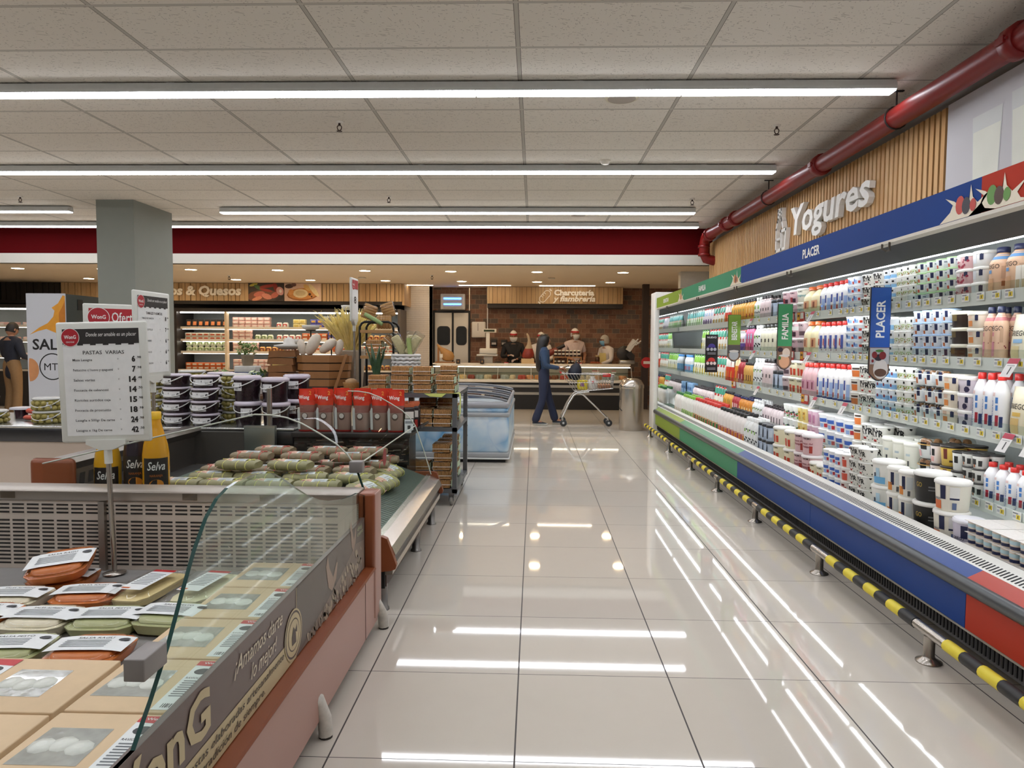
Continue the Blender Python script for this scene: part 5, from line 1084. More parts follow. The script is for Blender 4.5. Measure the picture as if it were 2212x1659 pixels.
def leafwrap(lab, leaf, cord, w=.275, d=.17, h=.062):
    o = MB(); rs = []; R = random.Random(lab)
    for i in range(9):
        t = i / 8; k = (1 - .16 * abs(2 * t - 1) ** 4) if 0 < i < 8 else .72
        rs.append([(w * (t - .5), d / 2 * k * abs(math.cos(a)) ** .6 * (1 if math.cos(a) > 0 else -1) * (1 + .05 * R.uniform(-1, 1)), h / 2 + h / 2 * (1 + .1 * R.uniform(-1, 1)) * (abs(math.sin(a)) ** .7) * (1 if math.sin(a) > 0 else -1) * k) for a in [2 * PI * j / 14 for j in range(14)]])
    o = o.rings(rs, 0).build('leaf_wrapped_tamale', M(leaf, 0.45, 0, 0.28, 26, 0.5)); tag(o, lab, 'wrapped parcel', 'leaf wrapped parcels in the glass island')
    k_ = []
    q = MB(); C = lambda x, a, e=1.03: (x, d / 2 * e * math.cos(a), h / 2 + h / 2 * e * (abs(math.sin(a)) ** .7) * (1 if math.sin(a) > 0 else -1))
    for x in (-.07, .02, .085): q.tube([C(x, 2 * PI * j / 14) for j in range(15)], .0035, 5)
    q.tube([C(w * .49 * (t / 6 - 1), PI * .5, 1.05) for t in range(0, 13)][1:-1], .0035, 5)
    k_.append(q.build('cord', M(cord, 0.6), o))
    q = MB(); n = 6
    def S(x, y): return (x, y, h * 1.02 + .004 - 4.5 * y * y - 12 * max(0, abs(x) - .08) ** 2)
    for i in range(n):
        for j in range(4):
            x0, x1 = -.125 + .19 * i / n, -.125 + .19 * (i + 1) / n; y0, y1 = -.082 + .115 * j / 4, -.082 + .115 * (j + 1) / 4
            q.quad(S(x0, y0), S(x1, y0), S(x1, y1), S(x0, y1), 0 if i < 3 else 1)
    for i in range(3): q.quad(*[(S(x, y)[0], S(x, y)[1], S(x, y)[2] + .0008) for x, y in ((-.115 + .026 * i, -.065), (-.098 + .026 * i, -.065), (-.098 + .026 * i, -.02), (-.115 + .026 * i, -.02))], 2)
    for i in range(4): q.quad(*[(S(x, y)[0], S(x, y)[1], S(x, y)[2] + .0008) for x, y in ((-.02, -.065 + .018 * i), (.05, -.065 + .018 * i), (.05, -.059 + .018 * i), (-.02, -.059 + .018 * i))], 3)
    k_.append(q.build('label', [M('e2b8a4', 0.5), M('dfe3e6', 0.4), M('a8645a', 0.5), M('a7adb2', 0.5)], o)); KIDS[o.name] = k_
    return o
gt = br = None; R_ = random.Random(11)
rowsT = [(4.32, .503, 'g', (-2.22, -1.95, -1.64, -1.33), 'front row'), (4.56, .503, 'g', (-2.12, -1.80, -1.48, -1.20), 'second row'), (4.82, .503, 'b', (-2.18, -1.87, -1.54, -1.24), 'third row'), (5.06, .503, 'b', (-2.10, -1.78, -1.46, -1.19), 'fourth row'), (5.30, .503, 'b', (-2.06, -1.75, -1.44, -1.18), 'last row'),
         (4.60, .578, 'g', (-1.95, -1.60), 'pile on second row'), (4.95, .578, 'b', (-2.02, -1.66, -1.32), 'pile behind third row'), (5.22, .578, 'b', (-1.92, -1.56, -1.26), 'pile on the last row')]
for y, z, kd, xs, rn in rowsT:
    for i, x in enumerate(xs):
        lab = '%s leaf parcel, %s from left in %s of glass island' % ('green yellow-corded' if kd == 'g' else 'brown red-corded', ordw(i), rn)
        loc = (x + R_.uniform(-.02, .02), y, z); rot = R_.uniform(-.18, .18)
        if kd == 'g' and gt is None: gt = leafwrap(lab, '97916a', 'd9d57c'); gt.location = loc
        elif kd == 'b' and br is None: br = leafwrap(lab, '8d7c60', 'c8645a'); br.location = loc
        else: dup(gt if kd == 'g' else br, loc, rot, lab)
for i, (x, y, z, r_, l) in enumerate(((-1.06, 4.35, .475, 1.2, 'green yellow-corded leaf parcel sliding down the slope behind the clamp'), (-1.03, 4.72, .45, 1.35, 'green yellow-corded leaf parcel on the slope beside the aisle glass'), (-1.06, 5.08, .455, 1.4, 'green yellow-corded leaf parcel on the slope toward the far end'))):
    dup(gt, (x, y, z), (0, math.radians(19), 0) if False else (math.radians(19), 0, r_), l)
# juice bottles
def juice(lab, loc, col, cap, rot):
    o = tag(MB().lathe([(.066, 0), (.074, .012), (.074, .25), (.066, .31), (.042, .40), (.032, .44), (.031, .47)], 20).build('juice_bottle', M(col, 0.15, 0, 0.05, 6, spec=0.7)), lab, 'juice bottle', 'tall juice bottles in the glass island'); o.location = loc; o.rotation_euler = (0, 0, rot)
    MB().lathe([(.034, .46), (.034, .50), (.03, .503)], 16).build('cap', M(cap, 0.35), o)
    q = MB(); P = lambda a, z, e=.0752: (math.sin(a) * e, -math.cos(a) * e, z); n = 8
    for i in range(n):
        a0, a1 = -1.0 + 2.0 * i / n, -1.0 + 2.0 * (i + 1) / n; q.quad(P(a0, .05), P(a1, .05), P(a1, .235), P(a0, .235), 0)
    q.text('Selva', .05, lambda x, y, e: P(x / .075, .165 + y, .0762), 1, .10, .015, .3)
    q.text('NARANJA', .014, lambda x, y, e: P(x / .075, .125 + y, .0762), 2, .07, .01)
    for zc, c_ in ((.08, 3),): q.poly([P(.04 * math.cos(t) / .075 , zc + .03 * math.sin(t), .0764) for t in [2 * PI * i / 14 for i in range(14)]], c_)
    q.build('label', [M('2a2523', 0.4), M('efeee9', 0.5), M('b8682c', 0.5), M('d98a2c', 0.5)], o)
juice('tall yellow juice bottle beside the price sign pole', (-2.55, 4.12, .441), 'dda520', 'e8b81c', .35); juice('tall dark purple juice bottle between two yellow ones', (-2.40, 4.17, .502), '2e2530', '3a2c34', .35); juice('tall yellow juice bottle nearest the leaf parcels', (-2.245, 4.10, .502), 'e0a01e', 'e8b81c', .5)
# ---------------------------------------------------------------- two more price stands
s2 = sign_stand('white framed sign with red Oferta header peeking above the main price sign', (-2.90, 4.80, 0.0), 1.12, 1.675, .37, .75, [], '', 'oferta', 0)
TL = [('TAMALES DE CHANCHO', '8', '.90'), ('TAMALES DE POLLO', '7', '.90'), ('TAMALES VERDES', '6', '.90'), ('HUMITAS DULCES', '6', '.50'), ('JUANE DE GALLINA', '6', '.50')]
s3 = sign_stand('white price list seen at a slant beside the grey column', (-2.50, 4.57, 0.502), 1.185, 1.745, .415, 1.55, TL, 'TAMALES Y HUMITAS', 'list', 0)
s4 = sign_stand('narrow white price sign with an 8 seen almost edge on', (-1.868, 7.32, 0.881), 1.64, 2.09, .26, 1.55, [('', '8', '.90')], '8', 'single', 0)
# ================================================================ olive island
oi = thing('olive_display_island', 'steel and beige refrigerated island stacked with tubs of olives', 'display counter')
MB().box(-5.4, -2.84, 5.72, 6.72, 0.12, 0.58).build('front_panel', M('c9b8a8', 0.45, 0, 0.02, 3), oi)
MB().box(-5.4, -1.97, 5.70, 6.74, 0.58, 0.695, 0, .01).build('steel_band', steel('57575a', 0.3, 3), oi)
MB().box(-5.4, -1.96, 5.69, 6.75, 0.695, 0.716, 0, .006).build('rim', steel('d9d9d6', 0.25, 4), oi)
MB().box(-5.4, -2.84, 5.75, 6.7, 0.0, 0.12).build('kick_plate', M('241f1d', 0.6), oi)
MB().box(-2.84, -1.97, 5.74, 6.72, 0.0, 0.58).build('end_panel', M('7d7770', 0.4), oi)
def olive_tub(fruit, lab, h, r=.112, lidc='cfc6d2'):
    P = M({'g': '8f8640', 'p': '2b1c22'}[fruit], 0.25, 0, 0.35, 38, 0.3, spec=0.6)
    o = MB().lathe([(r * .86, 0), (r * .88, .006), (r * .97, h * .86)], 20).build('olive_tub', P)
    tag(o, lab, 'tub of olives', 'lidded tubs of %s olives' % ('green' if fruit == 'g' else 'purple'))
    LM = M('c9c9c4' if fruit == 'g' else lidc, 0.25, 0, 0.05, 10); k = [MB().lathe([(r * .99, h * .83), (r * 1.03, h * .85), (r * 1.03, h * .96), (r * .95, h * .97), (r * .93, h)], 20).build('lid', LM, o)]
    hp = [(r * 1.035 * math.cos(a), -r * 1.035 * abs(math.sin(a)) ** .9 * (1 if math.sin(a) >= 0 else -1), h * .84 - .06 * math.sin(a)) for a in [PI * i / 12 for i in range(13)]]
    k.append(MB().tube(hp, .0045, 6).build('handle', M('dcdcd8', 0.35), o))
    if fruit == 'g':
        q = MB(); R = random.Random(5)
        for i in range(26):
            a = 2 * PI * i / 13 + (i // 13) * .24; q.ball((r * .90 * math.cos(a), r * .90 * math.sin(a), h * (.22 if i < 13 else .58)), .024, 7, rz=.022)
        k.append(q.build('olives', M('a0934e', 0.3, 0, 0.15, 30), o)); k[-1]['kind'] = 'stuff'
    q = MB(); P_ = lambda a, z, e=1.0: (math.sin(a) * r * .985 * e, -math.cos(a) * r * .985 * e, z); n = 6; a0, a1 = (-.75, .75) if fruit == 'p' else (.5, .9)
    zl, zh = h * .2, h * .68
    if h > .15: zl, zh, a0, a1 = h * .42, h * .74, -.2, .65
    for i in range(n):
        x0, x1 = a0 + (a1 - a0) * i / n, a0 + (a1 - a0) * (i + 1) / n; q.quad(P_(x0, zl), P_(x1, zl), P_(x1, zh), P_(x0, zh), 0)
    q.quad(P_(a0 + .1, zl + (zh - zl) * .55, 1.006), P_(a0 + .7, zl + (zh - zl) * .55, 1.006), P_(a0 + .7, zl + (zh - zl) * .8, 1.006), P_(a0 + .1, zl + (zh - zl) * .8, 1.006), 1)
    if fruit == 'p':
        q.poly([P_(a1 - .14 + .1 * math.cos(t), (zl + zh) / 2 + .011 * math.sin(t), 1.006) for t in [2 * PI * i / 10 for i in range(10)]], 1)
        for i in range(5): q.quad(P_(a1 - .55 + .05 * i, zl + .008, 1.006), P_(a1 - .53 + .05 * i, zl + .008, 1.006), P_(a1 - .53 + .05 * i, zl + .025, 1.006), P_(a1 - .55 + .05 * i, zl + .025, 1.006), 1)
    k.append(q.build('label', [M('e4e4e4', 0.45), M('2c2a2c', 0.5)], o)); KIDS[o.name] = k
    return o
T4 = ['bottom', 'third down', 'second down', 'top']; TO = {}
def stack(f, x, y, n, h, lab, z0=0.7165, lidc='cfc6d2'):
    for i in range(n):
        nm = (T4 if n == 4 else ['bottom', 'middle', 'top'] if n == 3 else ['lower', 'upper'] if n == 2 else [''])[i]
        l = ('%s tub of %s olives, %s' % ('short' if h < .15 else 'tall', 'green' if f == 'g' else 'purple', ('%s of stack ' % nm if n > 1 else '') + lab)); loc = (x + random.uniform(-.004, .004), y, z0 + i * (h + .0008)); rz = random.uniform(-.7, .7)
        if (f, h) not in TO: o = olive_tub(f, l, h, .112, lidc); TO[(f, h)] = o; o.location = loc
        else: dup(TO[(f, h)], loc, rz, l)
stack('g', -3.262, 5.97, 4, .108, 'beside the main price sign'); stack('p', -3.012, 5.86, 4, .108, 'standing first after the green stack'); stack('p', -2.762, 5.84, 4, .106, 'standing second after the green stack')
stack('g', -2.60, 6.07, 4, .107, 'between the two purple groups'); stack('p', -2.40, 5.84, 2, .212, 'next to the green stack'); stack('p', -2.165, 5.84, 2, .205, 'behind the steel post')
stack('p', -2.085, 6.13, 2, .212, 'set back behind the steel post'); stack('p', -2.80, 6.22, 4, .108, 'in the rear row'); stack('g', -3.06, 6.22, 4, .112, 'in the rear row')
stack('g', -4.62, 5.86, 1, .112, 'alone at the far left on the steel rim'); stack('g', -4.16, 5.9, 2, .110, 'half hidden by the main price sign')
for i, (x, y, l) in enumerate(((-4.66, 6.25, 'first'), (-4.5, 6.27, 'second'))):
    o = tag(MB().lathe([(.06, 0), (.072, .08)], 4, m=0, p=6).build('purple_fruit_tub', M('3a1a26', 0.25, 0, 0.2, 20)), 'small purple fruit tub at the far left, %s of the two' % l, 'tub', 'small purple fruit tubs'); o.location = (x, y, .717); MB().lathe([(.078, .08), (.078, .095), (.07, .1)], 12, p=5).build('lid', M('c9c6cc', 0.3), o)
R_ = random.Random(4)
for i in range(6):
    o = tag(MB().lathe([(.012, -.15), (.038, -.12), (.045, 0), (.038, .12), (.012, .15)], 10, (0, 0, .028), ax='x', sx=1, sy=.62).build('vacuum_pack', M('d8604e', 0.2, 0, 0.2, 24)), 'orange vacuum pack of fish, %s from the back of the pile by the olives' % ordw(i), 'fish pack', 'orange vacuum packs at the far left'); o.location = (-4.34 + .02 * (i % 2), 6.03 + .1 * (i % 3), .718 + .058 * (i // 3)); o.rotation_euler = (0, 0, R_.uniform(-.3, .3))
o = tag(MB().box(-.16, .16, -.03, .03, 0, .16, 0, .02).build('yellow_bag', M('e0a41e', 0.35, 0, 0.15, 14, 0.5)), 'crumpled bright yellow snack bag behind the orange fish packs', 'bag'); o.location = (-4.44, 6.5, .718); o.rotation_euler = (.2, .1, .1)
MB().poly([(.02 + .05 * math.cos(2 * PI * i / 14), -.032, .05 + .035 * math.sin(2 * PI * i / 14)) for i in range(14)]).build('oval_label', M('e6e2d4', 0.5), o)
# ================================================================ dark case with the red bags
dc = thing('dark_cheese_case', 'dark glass fronted case carrying red snack bags on its ledge', 'display counter')
MB().box(-1.93, -1.02, 5.62, 6.04, 0.10, 0.66).build('body', M('38322e', 0.25, 0.1, 0.2, 5), dc)
MB().box(-1.95, -0.99, 5.58, 6.06, 0.66, 0.70, 0, .005).build('ledge', M('2f2b29', 0.35), dc)
MB().box(-1.93, -1.0, 5.6, 5.615, 0.44, 0.66).build('dark_glass', M('2a2724', 0.06, 0.0, 0.4, 3, spec=0.8), dc)
R_ = random.Random(9); q = MB()
for i in range(60):
    x = R_.uniform(-1.9, -1.03); z = R_.uniform(.46, .64); w_ = R_.uniform(.02, .1); q.quad((x, 5.598, z), (min(x + w_, -1.01), 5.598, z + .003), (min(x + w_, -1.01), 5.598, z + .009), (x, 5.598, z + .006), i % 3)
q.build('painted_reflections', [M('5d5048', 0.4), M('7a6652', 0.4), M('8a8478', 0.4)], dc)  # streaks painted on the dark glass as reflections of packets
MB().prism([(-0.98, 0.70), (-0.90, 0.74), (-0.90, 0.76), (-0.98, 0.72)], 'y', 5.6, 6.0).build('side_rail', M('3c3c3c', 0.35), dc)
for x in (-1.85, -1.1): MB().box(x - .03, x + .03, 5.7, 5.76, 0, .1).build('leg', steel(), dc)
def snack(lab, w=.135, h=.345, d=.085):
    n = 16; zs = [0, .04, .2, .45, .62, .78, .92, 1.0]; kw = [.46, .48, .48, .47, .44, .46, .49, .49]; kd = [.4, .5, .48, .42, .34, .22, .06, .02]
    R = random.Random(2); rs = [[(math.cos(t) * w * a + (.012 * R.uniform(-1, 1) if z > .6 else 0), math.sin(t) * d * b_, z * h) for t in [2 * PI * i / n for i in range(n)]] for z, a, b_ in zip(zs, kw, kd)]
    o = MB().rings(rs, [0, 1, 1, 2, 3, 3, 3]).build('snack_bag', [M('b8302a', 0.3), M('9c8276', 0.35, 0, 0.1, 10), M('8d5a52', 0.25, 0, 0.2, 16), M('d23a26', 0.2, 0, 0.15, 12)])
    tag(o, lab, 'snack bag', 'red snack bags on the dark ledge')
    k = []; f = lambda x, z, e: (x, -d * .5 - .003 - e + .06 * max(0, z / h - .45) * .55, z)
    q = MB(); q.poly([f(.026 * math.cos(t), .125 + .03 * math.sin(t), .004) for t in [2 * PI * i / 14 for i in range(14)]], 0).poly([f(.02 * math.cos(t), .13 + .02 * math.sin(t), .006) for t in [2 * PI * i / 14 for i in range(14)]], 1)
    q.text('Wong', .03, lambda x, y, e: f(x - .005, .265 + y, .012), 2, .085, .04); q.text('2', .03, lambda x, y, e: f(x + .045, .30 + y, .015), 3, .02, .04)
    q.poly([f(x, z, .003) for x, z in ((-.055, .02), (-.035, .02), (-.04, .19), (-.05, .2), (-.06, .17))], 4)
    k.append(q.build('print', [M('5a4a42', 0.4), M('d3cdc6', 0.3), M('efe9e2', 0.5), M('e08a2c', 0.5), M('c2c4c2', 0.25)], o)); KIDS[o.name] = k
    return o
sb = snack('red topped snack bag at the left end of the row on dark ledge'); sb.location = (-1.85, 5.67, .701)
for i, x in enumerate((-1.70, -1.55, -1.405, -1.26, -1.12)): dup(sb, (x, 5.67 + .012 * (i % 2), .701), (.0, 0, .06 * (-1) ** i), 'red topped snack bag, %s from the left end on dark ledge' % ordw(i + 1))
for i, x in enumerate((-1.78, -1.60, -1.42, -1.24)): dup(sb, (x, 5.80, .701), (0, 0, .1), 'red topped snack bag in the rear row on dark ledge, %s from the left' % ordw(i))
def coffee(lab):
    o = MB().box(-.045, .045, -.03, .03, 0, .20, 0, .012).build('chocolate_pouch', M('2c201c', 0.3, 0, 0.2, 20)); tag(o, lab, 'pouch', 'dark pouches beside the red bags')
    q = MB(); 
    for sy, nx in ((-.0305, 1), (.0305, -1)): q.quad((-.035 * nx, sy, .11), (.035 * nx, sy, .11), (.035 * nx, sy, .165), (-.035 * nx, sy, .165), 0).quad((-.03 * nx, sy * 1.02, .03), (.03 * nx, sy * 1.02, .03), (.03 * nx, sy * 1.02, .09), (-.03 * nx, sy * 1.02, .09), 1)
    q.quad((.0455, -.025, .11), (.0455, .025, .11), (.0455, .025, .165), (.0455, -.025, .165), 0).quad((.046, -.022, .03), (.046, .022, .03), (.046, .022, .09), (.046, -.022, .09), 1)
    KIDS[o.name] = [q.build('print', [M('dcd6ce', 0.4), M('b83a30', 0.4)], o), MB().box(-.045, .045, -.006, .006, .2, .225).build('top_seal', M('c96a44', 0.3), o)]
    return o
co = coffee('dark pouch with white band beside the last red bag'); co.location = (-1.02, 5.70, .701); co.rotation_euler = (0, 0, .4)
for i, (x, y, z) in enumerate(((-1.0, 5.80, .701), (-1.01, 5.90, .701), (-1.02, 5.985, .701), (-1.12, 5.90, .701), (-1.12, 5.98, .701))): dup(co, (x, y, z), .4 + .15 * (i % 2), 'dark pouch with white band, %s in the rear group beside red bags' % ordw(i))
o = tag(MB().box(-.035, .035, -.003, .003, 0, .11).quad((-.012, -.0035, .03), (.012, -.0035, .03), (.012, -.0035, .06), (-.012, -.0035, .06), 1).quad((-.03, -.0035, .075), (.03, -.0035, .075), (.03, -.0035, .095), (-.03, -.0035, .095), 2).build('price_card', [M('dfe2e3', 0.5), M('3a3a3a', 0.5), M('8d9094', 0.5)]), 'small white price card standing at the corner of the red bags', 'price card'); o.location = (-1.0, 5.605, .701); o.rotation_euler = (-.15, 0, .2)
# ================================================================ rolling rack of toast packs
rk = thing('rolling_bakery_rack', 'grey steel rolling rack stacked with packs of toast', 'rack')
GF = M('6f7173', 0.4, 0.5, 0.06, 12)
RX0, RX1, RY0, RY1 = -1.46, -0.668, 6.08, 7.06
for x in (RX0, RX1 - .04):
    for y in (RY0, RY1 - .04):
        MB().box(x, x + .04, y, y + .04, .105, .985).build('upright', GF, rk)
for z, n in ((.95, 'top_shelf'), (.655, 'middle_shelf'), (.115, 'bottom_shelf')):
    MB().box(RX0, RX1, RY0, RY1, z, z + .035).build(n, GF, rk)
q = MB()
for z in (.40, .50, .60, .70, .80): q.lathe([(.008, 0), (.008, .002)], 10, (RX1 + .0005, RY1 - .02, z), ax='x')
q.build('peg_holes', M('1a1a1a', 0.6), rk)
for x in (RX0 + .05, RX1 - .05):
    for y in (RY0 + .05, RY1 - .05):
        c = MB().box(x - .025, x + .025, y - .02, y + .02, .085, .115).build('caster', steel('8a8a8a', 0.35), rk)
        for s in (-1, 1): MB().box(x + s * .02 - .002, x + s * .02 + .002, y - .03, y + .02, .04, .09).build('fork', steel('8a8a8a', 0.35), c)
        MB().lathe([(.01, -.014), (.036, -.014), (.042, -.008), (.042, .008), (.036, .014), (.01, .014)], 16, (x, y - .01, .043), ax='x').build('wheel', M('8b8780', 0.5), c)
def toast(lab, w=.158, d=.20, h=.078):
    o = MB(); n = 13; z0, z1 = .006, h - .004; up = []
    pts = []
    for i in range(n):
        x0 = -w / 2 + .004 + (w - .008) * i / n; x1 = x0 + (w - .008) / n * .62
        pts += [(x0, z1), (x1, z1), (x1, z0 + .006), (x1 + (w - .008) / n * .38, z0 + .006)]
    pts = [(-w / 2 + .004, z0)] + pts[:-2] + [(pts[-3][0], z0)]
    o = o.prism(pts, 'y', -d / 2 + .004, d / 2 - .004).build('toast_pack', M('cf9c64', 0.8, 0, 0.3, 55, 0.4)); tag(o, lab, 'pack of toast', 'clear packs of toast')
    k = [MB().box(-w / 2, w / 2, -d / 2, d / 2, 0, h, 0, .006).build('clear_wrap', GL('f8f7f4', 0.5), o)]
    q = MB(); e = .0012
    q.prism([(-w / 2 - e, h * .40), (w / 2 + e, h * .40), (w / 2 + e, h * .46), (-w / 2 - e, h * .46)], 'y', -d / 2 - e, d / 2 + e)
    k.append(q.build('band', M('e3ddd2', 0.4), o)); k.append(MB().box(w / 2, w / 2 + .004, -d * .4, d * .4, .01, h * .8).build('side_label', M('b9cdae', 0.5, 0, 0.3, 60), o)); KIDS[o.name] = k
    return o
tp = None
def put_toast(x, y, z, n, lab):
    global tp
    for i in range(n):
        nm = {1: 'single', 2: ['lower', 'upper'][i % 2], 3: ['bottom', 'middle', 'topmost'][min(i, 2)], 5: '%s from bottom' % ordw(i)}.get(n, '') if n != 1 else 'single'
        l = 'toast pack, %s in %s' % (nm, lab); loc = (x + random.uniform(-.006, .006), y, z + i * .0788)
        if tp is None: tp = toast(l); tp.location = loc
        else: dup(tp, loc, random.uniform(-.05, .05), l)
put_toast(-1.165, 6.19, .9855, 3, 'first stack on the rack top'); put_toast(-.975, 6.19, .9855, 3, 'second stack on the rack top'); put_toast(-.775, 6.20, .9855, 2, 'corner stack on the rack top by the aisle')
put_toast(-1.37, 6.19, .9855, 2, 'stack on the rack top behind the plant'); put_toast(-.775, 6.44, .9855, 3, 'second row stack on the rack top by the aisle'); put_toast(-.98, 6.44, .9855, 2, 'second row stack at the middle of rack top')
put_toast(-.965, 6.20, .6905, 2, 'inner front stack on the middle shelf'); put_toast(-.798, 6.20, .6905, 2, 'outer front stack on the middle shelf'); put_toast(-.798, 6.45, .6905, 3, 'rear stack on the middle shelf by the aisle'); put_toast(-.97, 6.45, .6905, 3, 'rear stack inside the middle shelf'); put_toast(-.798, 6.75, .6905, 2, 'last stack on the middle shelf')
put_toast(-.80, 6.20, .1505, 5, 'front stack on the bottom shelf'); put_toast(-.80, 6.45, .1505, 5, 'second stack on the bottom shelf'); put_toast(-.99, 6.2, .1505, 3, 'inner front stack on the bottom shelf'); put_toast(-.80, 6.75, .1505, 5, 'third stack on the bottom shelf')
o = tag(MB().poly([(-.95, 6.072, .9870), (-.66, 6.072, .9870), (-.66, 6.35, .9870), (-.70, 6.10, .9870)]).strip([(-.668, .9870), (-.652, .978), (-.648, .94), (-.650, .80)], 'y', 6.12, 6.24).quad((-.955, 6.071, .9870), (-.76, 6.071, .9870), (-.80, 6.071, .955), (-.90, 6.071, .96)).build('paper_sheet', M('cdd676', 0.6)), 'yellow green paper sheet hanging over the rack corner by the aisle', 'paper sheet')
# ================================================================ chest freezer with ice print
def ice_mat():
    b = NB('printed_ice_cubes', 0.3, 0, 0.5); n = b.n('TexNoise'); n.inputs['Scale'].default_value = 2.3; n.inputs['Detail'].default_value = 1.0; b.l(b.pos, n.inputs['Vector'])
    mx = b.n('VectorMath', operation='ADD'); b.l(b.pos, mx.inputs[0]); sc = b.n('VectorMath', operation='SCALE'); b.l(n.outputs['Color'], sc.inputs[0]); sc.inputs[3].default_value = 0.35; b.l(sc.outputs[0], mx.inputs[1])
    v = b.n('TexVoronoi', feature='F1'); v.inputs['Scale'].default_value = 2.6; b.l(mx.outputs[0], v.inputs['Vector'])
    e = b.n('TexVoronoi', feature='DISTANCE_TO_EDGE'); e.inputs['Scale'].default_value = 2.6; b.l(mx.outputs[0], e.inputs['Vector'])
    r = b.white(v.outputs['Position'])
    f = b.math('MULTIPLY', b.math('SUBTRACT', b.noise(5.0), .38), 4.0, True)
    c = b.mix(b.math('MULTIPLY', r, .8), 'd3e2ec', '8fc3e4'); c = b.mix(b.math('MULTIPLY', f, .55), c, 'eaf0f3')
    ed = b.math('SUBTRACT', 1.0, b.math('MULTIPLY', e.outputs['Distance'], 5.0, True), True)
    return b.out(b.mix(b.math('MULTIPLY', b.math('MULTIPLY', ed, ed), b.math('MULTIPLY', b.math('SUBTRACT', b.noise(2.0), .25), 2.2, True)), c, '3f93cc'))
fz = thing('chest_freezer', 'chest freezer wrapped in blue ice cube print with sliding glass lids', 'freezer')
ICE = ice_mat(); FG = M('a3a6a8', 0.4, 0, 0.03, 6)
FX0, FX1, FY0, FY1 = -1.75, -0.30, 8.36, 10.75
MB().box(FX0 + .04, FX1 - .04, FY0 + .04, FY1 - .04, 0, .05).build('base', M('141414', 0.6), fz)
MB().box(FX0, FX1, FY0, FY1, .11, .59, 0, .05, 4).build('printed_body', ICE, fz)
MB().box(FX0 - .012, FX1 + .012, FY0 - .012, FY1 + .012, .04, .06, 0, .009, 3).build('skirt', M('d6d7d6', 0.4), fz)
MB().box(FX0 - .008, FX1 + .008, FY0 - .008, FY1 + .008, .058, .125, 0, .02, 3).build('lower_bumper', FG, fz)
MB().box(FX0 - .012, FX1 + .012, FY0 - .012, FY1 + .012, .545, .60, 0, .02, 3).build('upper_bumper', FG, fz)
MB().box(FX0 + .006, FX1 - .006, FY0 + .006, FY1 - .006, .59, .66, 0, .04, 4).build('printed_collar', ICE, fz)
MB().box(FX0 - .005, FX1 + .005, FY0 - .005, FY1 + .005, .65, .725, 0, .035, 4).build('rim', M('9fa0a4', 0.35, 0, 0.03, 6), fz)
def arch(x): t = (x - FX0) / (FX1 - FX0); return .725 + .085 * math.sin(PI * min(1, max(0, t))) ** .6
xs = [FX0 + .02 + (FX1 - FX0 - .04) * i / 14 for i in range(15)]
MB().strip([(x, arch(x) - .008) for x in xs], 'y', FY0 + .1, FY1 - .1).build('glass_lid', GL('c9d3d8', 1.3), fz)
for y in (FY0 + .05, FY0 + .8, FY0 + 1.5, FY1 - .05):
    MB().tube([(x, y, arch(x)) for x in xs], .013, 8).build('lid_frame', M('85878b', 0.35), fz)
MB().box(FX0 + .06, FX1 - .06, FY0 + .08, FY0 + .4, .725, .732).build('white_tray', M('e9ecee', 0.3), fz)
R_ = random.Random(6)
for i in range(8):
    x = FX0 + .15 + R_.random() * 1.1; y = FY0 + .7 + R_.random() * 1.4
    o = tag(MB().box(x - .09, x + .09, y - .06, y + .06, .727, .745, 0, .006).build('frozen_food_pack', M(R_.choice(['b86a4a', '5a6a9a', 'd9c9b0', '8a3a3a']), 0.35, 0, 0.2, 20)), 'frozen food pack seen through the freezer lid, %s of eight' % ordw(i), 'frozen pack', 'packs under the freezer glass')
# ================================================================ rustic display table
dt = thing('rustic_display_table', 'brown display table holding crate, stands and plants behind the olive tubs', 'table')
MB().box(-3.45, -1.36, 7.08, 8.12, .84, .88, 0, .008).build('table_top', M('5d3d24', 0.5, 0, 0.15, 8), dt)
for x in (-3.4, -1.44):
    for y in (7.12, 8.04): MB().box(x, x + .06, y, y + .06, 0, .84).build('leg', M('4a3220', 0.5), dt)
WOODB = M('9a6a3c', 0.55, 0, 0.12, 14)
cr = thing('slatted_wooden_crate', 'large brown slatted wooden crate with cut corners on the display table', 'crate', (-2.21, 7.36, .881))
H8 = [(-.27, -.06), (-.18, -.155), (.10, -.155), (.27, -.02), (.27, .1), (.18, .17), (-.18, .17), (-.27, .1)]
for k in range(5):
    z = .005 + k * .082; g_ = 1 - .03 * (4 - k)
    MB().prism([(x * g_, y * g_) for x, y in H8], 'z', z, z + .07).build('slat_ring', WOODB, cr)
MB().prism([(x * .9, y * .9) for x, y in H8], 'z', 0, .40).build('inner_wall', M('3b2a1c', 0.7), cr)
MB().prism([(.13, .0), (.16, .0), (.30, .42), (.27, .42)], 'y', -.19, -.17).build('leaning_strip', WOODB, cr)
for i, (x, y, s, a, l) in enumerate(((-.10, -.05, 1.0, .5, 'large cream loaf standing upright in the crate'), (.06, -.06, .85, .9, 'cream loaf leaning in the middle of the crate'), (.17, -.03, .7, .2, 'small cream loaf by the crate corner'), (-.215, -.06, .7, -.2, 'small cream loaf at the other crate end'))):
    o = tag(MB().lathe([(.02, -.12), (.05, -.09), (.062, 0), (.055, .08), (.02, .12)], 12).build('bread_loaf', M('dccfbc', 0.8, 0, 0.1, 30, 0.3)), l, 'bread loaf', 'cream loaves in the crate'); o.scale = (s, s, s); o.location = (-2.21 + x, 7.36 + y, .881 + .42 + .10 * s); o.rotation_euler = (0, a, 0)
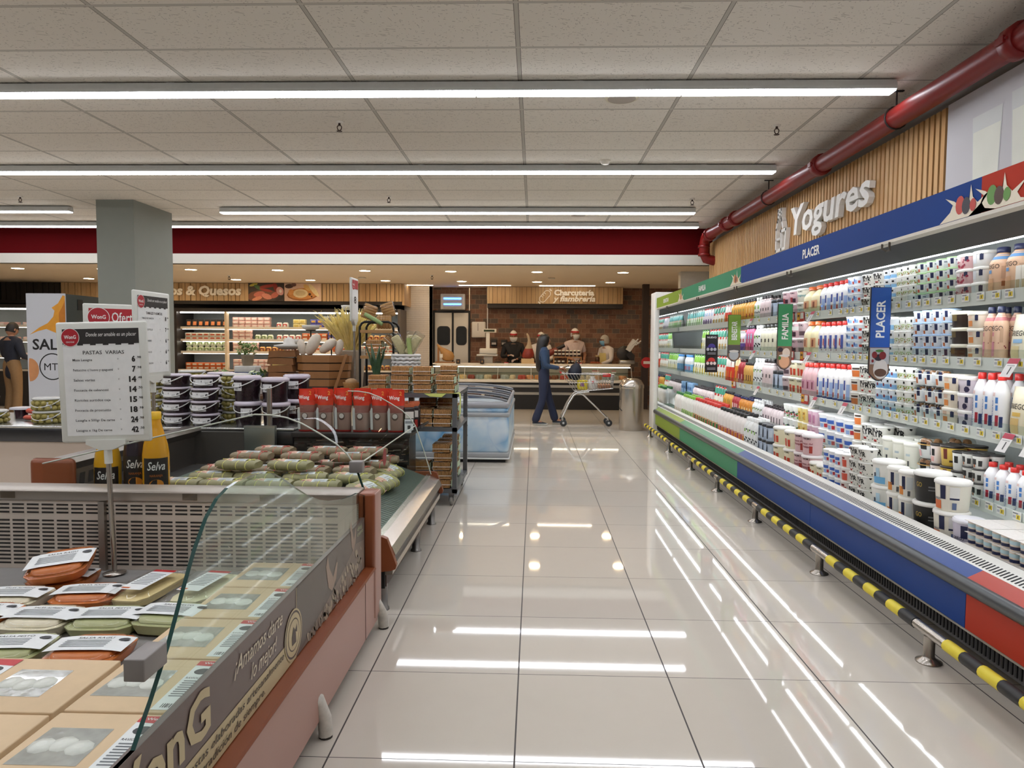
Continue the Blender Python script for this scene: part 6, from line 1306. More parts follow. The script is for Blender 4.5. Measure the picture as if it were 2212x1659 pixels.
# pampas grass in a pot
pp = thing('pampas_grass_vase', 'yellow dried pampas grass bursting from a pale pot', 'dried plant', (-2.0, 7.68, .881))
MB().lathe([(.10, 0), (.115, .05), (.15, .44), (.155, .46), (.14, .46), (.12, .4)], 18).build('pot', M('b5a892', 0.6), pp)
R_ = random.Random(21); q = MB(); nb = MB()
for k in range(230):
    a = R_.uniform(0, 2 * PI); L = R_.uniform(.30, .52); lean = R_.uniform(.05, .7); p0 = Vector((.05 * math.cos(a), .05 * math.sin(a), .42)); pts = []
    for i in range(6):
        t = i / 5; pts.append(p0 + Vector((math.cos(a) * L * lean * t ** 1.3, math.sin(a) * L * lean * t ** 1.3, L * t * (1 - .25 * lean * t))))
    q.tube(pts, [.0025, .005, .017, .021, .013, .002], 5)
    for i in range(5):
        p = pts[3] + (pts[5] - pts[3]) * R_.random(); d = Vector((R_.uniform(-1, 1), R_.uniform(-1, 1), R_.uniform(.1, 1))) * .05; q.tube([p, p + d], [.003, .0008], 4)
o = q.build('grass_plumes', M('ecd88c', 0.9, 0, 0.15, 20), pp); o['kind'] = 'stuff'
# cake stands
WCER = M('cfcbc2', 0.3)
def stand(x, y, z, r, hh, lab, stem=True):
    t = thing('cake_stand', lab, 'cake stand', (x, y, .881), 0, 'white dishes on black stands')
    MB().lathe([(r * .55, z - .881), (r * .9, z - .881 + .02), (r, z - .881 + .055), (r * .96, z - .881 + .055), (r * .85, z - .881 + .025)], 20, caps=(True, True)).build('dish', WCER, t)
    q = MB().tube([(0, 0, z - .881), (0, 0, .01)], .008, 6).tube([(r * .5 * math.cos(2 * PI * i / 16), r * .5 * math.sin(2 * PI * i / 16), z - .884) for i in range(17)], .006, 6).lathe([(.08, 0), (.08, .008)], 14); q.build('stand', M('1f1f20', 0.4, 0.5), t)
stand(-2.12, 8.02, 1.79, .085, 1, 'white dish on the tallest black stand behind the grass'); stand(-2.31, 7.98, 1.66, .10, 1, 'white dish on second tallest black stand, half hidden by grass'); stand(-2.52, 7.9, 1.56, .10, 1, 'white dish on black stand left of the grass'); stand(-2.60, 7.6, 1.40, .105, 1, 'white dish on short black stand beside the paper bags')
o = tag(MB().lathe([(.07, 0), (.15, .03), (.155, .045), (.06, .06), (.055, .10), (.012, .13)], 20).build('lidded_dish', WCER), 'white ceramic dish with domed lid above the paper bags', 'dish'); o.location = (-2.58, 7.36, 1.345)
# kraft paper bags
for i in range(6):
    o = tag(MB().prism([(-.14, 0), (.14, 0), (.13, .07), (-.13, .068)], 'y', -.1, .1).build('kraft_paper_bundle', M('8a5c34', 0.75, 0, 0.15, 20)), 'brown kraft paper bundle, %s up in the stack beside the crate' % ordw(i), 'paper bundle', 'kraft paper bundles'); o.location = (-2.64 + .008 * (i % 2), 7.36, .881 + .077 * i); o.rotation_euler = (0, .03 * (-1) ** i, .1 * (i % 3 - 1))
# small planters
def planter(x, y, z, lab, sc=1.0, pot='8d7d66', leaf='6f8a4a', fl='e0dca8', seed=1):
    t = thing('potted_plant', lab, 'potted plant', (x, y, z)); R = random.Random(seed)
    MB().lathe([(.055 * sc, 0), (.07 * sc, .10 * sc), (.074 * sc, .11 * sc), (.06 * sc, .11 * sc)], 4 if seed == 1 else 14, p=5).build('pot', M(pot, 0.6), t)
    q = MB()
    for k in range(90):
        a = R.uniform(0, 2 * PI); r = .10 * sc * R.random() ** .5; h = .12 * sc + R.random() * .12 * sc; c = Vector((r * math.cos(a), r * math.sin(a), h)); u = Vector((R.uniform(-1, 1), R.uniform(-1, 1), R.uniform(-.3, 1))).normalized() * .035 * sc; v = u.cross(Vector((R.uniform(-1, 1), R.uniform(-1, 1), 1))).normalized() * .013 * sc
        q.quad(tuple(c - u), tuple(c + v), tuple(c + u), tuple(c - v), 0 if R.random() < .8 else 1)
    for k in range(8): q.tube([(0, 0, .09 * sc), (.06 * sc * math.cos(k), .06 * sc * math.sin(k), .2 * sc)], .003, 4)
    o = q.build('leaves', [M(leaf, 0.6), M(fl, 0.6)], t)
planter(-3.13, 7.62, 1.163, 'green plant with pale flowers in square taupe pot on a wooden box', 1.05)
planter(-3.30, 7.30, .881, 'leafy plant with yellow flowers at the foot of the wooden box', 1.0, '4a3a2a', '5f7a3c', 'e8dc9a', 2)
planter(-2.90, 7.34, .881, 'small green plant in a white bowl beside the wooden box', 1.0, 'dcd9d2', '5f7f46', 'd8e0b8', 3)
t = thing('stacked_book_box', 'dark wooden box topped with blue and white book under the plant', 'box', (-3.13, 7.62, .881))
MB().box(-.17, .17, -.1, .1, 0, .14, 0, .006).build('wooden_box', M('3a241a', 0.5), t); MB().box(-.14, .14, -.09, .09, .14, .21).build('blue_book', M('2c4c94', 0.5), t); MB().box(-.12, .12, -.08, .08, .21, .28, 0, .008).build('white_box', M('cfcdc6', 0.5), t)
# black wire rack with bread boxes
br_ = thing('black_metal_rack', 'narrow black tube rack with two wooden shelves of packed toast', 'rack', (-1.59, 7.22, .881))
BM = M('181818', 0.35, 0.4)
for y in (-.14, .14):
    MB().tube([(-.17, y, 0), (-.17, y, .70), (-.15, y, .735), (-.12, y, .75), (.12, y, .75), (.15, y, .735), (.17, y, .70), (.17, y, 0)], .012, 8).build('hoop', BM, br_)
for z in (.64, .38, .06): MB().box(-.165, .165, -.15, .15, z, z + .03).build('shelf_board', M('a67c4a', 0.55, 0, 0.15, 12), br_)
def sausages(x, y, z, rot, lab):
    t = thing('breadstick_pack', lab, 'bread pack', (x, y, z), 0, 'packs of breadsticks'); t.rotation_euler = rot
    for i in range(5): MB().lathe([(.006, -.07), (.018, -.06), (.019, .06), (.006, .07)], 8, (0, 0, -.056 + .028 * i), ax='x').build('breadstick', M('c69a68', 0.7, 0, 0.1, 30), t)
    MB().box(-.075, .075, -.024, .024, -.078, .078, 0, .006).build('clear_box', GL('f1efe8', .8), t)
sausages(-1.69, 7.2, 1.735, (0, .35, .3), 'pack of breadsticks leaning on top of the black rack by a leek'); sausages(-1.50, 7.2, 1.755, (0, -.3, -.2), 'pack of breadsticks tilted highest on the black rack')
sausages(-1.53, 7.16, 1.633, (0, PI / 2, 0), 'pack of breadsticks lying on the top board of the black rack')
for i, (x, z, ry, l) in enumerate(((-1.63, 1.2925, 0, 'lower toast pack on the middle board of the black rack'), (-1.63, 1.372, 0, 'upper toast pack on the middle board of the black rack'), (-1.49, 1.40, .75, 'toast pack leaning askew on the middle board of the black rack'), (-1.60, .9725, 0, 'toast pack on the lowest board of the black rack'))): dup(tp, (x, 7.2, z), (0, ry, .05), l)
o = tag(MB().tube([(-.09, 0, .05), (0, 0, 0), (.09, 0, -.05)], [.02, .022, .02], 12).build('green_leek', M('8fa86c', 0.5, 0, 0.2, 30)), 'pale green leek stalk lying on the black rack top', 'vegetable'); o.location = (-1.62, 7.08, 1.66)
# snake plant
t = thing('snake_plant', 'dark green snake plant in a round white ribbed pot', 'potted plant', (-1.47, 6.9, .0))
t.location = (-1.49, 6.62, .986)
MB().lathe([(.05, 0), (.062, .02), (.05, .035), (.064, .055), (.05, .07), (.066, .09), (.06, .11), (.045, .11)], 18).build('pot', M('d8d6d0', 0.35), t)
q = MB(); R_ = random.Random(5)
for k in range(9):
    a = k * .75; l = .22 + .12 * R_.random(); pts = [Vector((.02 * math.cos(a), .02 * math.sin(a), .10)) + Vector((math.cos(a) * .09 * t_ ** 1.5, math.sin(a) * .09 * t_ ** 1.5, l * t_)) for t_ in (0, .35, .7, 1)]
    w_ = [.016, .024, .018, .002]; side = Vector((-math.sin(a), math.cos(a), 0))
    for i in range(3): q.quad(tuple(pts[i] - side * w_[i]), tuple(pts[i] + side * w_[i]), tuple(pts[i + 1] + side * w_[i + 1]), tuple(pts[i + 1] - side * w_[i + 1]))
q.build('leaves', M('3f5a3c', 0.5, 0, 0.3, 30), t)
# white wicker basket
t = thing('white_wicker_basket', 'white woven basket with clear pasta bags at the end of toast rack', 'basket', (-1.25, 6.85, .986))
q = MB()
for k in range(9):
    z = .01 + k * .034; r = .095 + .035 * k / 8
    q.tube([((r + .004 * (-1) ** (i + k)) * math.cos(2 * PI * i / 28), (r + .004 * (-1) ** (i + k)) * math.sin(2 * PI * i / 28), z + .006 * (-1) ** i) for i in range(29)], .017, 6)
q.lathe([(.09, .0), (.125, .30)], 20, caps=(True, False)); q.build('weave', M('dcdad6', 0.55, 0, 0.05, 40, 0.2), t)
MB().tube([(.132 * math.cos(2 * PI * i / 24), .132 * math.sin(2 * PI * i / 24), .315) for i in range(25)], .014, 8).build('rim', M('e2e0dc', 0.5), t)
for i, (x, y, r_, l) in enumerate(((-1.31, 6.83, -.5, 'clear bag of pale pasta leaning left in white basket'), (-1.21, 6.85, .15, 'clear bag of pale pasta upright in white basket'), (-1.17, 6.80, .55, 'clear bag of pale pasta leaning toward the tiled wall'))):
    o = tag(MB().box(-.04, .04, -.03, .03, -.1, .1, 0, .014).build('pasta_bag', M('d6c79a', 0.6, 0, 0.25, 40)), l, 'bag of pasta', 'pasta bags in the white basket'); o.location = (x, y, 1.40); o.rotation_euler = (0, r_, 0); MB().box(-.05, .05, -.036, .036, -.1, .14, 0, .012).build('clear_wrap', GL('eef0ee', 1.0), o)
o = tag(MB().tube([(0, 0, -.1), (0, 0, .1)], .022, 12).build('green_bamboo_tube', M('9dae6a', 0.5)), 'hollow green stalk standing in the white basket', 'stalk'); o.location = (-1.2, 6.76, 1.37); o.rotation_euler = (0, -.1, 0)
for i, (x, y, z, r, l) in enumerate(((-1.88, 7.15, .881, .10, 'wide wicker bowl at the crate foot'), (-1.87, 7.16, .935, .085, 'smaller wicker bowl stacked on the wide one'))):
    o = tag(MB().lathe([(r * .55, 0), (r * .9, .03), (r, .075), (r * 1.02, .08), (r * .93, .08), (r * .8, .035)], 20).build('wicker_bowl', M('b98a52', 0.7, 0, 0.25, 60, 0.4)), l, 'bowl', 'wicker bowls'); o.location = (x, y, z)
    if i == 1: b_ = tag(MB().lathe([(.03, 0), (.06, .02), (.062, .045), (.03, .065)], 14).build('round_loaf', M('b5936a', 0.6, 0, 0.15, 30)), 'round wrapped loaf inside the stacked wicker bowls', 'bread loaf'); b_.location = (x, y, z + .055)
# ================================================================ deli counter at the back
dl = thing('deli_counter', 'long glass fronted deli counter with white top and black base', 'display counter')
CRM = M('e6dfd2', 0.35, 0, 0.02, 4); BLK2 = M('191716', 0.5); GST = steel('b9b4aa', 0.35, 2)
L0, L1 = -2.25, 1.86
MB().box(L0, L1, 15.32, 16.0, 0, .32).build('black_base', BLK2, dl); MB().box(L0, L1, 15.30, 16.0, .32, .375).build('lower_strip', GST, dl); MB().box(L0, L1, 15.33, 16.0, .375, .48).build('dark_panel', M('2b2724', 0.4), dl)
MB().box(L0, L1, 15.29, 16.0, .48, .535).build('middle_strip', GST, dl); MB().box(L0, L1 + .25, 15.33, 16.0, .535, .585).build('dark_gap', BLK2, dl)
MB().box(L0, L1 + .27, 15.27, 16.0, .585, .64, 0, .008).build('white_sill', CRM, dl)
MB().box(L0, L1 + .25, 15.55, 16.05, .955, .985, 0, .006).build('white_top', CRM, dl); MB().box(L0 + .1, L1 + .22, 15.47, 15.55, .925, .955).build('top_lip', CRM, dl)
MB().box(L0, L1 + .25, 15.98, 16.0, .64, .955).build('rear_glass', M('b3a898', 0.2, 0, 0.1, 3), dl)
xs_ = [L0 + (L1 + .25 - L0) * i / 6 for i in range(7)]
for i in range(6): MB().quad((xs_[i] + .004, 15.30, .64), (xs_[i + 1] - .004, 15.30, .64), (xs_[i + 1] - .004, 15.49, .925), (xs_[i] + .004, 15.49, .925)).build('front_glass', GL('f0f3f0', 0.8), dl)
for x in xs_[1:]: MB().quad((x - .005, 15.298, .64), (x + .005, 15.298, .64), (x + .005, 15.488, .925), (x - .005, 15.488, .925)).build('glass_joint', M('c9ccc6', 0.3), dl)
MB().box(L0, L1 + .25, 15.62, 15.66, .90, .922).build('case_light', EM('fff4e2', 4.0), dl)
MB().box(L0, L1 + .25, 15.62, 15.98, .775, .785).build('glass_shelf', GL('dfe9e6', 1.0), dl)
R_ = random.Random(8); PAL = ['b8473a', 'd99a6a', 'c98a4a', 'e0c48a', '8a3a2c', '9aa9a6', 'd9c9a4', '7d4a2a', 'b0b8b4', 'e3d3b0']
x = L0 + .12; k = 0; pr = {}
while x < L1 + .15:
    c = PAL[k % len(PAL)] if x < 0.1 else PAL[(k * 3 + 5) % len(PAL)]; lab = 'deli food tray behind the counter glass, %s from its tiled wall end' % ordw(k)
    if c not in pr:
        o = MB().box(-.085, .085, -.12, .12, 0, .012, 0, .004).build('deli_tray', M('dfe0dc', 0.3)); q = MB()
        for i in range(9): q.lathe([(.045, 0), (.046, .05), (.03, .085)], 7, (R_.uniform(-.05, .05), -.09 + .022 * i, .012))
        KIDS[o.name] = [q.build('cold_cuts', M(c, 0.5, 0, 0.25, 30), o)]; KIDS[o.name][0]['kind'] = 'stuff'; tag(o, lab, 'food tray', 'trays inside the deli counter'); o.location = (x, 15.5, .6405); pr[c] = o
    else: dup(pr[c], (x, 15.5, .6405), 0, lab)
    x += .185; k += 1
for i, (x, z, w_, l) in enumerate(((-.62, .96, .09, 'small white price label on the deli top before the man in black'), (1.0, .96, .09, 'small white price label on the deli top before the jar rack'), (1.35, .80, .16, 'white price card inside the deli glass near the bin'), (1.75, .75, .1, 'pink and white price card inside the deli glass by the end'))):
    o = tag(MB().box(-w_ / 2, w_ / 2, -.004, .004, 0, .06).quad((-w_ / 2, -.0045, .042), (w_ / 2, -.0045, .042), (w_ / 2, -.0045, .06), (-w_ / 2, -.0045, .06), 1).build('price_card', [M('eeebe4', 0.5), M('c23a3a', 0.5)]), l, 'price card', 'price cards at the deli counter'); o.location = (x, 15.545 if z > .9 else 15.6, .9555 if z > .9 else .7855)
for i, x in enumerate((-1.68, -1.15)):
    t = thing('price_pin', 'small dark price tag on a pin over the deli glass, %s one' % ordw(i), 'price tag', (x, 15.53, .9555), 0, 'dark price pins at the deli')
    MB().tube([(0, 0, 0), (0, 0, .03)], .003, 6).build('pin', SS, t); MB().box(-.045, .045, -.004, .004, .02, .12, 0, .01).text('8', .04, FY(0, -.005, .05), 1, .02, .02).build('card', [M('3a302a', 0.5), M('d6a45a', 0.5)], t)
# sign board of the deli
sg = thing('deli_wall_sign', 'oak slatted board with white Charcutería y fiambrería lettering', 'sign')
MB().box(-1.10, 2.02, 16.42, 16.78, 2.25, 2.735).build('box', M('2a2320', 0.6), sg)
q = MB(); x = -1.10; R_ = random.Random(3)
while x < 2.0:
    w_ = R_.choice((.045, .07, .1)); q.box(x, min(x + w_, 2.02), 16.40 - R_.choice((0, .012)), 16.42, 2.35, 2.735); x += w_ + .006
q.build('slats', MW, sg)
WLT = M('efeae0', 0.4)
MB().text('Charcutería', .125, FY(.90, 16.382, 2.545), 0, .92, .06, 0, 'c', .02).text('y fiambrería', .125, FY(.90, 16.382, 2.405), 0, .98, .045, .25, 'c', .02).build('lettering', WLT, sg)
q = MB(); cx, cz, an = .23, 2.52, .85; U = Vector((math.cos(an), math.sin(an))); V = Vector((-U.y, U.x))
def cap_(r, L): return [Vector((cx, cz)) + U * (L / 2 + r * math.cos(t)) + V * r * math.sin(t) for t in [-PI / 2 + PI * i / 8 for i in range(9)]] + [Vector((cx, cz)) + U * (-L / 2 + r * math.cos(t)) + V * r * math.sin(t) for t in [PI / 2 + PI * i / 8 for i in range(9)]]
a, b_ = cap_(.082, .16), cap_(.066, .16); n = len(a)
for i in range(n): j = (i + 1) % n; q.prism([tuple(a[i]), tuple(a[j]), tuple(b_[j]), tuple(b_[i])], 'y', 16.375, 16.395)
for s in (-.05, 0, .05): c = Vector((cx, cz)) + U * s; q.prism([tuple(c + V * .02 + U * .008), tuple(c + V * .066 + U * .008), tuple(c + V * .066 - U * .008), tuple(c + V * .02 - U * .008)], 'y', 16.375, 16.395)
for s in (-1, 1): c = Vector((cx, cz)) + U * s * .18; q.prism([tuple(c + V * .03), tuple(c + U * s * .03 + V * .035), tuple(c + U * s * .03 - V * .035), tuple(c - V * .03)][::s], 'y', 16.375, 16.395)
q.build('sausage_icon', WLT, sg)
# swing doors
MB_ = M('191715', 0.5)
q = MB().box(-2.42, -1.53, 16.76, 16.80, 2.15, 2.20).box(-2.42, -2.375, 16.76, 16.80, 0, 2.15).box(-1.57, -1.53, 16.76, 16.80, 0, 2.15).box(-1.965, -1.925, 16.77, 16.80, 0, 2.15)
struct(q.build('trim_3', MB_))
def rrect(x0, x1, z0, z1, r, n=6): return [(cx_ + r * math.cos(t0 + PI / 2 * i / n), cz_ + r * math.sin(t0 + PI / 2 * i / n)) for cx_, cz_, t0 in ((x1 - r, z1 - r, 0), (x0 + r, z1 - r, PI / 2), (x0 + r, z0 + r, PI), (x1 - r, z0 + r, 1.5 * PI)) for i in range(n + 1)]
for i, (x0, x1) in enumerate(((-2.37, -1.97), (-1.92, -1.575))):
    d = struct(MB().box(x0, x1, 16.765, 16.785, .02, 2.145, 0, .004).build('door_%d' % (i + 1), M('d8d2c8', 0.4, 0, 0.02, 3)))
    MB().prism(rrect(x0 + .055, x1 - .035, 1.38, 1.83, .09), 'y', 16.755, 16.766).build('window_gasket', MB_, d); MB().prism(rrect(x0 + .075, x1 - .055, 1.40, 1.81, .075), 'y', 16.752, 16.7565).build('door_glass', M('2a2c2e', 0.1, 0, 0.3, 4, spec=0.7), d)
    MB().box(x0 + .01, x1 - .01, 16.758, 16.766, .72, .90).build('kick_plate', M('2a2624', 0.5), d)
t = thing('insect_light_trap', 'white wall insect trap with two glowing blue tubes above the doors', 'insect trap')
MB().box(-2.22, -1.64, 16.62, 16.79, 2.21, 2.585, 0, .02).build('housing', M('c9c5bf', 0.45), t)
q = MB()
for k in range(9): q.box(-2.15, -1.70, 16.612, 16.62, 2.25 + k * .036, 2.256 + k * .036)
q.build('grille', M('8d8a86', 0.4, 0.4), t)
for z in (2.475, 2.34): MB().tube([(-2.14, 16.608, z), (-1.73, 16.608, z)], .017, 8).build('blue_tube', EM('4a8cff', 7.0), t)
MB().box(-2.20, -1.66, 16.60, 16.62, 2.195, 2.215).build('tray', M('3a3734', 0.5), t)
t = thing('paper_towel_dispenser', 'white paper towel dispenser on the brick pier', 'dispenser')
MB().box(-1.485, -1.155, 16.62, 16.80, 1.56, 1.935, 0, .03, 3).build('body', M('ddd6cd', 0.35), t); MB().box(-1.34, -1.325, 16.615, 16.625, 1.72, 1.9).build('level_window', M('8a8078', 0.3), t)
t = thing('deli_scale', 'deli weighing scale with tall display mast on the counter', 'scale', (-1.03, 15.75, .986))
MB().box(-.10, .10, -.07, .07, 0, .16).build('base', M('b9b2a6', 0.4), t); MB().box(-.25, .22, -.16, .16, .16, .20, 0, .012).build('platform', steel('c9c5bd', 0.3), t); MB().box(-.19, .20, -.13, .13, .20, .33, 0, .02).build('printer_unit', M('d6d0c4', 0.4), t)
MB().box(-.05, .03, -.02, .02, .33, .70).build('mast', M('e4dfd4', 0.4), t); d_ = MB().box(-.13, .18, -.035, .035, .68, .765, 0, .01).build('display_head', M('dcd7cc', 0.4), t); MB().quad((-.10, -.0355, .70), (.14, -.0355, .70), (.14, -.0355, .745), (-.10, -.0355, .745)).build('screen', M('2e3a24', 0.2), d_)
for i, x in enumerate((-.96, -.72)): tag(MB().box(x - .07, x + .07, 16.68, 16.8, 1.36, 1.52, 0, .01).quad((x - .05, 16.679, 1.40), (x + .05, 16.679, 1.40), (x + .05, 16.679, 1.45), (x - .05, 16.679, 1.45), 1).build('black_wall_box', [M('231f1d', 0.5), M('b9b2aa', 0.5)]), 'small black box on the brick wall, %s from the scale' % ordw(i), 'wall box', 'small black wall boxes')
# hams
t = thing('cured_ham', 'golden cured ham leg on wooden stand at the counter end', 'ham', (-1.98, 15.7, .986)); HM = M('b0834c', 0.35, 0, 0.2, 14, 0.3)
MB().rings([[(r * math.cos(a) + ox, .8 * r * math.sin(a), z) for a in [2 * PI * i / 14 for i in range(14)]] for r, z, ox in ((.05, .04, .06), (.12, .06, .06), (.15, .15, .05), (.14, .24, .02), (.09, .31, -.06), (.045, .36, -.14), (.03, .40, -.17), (.01, .42, -.18))], 0).build('meat', HM, t); MB().box(-.22, .2, -.1, .1, 0, .03).box(-.18, -.14, -.02, .02, .03, .34).build('stand', M('9a6a3a', 0.5), t); MB().quad((-.12, -.10, .12), (-.05, -.10, .12), (-.05, -.10, .2), (-.12, -.10, .2)).build('paper_tag', M('e6e0d4', 0.5), t)
t = thing('cured_ham', 'cut ham leg standing hoof up on a pale block beside the man in black', 'ham', (-.14, 15.72, .986))
MB().box(-.15, .13, -.1, .1, 0, .11).build('stand', M('d6b98a', 0.5), t)
MB().rings([[(r * math.cos(a) + ox, .8 * r * math.sin(a), z) for a in [2 * PI * i / 14 for i in range(14)]] for r, z, ox in ((.07, .11, -.01), (.13, .14, -.01), (.13, .22, 0), (.09, .33, .01), (.05, .42, .02), (.03, .52, .02), (.027, .60, .0), (.03, .64, -.02), (.01, .67, -.03))], [0, 0, 0, 1, 1, 1, 1, 1]).build('meat', [M('8a2f22', 0.4, 0, 0.45, 18), M('b09a80', 0.5, 0, 0.2, 20)], t)
t = thing('jar_rack', 'wooden counter rack of small dark jars before the man in pink shirt', 'rack', (.74, 15.70, .986)); WD = M('a87a48', 0.5, 0, 0.15, 10)
MB().box(-.32, .30, -.12, .12, .14, .16).box(-.32, -.30, -.12, .12, 0, .14).box(.28, .30, -.12, .12, 0, .14).box(-.02, .0, -.12, .12, 0, .14).build('frame', WD, t)
jr = None
for r in range(3):
    for i in range(7):
        z = .986 + (.161 if r else .0005) + (.075 if r == 2 else 0); lab = 'small pale lidded jar on the wooden rack, %s in %s row' % (ordw(i), ('bottom', 'middle', 'top')[r]); loc = (.47 + .085 * i if r else .455 + .09 * i + (.03 if i > 2 else 0), 15.63 if r < 2 else 15.67, z)
        if jr is None: jr = tag(MB().lathe([(.03, 0), (.033, .01), (.033, .045)], 10, m=0).build('small_jar', M('3d3029', 0.3)), lab, 'jar', 'jars on the wooden counter rack'); KIDS[jr.name] = [MB().lathe([(.035, .045), (.035, .07), (.03, .072)], 10).build('lid', M('d8d2c4', 0.4), jr)]; jr.location = loc
        else: dup(jr, loc, None, lab)
t = thing('serrano_ham_stand', 'dark ham leg clamped at a slant behind the woman', 'ham', (.28, 15.965, .986))
MB().box(-.12, .2, -.08, .08, 0, .03).box(-.1, -.06, -.02, .02, .03, .14).build('stand', M('6a4526', 0.5), t); MB().tube([(-.12, 0, .16), (-.02, 0, .20), (.12, 0, .26), (.24, 0, .33), (.38, 0, .40)], [.05, .085, .07, .04, .025], 12).build('meat', M('7d3325', 0.4, 0, 0.4, 18), t); MB().tube([(.22, 0, .325), (.40, 0, .41)], .042, 10).build('black_cover', M('201c1b', 0.5), t)
o = tag(MB().box(-.14, .14, -.09, .09, 0, .012).build('sausage_board', WD), 'board of sausages on the counter between two deli workers', 'board'); o.location = (1.36, 15.85, .986); q = MB()
for i in range(6): q.lathe([(.008, -.06), (.02, -.05), (.02, .05), (.008, .06)], 8, (-.09 + .035 * i, 0, .03), ax='y')
q.build('sausages', M('a0522f', 0.45, 0, 0.2, 20), o)
o = tag(MB().lathe([(.05, 0), (.055, .01), (.055, .13), (.04, .16)], 12).build('spice_jar', M('4a2f1c', 0.2)), 'tall brown jar behind the sausage board', 'jar'); o.location = (1.42, 16.0, .986); MB().lathe([(.045, .16), (.045, .19)], 12).build('lid', M('b9a070', 0.4), o)
t = thing('meat_slicer', 'tilted steel meat slicer at the end of the deli counter', 'slicer', (2.06, 15.85, .986)); SL = steel('b7b2aa', 0.3); SD = M('35312f', 0.4, 0.3)
MB().box(-.17, .17, -.12, .12, 0, .09, 0, .02).build('base', SL, t)
MB().lathe([(.01, -.02), (.16, -.02), (.17, 0), (.16, .02), (.01, .02)], 20, (-.06, 0, .24), ax='y').build('blade_guard', SD, t); MB().prism([(.10, .06), (.16, .04), (.17, .2), (.05, .3), (-.02, .2)], 'y', -.06, .06).build('arm', SD, t)
MB().prism([(-.03, .33), (.06, .27), (.22, .50), (.13, .56)], 'y', -.09, .09).build('carriage', M('d8d4cc', 0.35), t); MB().tube([(.10, -.08, .42), (.24, -.08, .56)], .016, 8).tube([(.18, -.08, .42), (.30, -.08, .52)], .016, 8).tube([(.14, -.08, .54), (.26, -.08, .46)], .016, 8).build('handles', M('d9d5cc', 0.3), t)
# ================================================================ wall coolers with cheese and cold meats
def cooler(name, lab, x0, x1, yf, ztop, levels, lit, post=()):
    t = thing('wall_cooler', lab, 'refrigerated case'); D = M('2b2522', 0.45)
    MB().box(x0, x1, yf + .04, yf + .9, 0, .78).build('base', D, t); MB().box(x0, x1, yf + .8, yf + .9, .78, ztop).build('back_panel', M('8b918f' if lit else '30302e', 0.5), t)
    MB().box(x0, x1, yf, yf + .9, ztop, ztop + .075).build('top_frame', D, t); MB().box(x0 - .06, x0, yf, yf + .9, 0, ztop + .075).build('side_frame', D, t); MB().box(x1, x1 + .06, yf, yf + .9, 0, ztop + .075).build('side_frame', M('5d534b', 0.45), t)
    MB().box(x0, x1, yf + .02, yf + .03, .76, .80).build('front_rail', M('d8cdbb', 0.4), t)
    for p in post: MB().box(p - .025, p + .025, yf - .005, yf + .12, .78, ztop).build('divider_post', M('d9c7a8', 0.4), t)
    MB().box(x0 + .03, x1 - .03, yf + .10, yf + .14, ztop - .03, ztop - .004).build('case_light', EM('fff6ea', CASE * 1.1), t)
    for z in levels:
        s = MB().box(x0, x1, yf + .18, yf + .8, z, z + .02).build('shelf', M('dcd8d0', 0.4), t); MB().box(x0, x1, yf + .165, yf + .18, z - .01, z + .045).build('price_rail', M('e6dccb', 0.4), s)
        MB().box(x0 + .03, x1 - .03, yf + .2, yf + .23, z - .018, z - .002).build('shelf_light', EM('fff6ea', CASE), s)
    return t
cooler('a', 'long lit wall cooler of cheeses and cold meats under oak sign', -8.08, -3.06, 15.75, 2.10, (1.72, 1.44, 1.165), True, (-6.96,))
cooler('b', 'dark wall cooler of meat beyond the white poster display', -13.6, -10.62, 14.9, 2.12, (1.72, 1.40, 1.05), True)
PK = {}
def pack(c1, c2, kind):
    key = (c1, c2, kind)
    w, d, h = {'low': (.14, .12, .08), 'tall': (.12, .05, .19), 'round': (.14, .12, .13), 'block': (.14, .12, .10)}[kind]
    o = MB()
    if kind == 'round': o.lathe([(.055, 0), (.07, .03), (.066, .10), (.045, .13)], 10)
    elif kind == 'tall': o.prism([(-d / 2, 0), (d / 2, 0), (.008, h), (-.008, h)], 'x', -w / 2, w / 2)
    else: o.box(-w / 2, w / 2, -d / 2, d / 2, 0, h, 0, .012)
    o = o.build({'low': 'cold_meat_pack', 'tall': 'cold_meat_pouch', 'round': 'cheese_pack', 'block': 'cheese_block'}[kind], M(c1, 0.35, 0, 0.15, 18)); f = -d / 2 - .002
    q = MB().quad((-w * .3, f - .002, h * .3), (w * .35, f - .002, h * .3), (w * .35, f - .002 + (.015 if kind == 'tall' else 0), h * .75), (-w * .3, f - .002 + (.015 if kind == 'tall' else 0), h * .75))
    KIDS[o.name] = [q.build('label', M(c2, 0.4), o)]
    return o
CAT = {'cold_meat_pack': 'cold meat', 'cold_meat_pouch': 'cold meat', 'cheese_pack': 'cheese', 'cheese_block': 'cheese'}
def fill(x0, x1, y, z, spec, where, step=.145, tiers=1):
    n = max(1, int((x1 - x0) / step)); k = 0
    for i in range(n):
        c1, c2, kd, ds = spec
        for j in range(tiers):
            lab = '%s, %s from column end%s, %s' % (ds, ordw(i), '' if tiers == 1 else (' lower', ' upper', ' third')[j], where); loc = (x0 + step * (i + .5), y, z + j * {'low': .082, 'block': .102, 'round': .132, 'tall': .192}[kd])
            key = (c1, c2, kd)
            if key not in PK: o = pack(c1, c2, kd); PK[key] = o; o.location = loc; tag(o, lab, CAT[o.name.split('.')[0]], ds + ' packs in the wall cooler')
            else: dup(PK[key], loc, random.uniform(-.1, .1), lab)['group'] = ds + ' packs in the wall cooler'
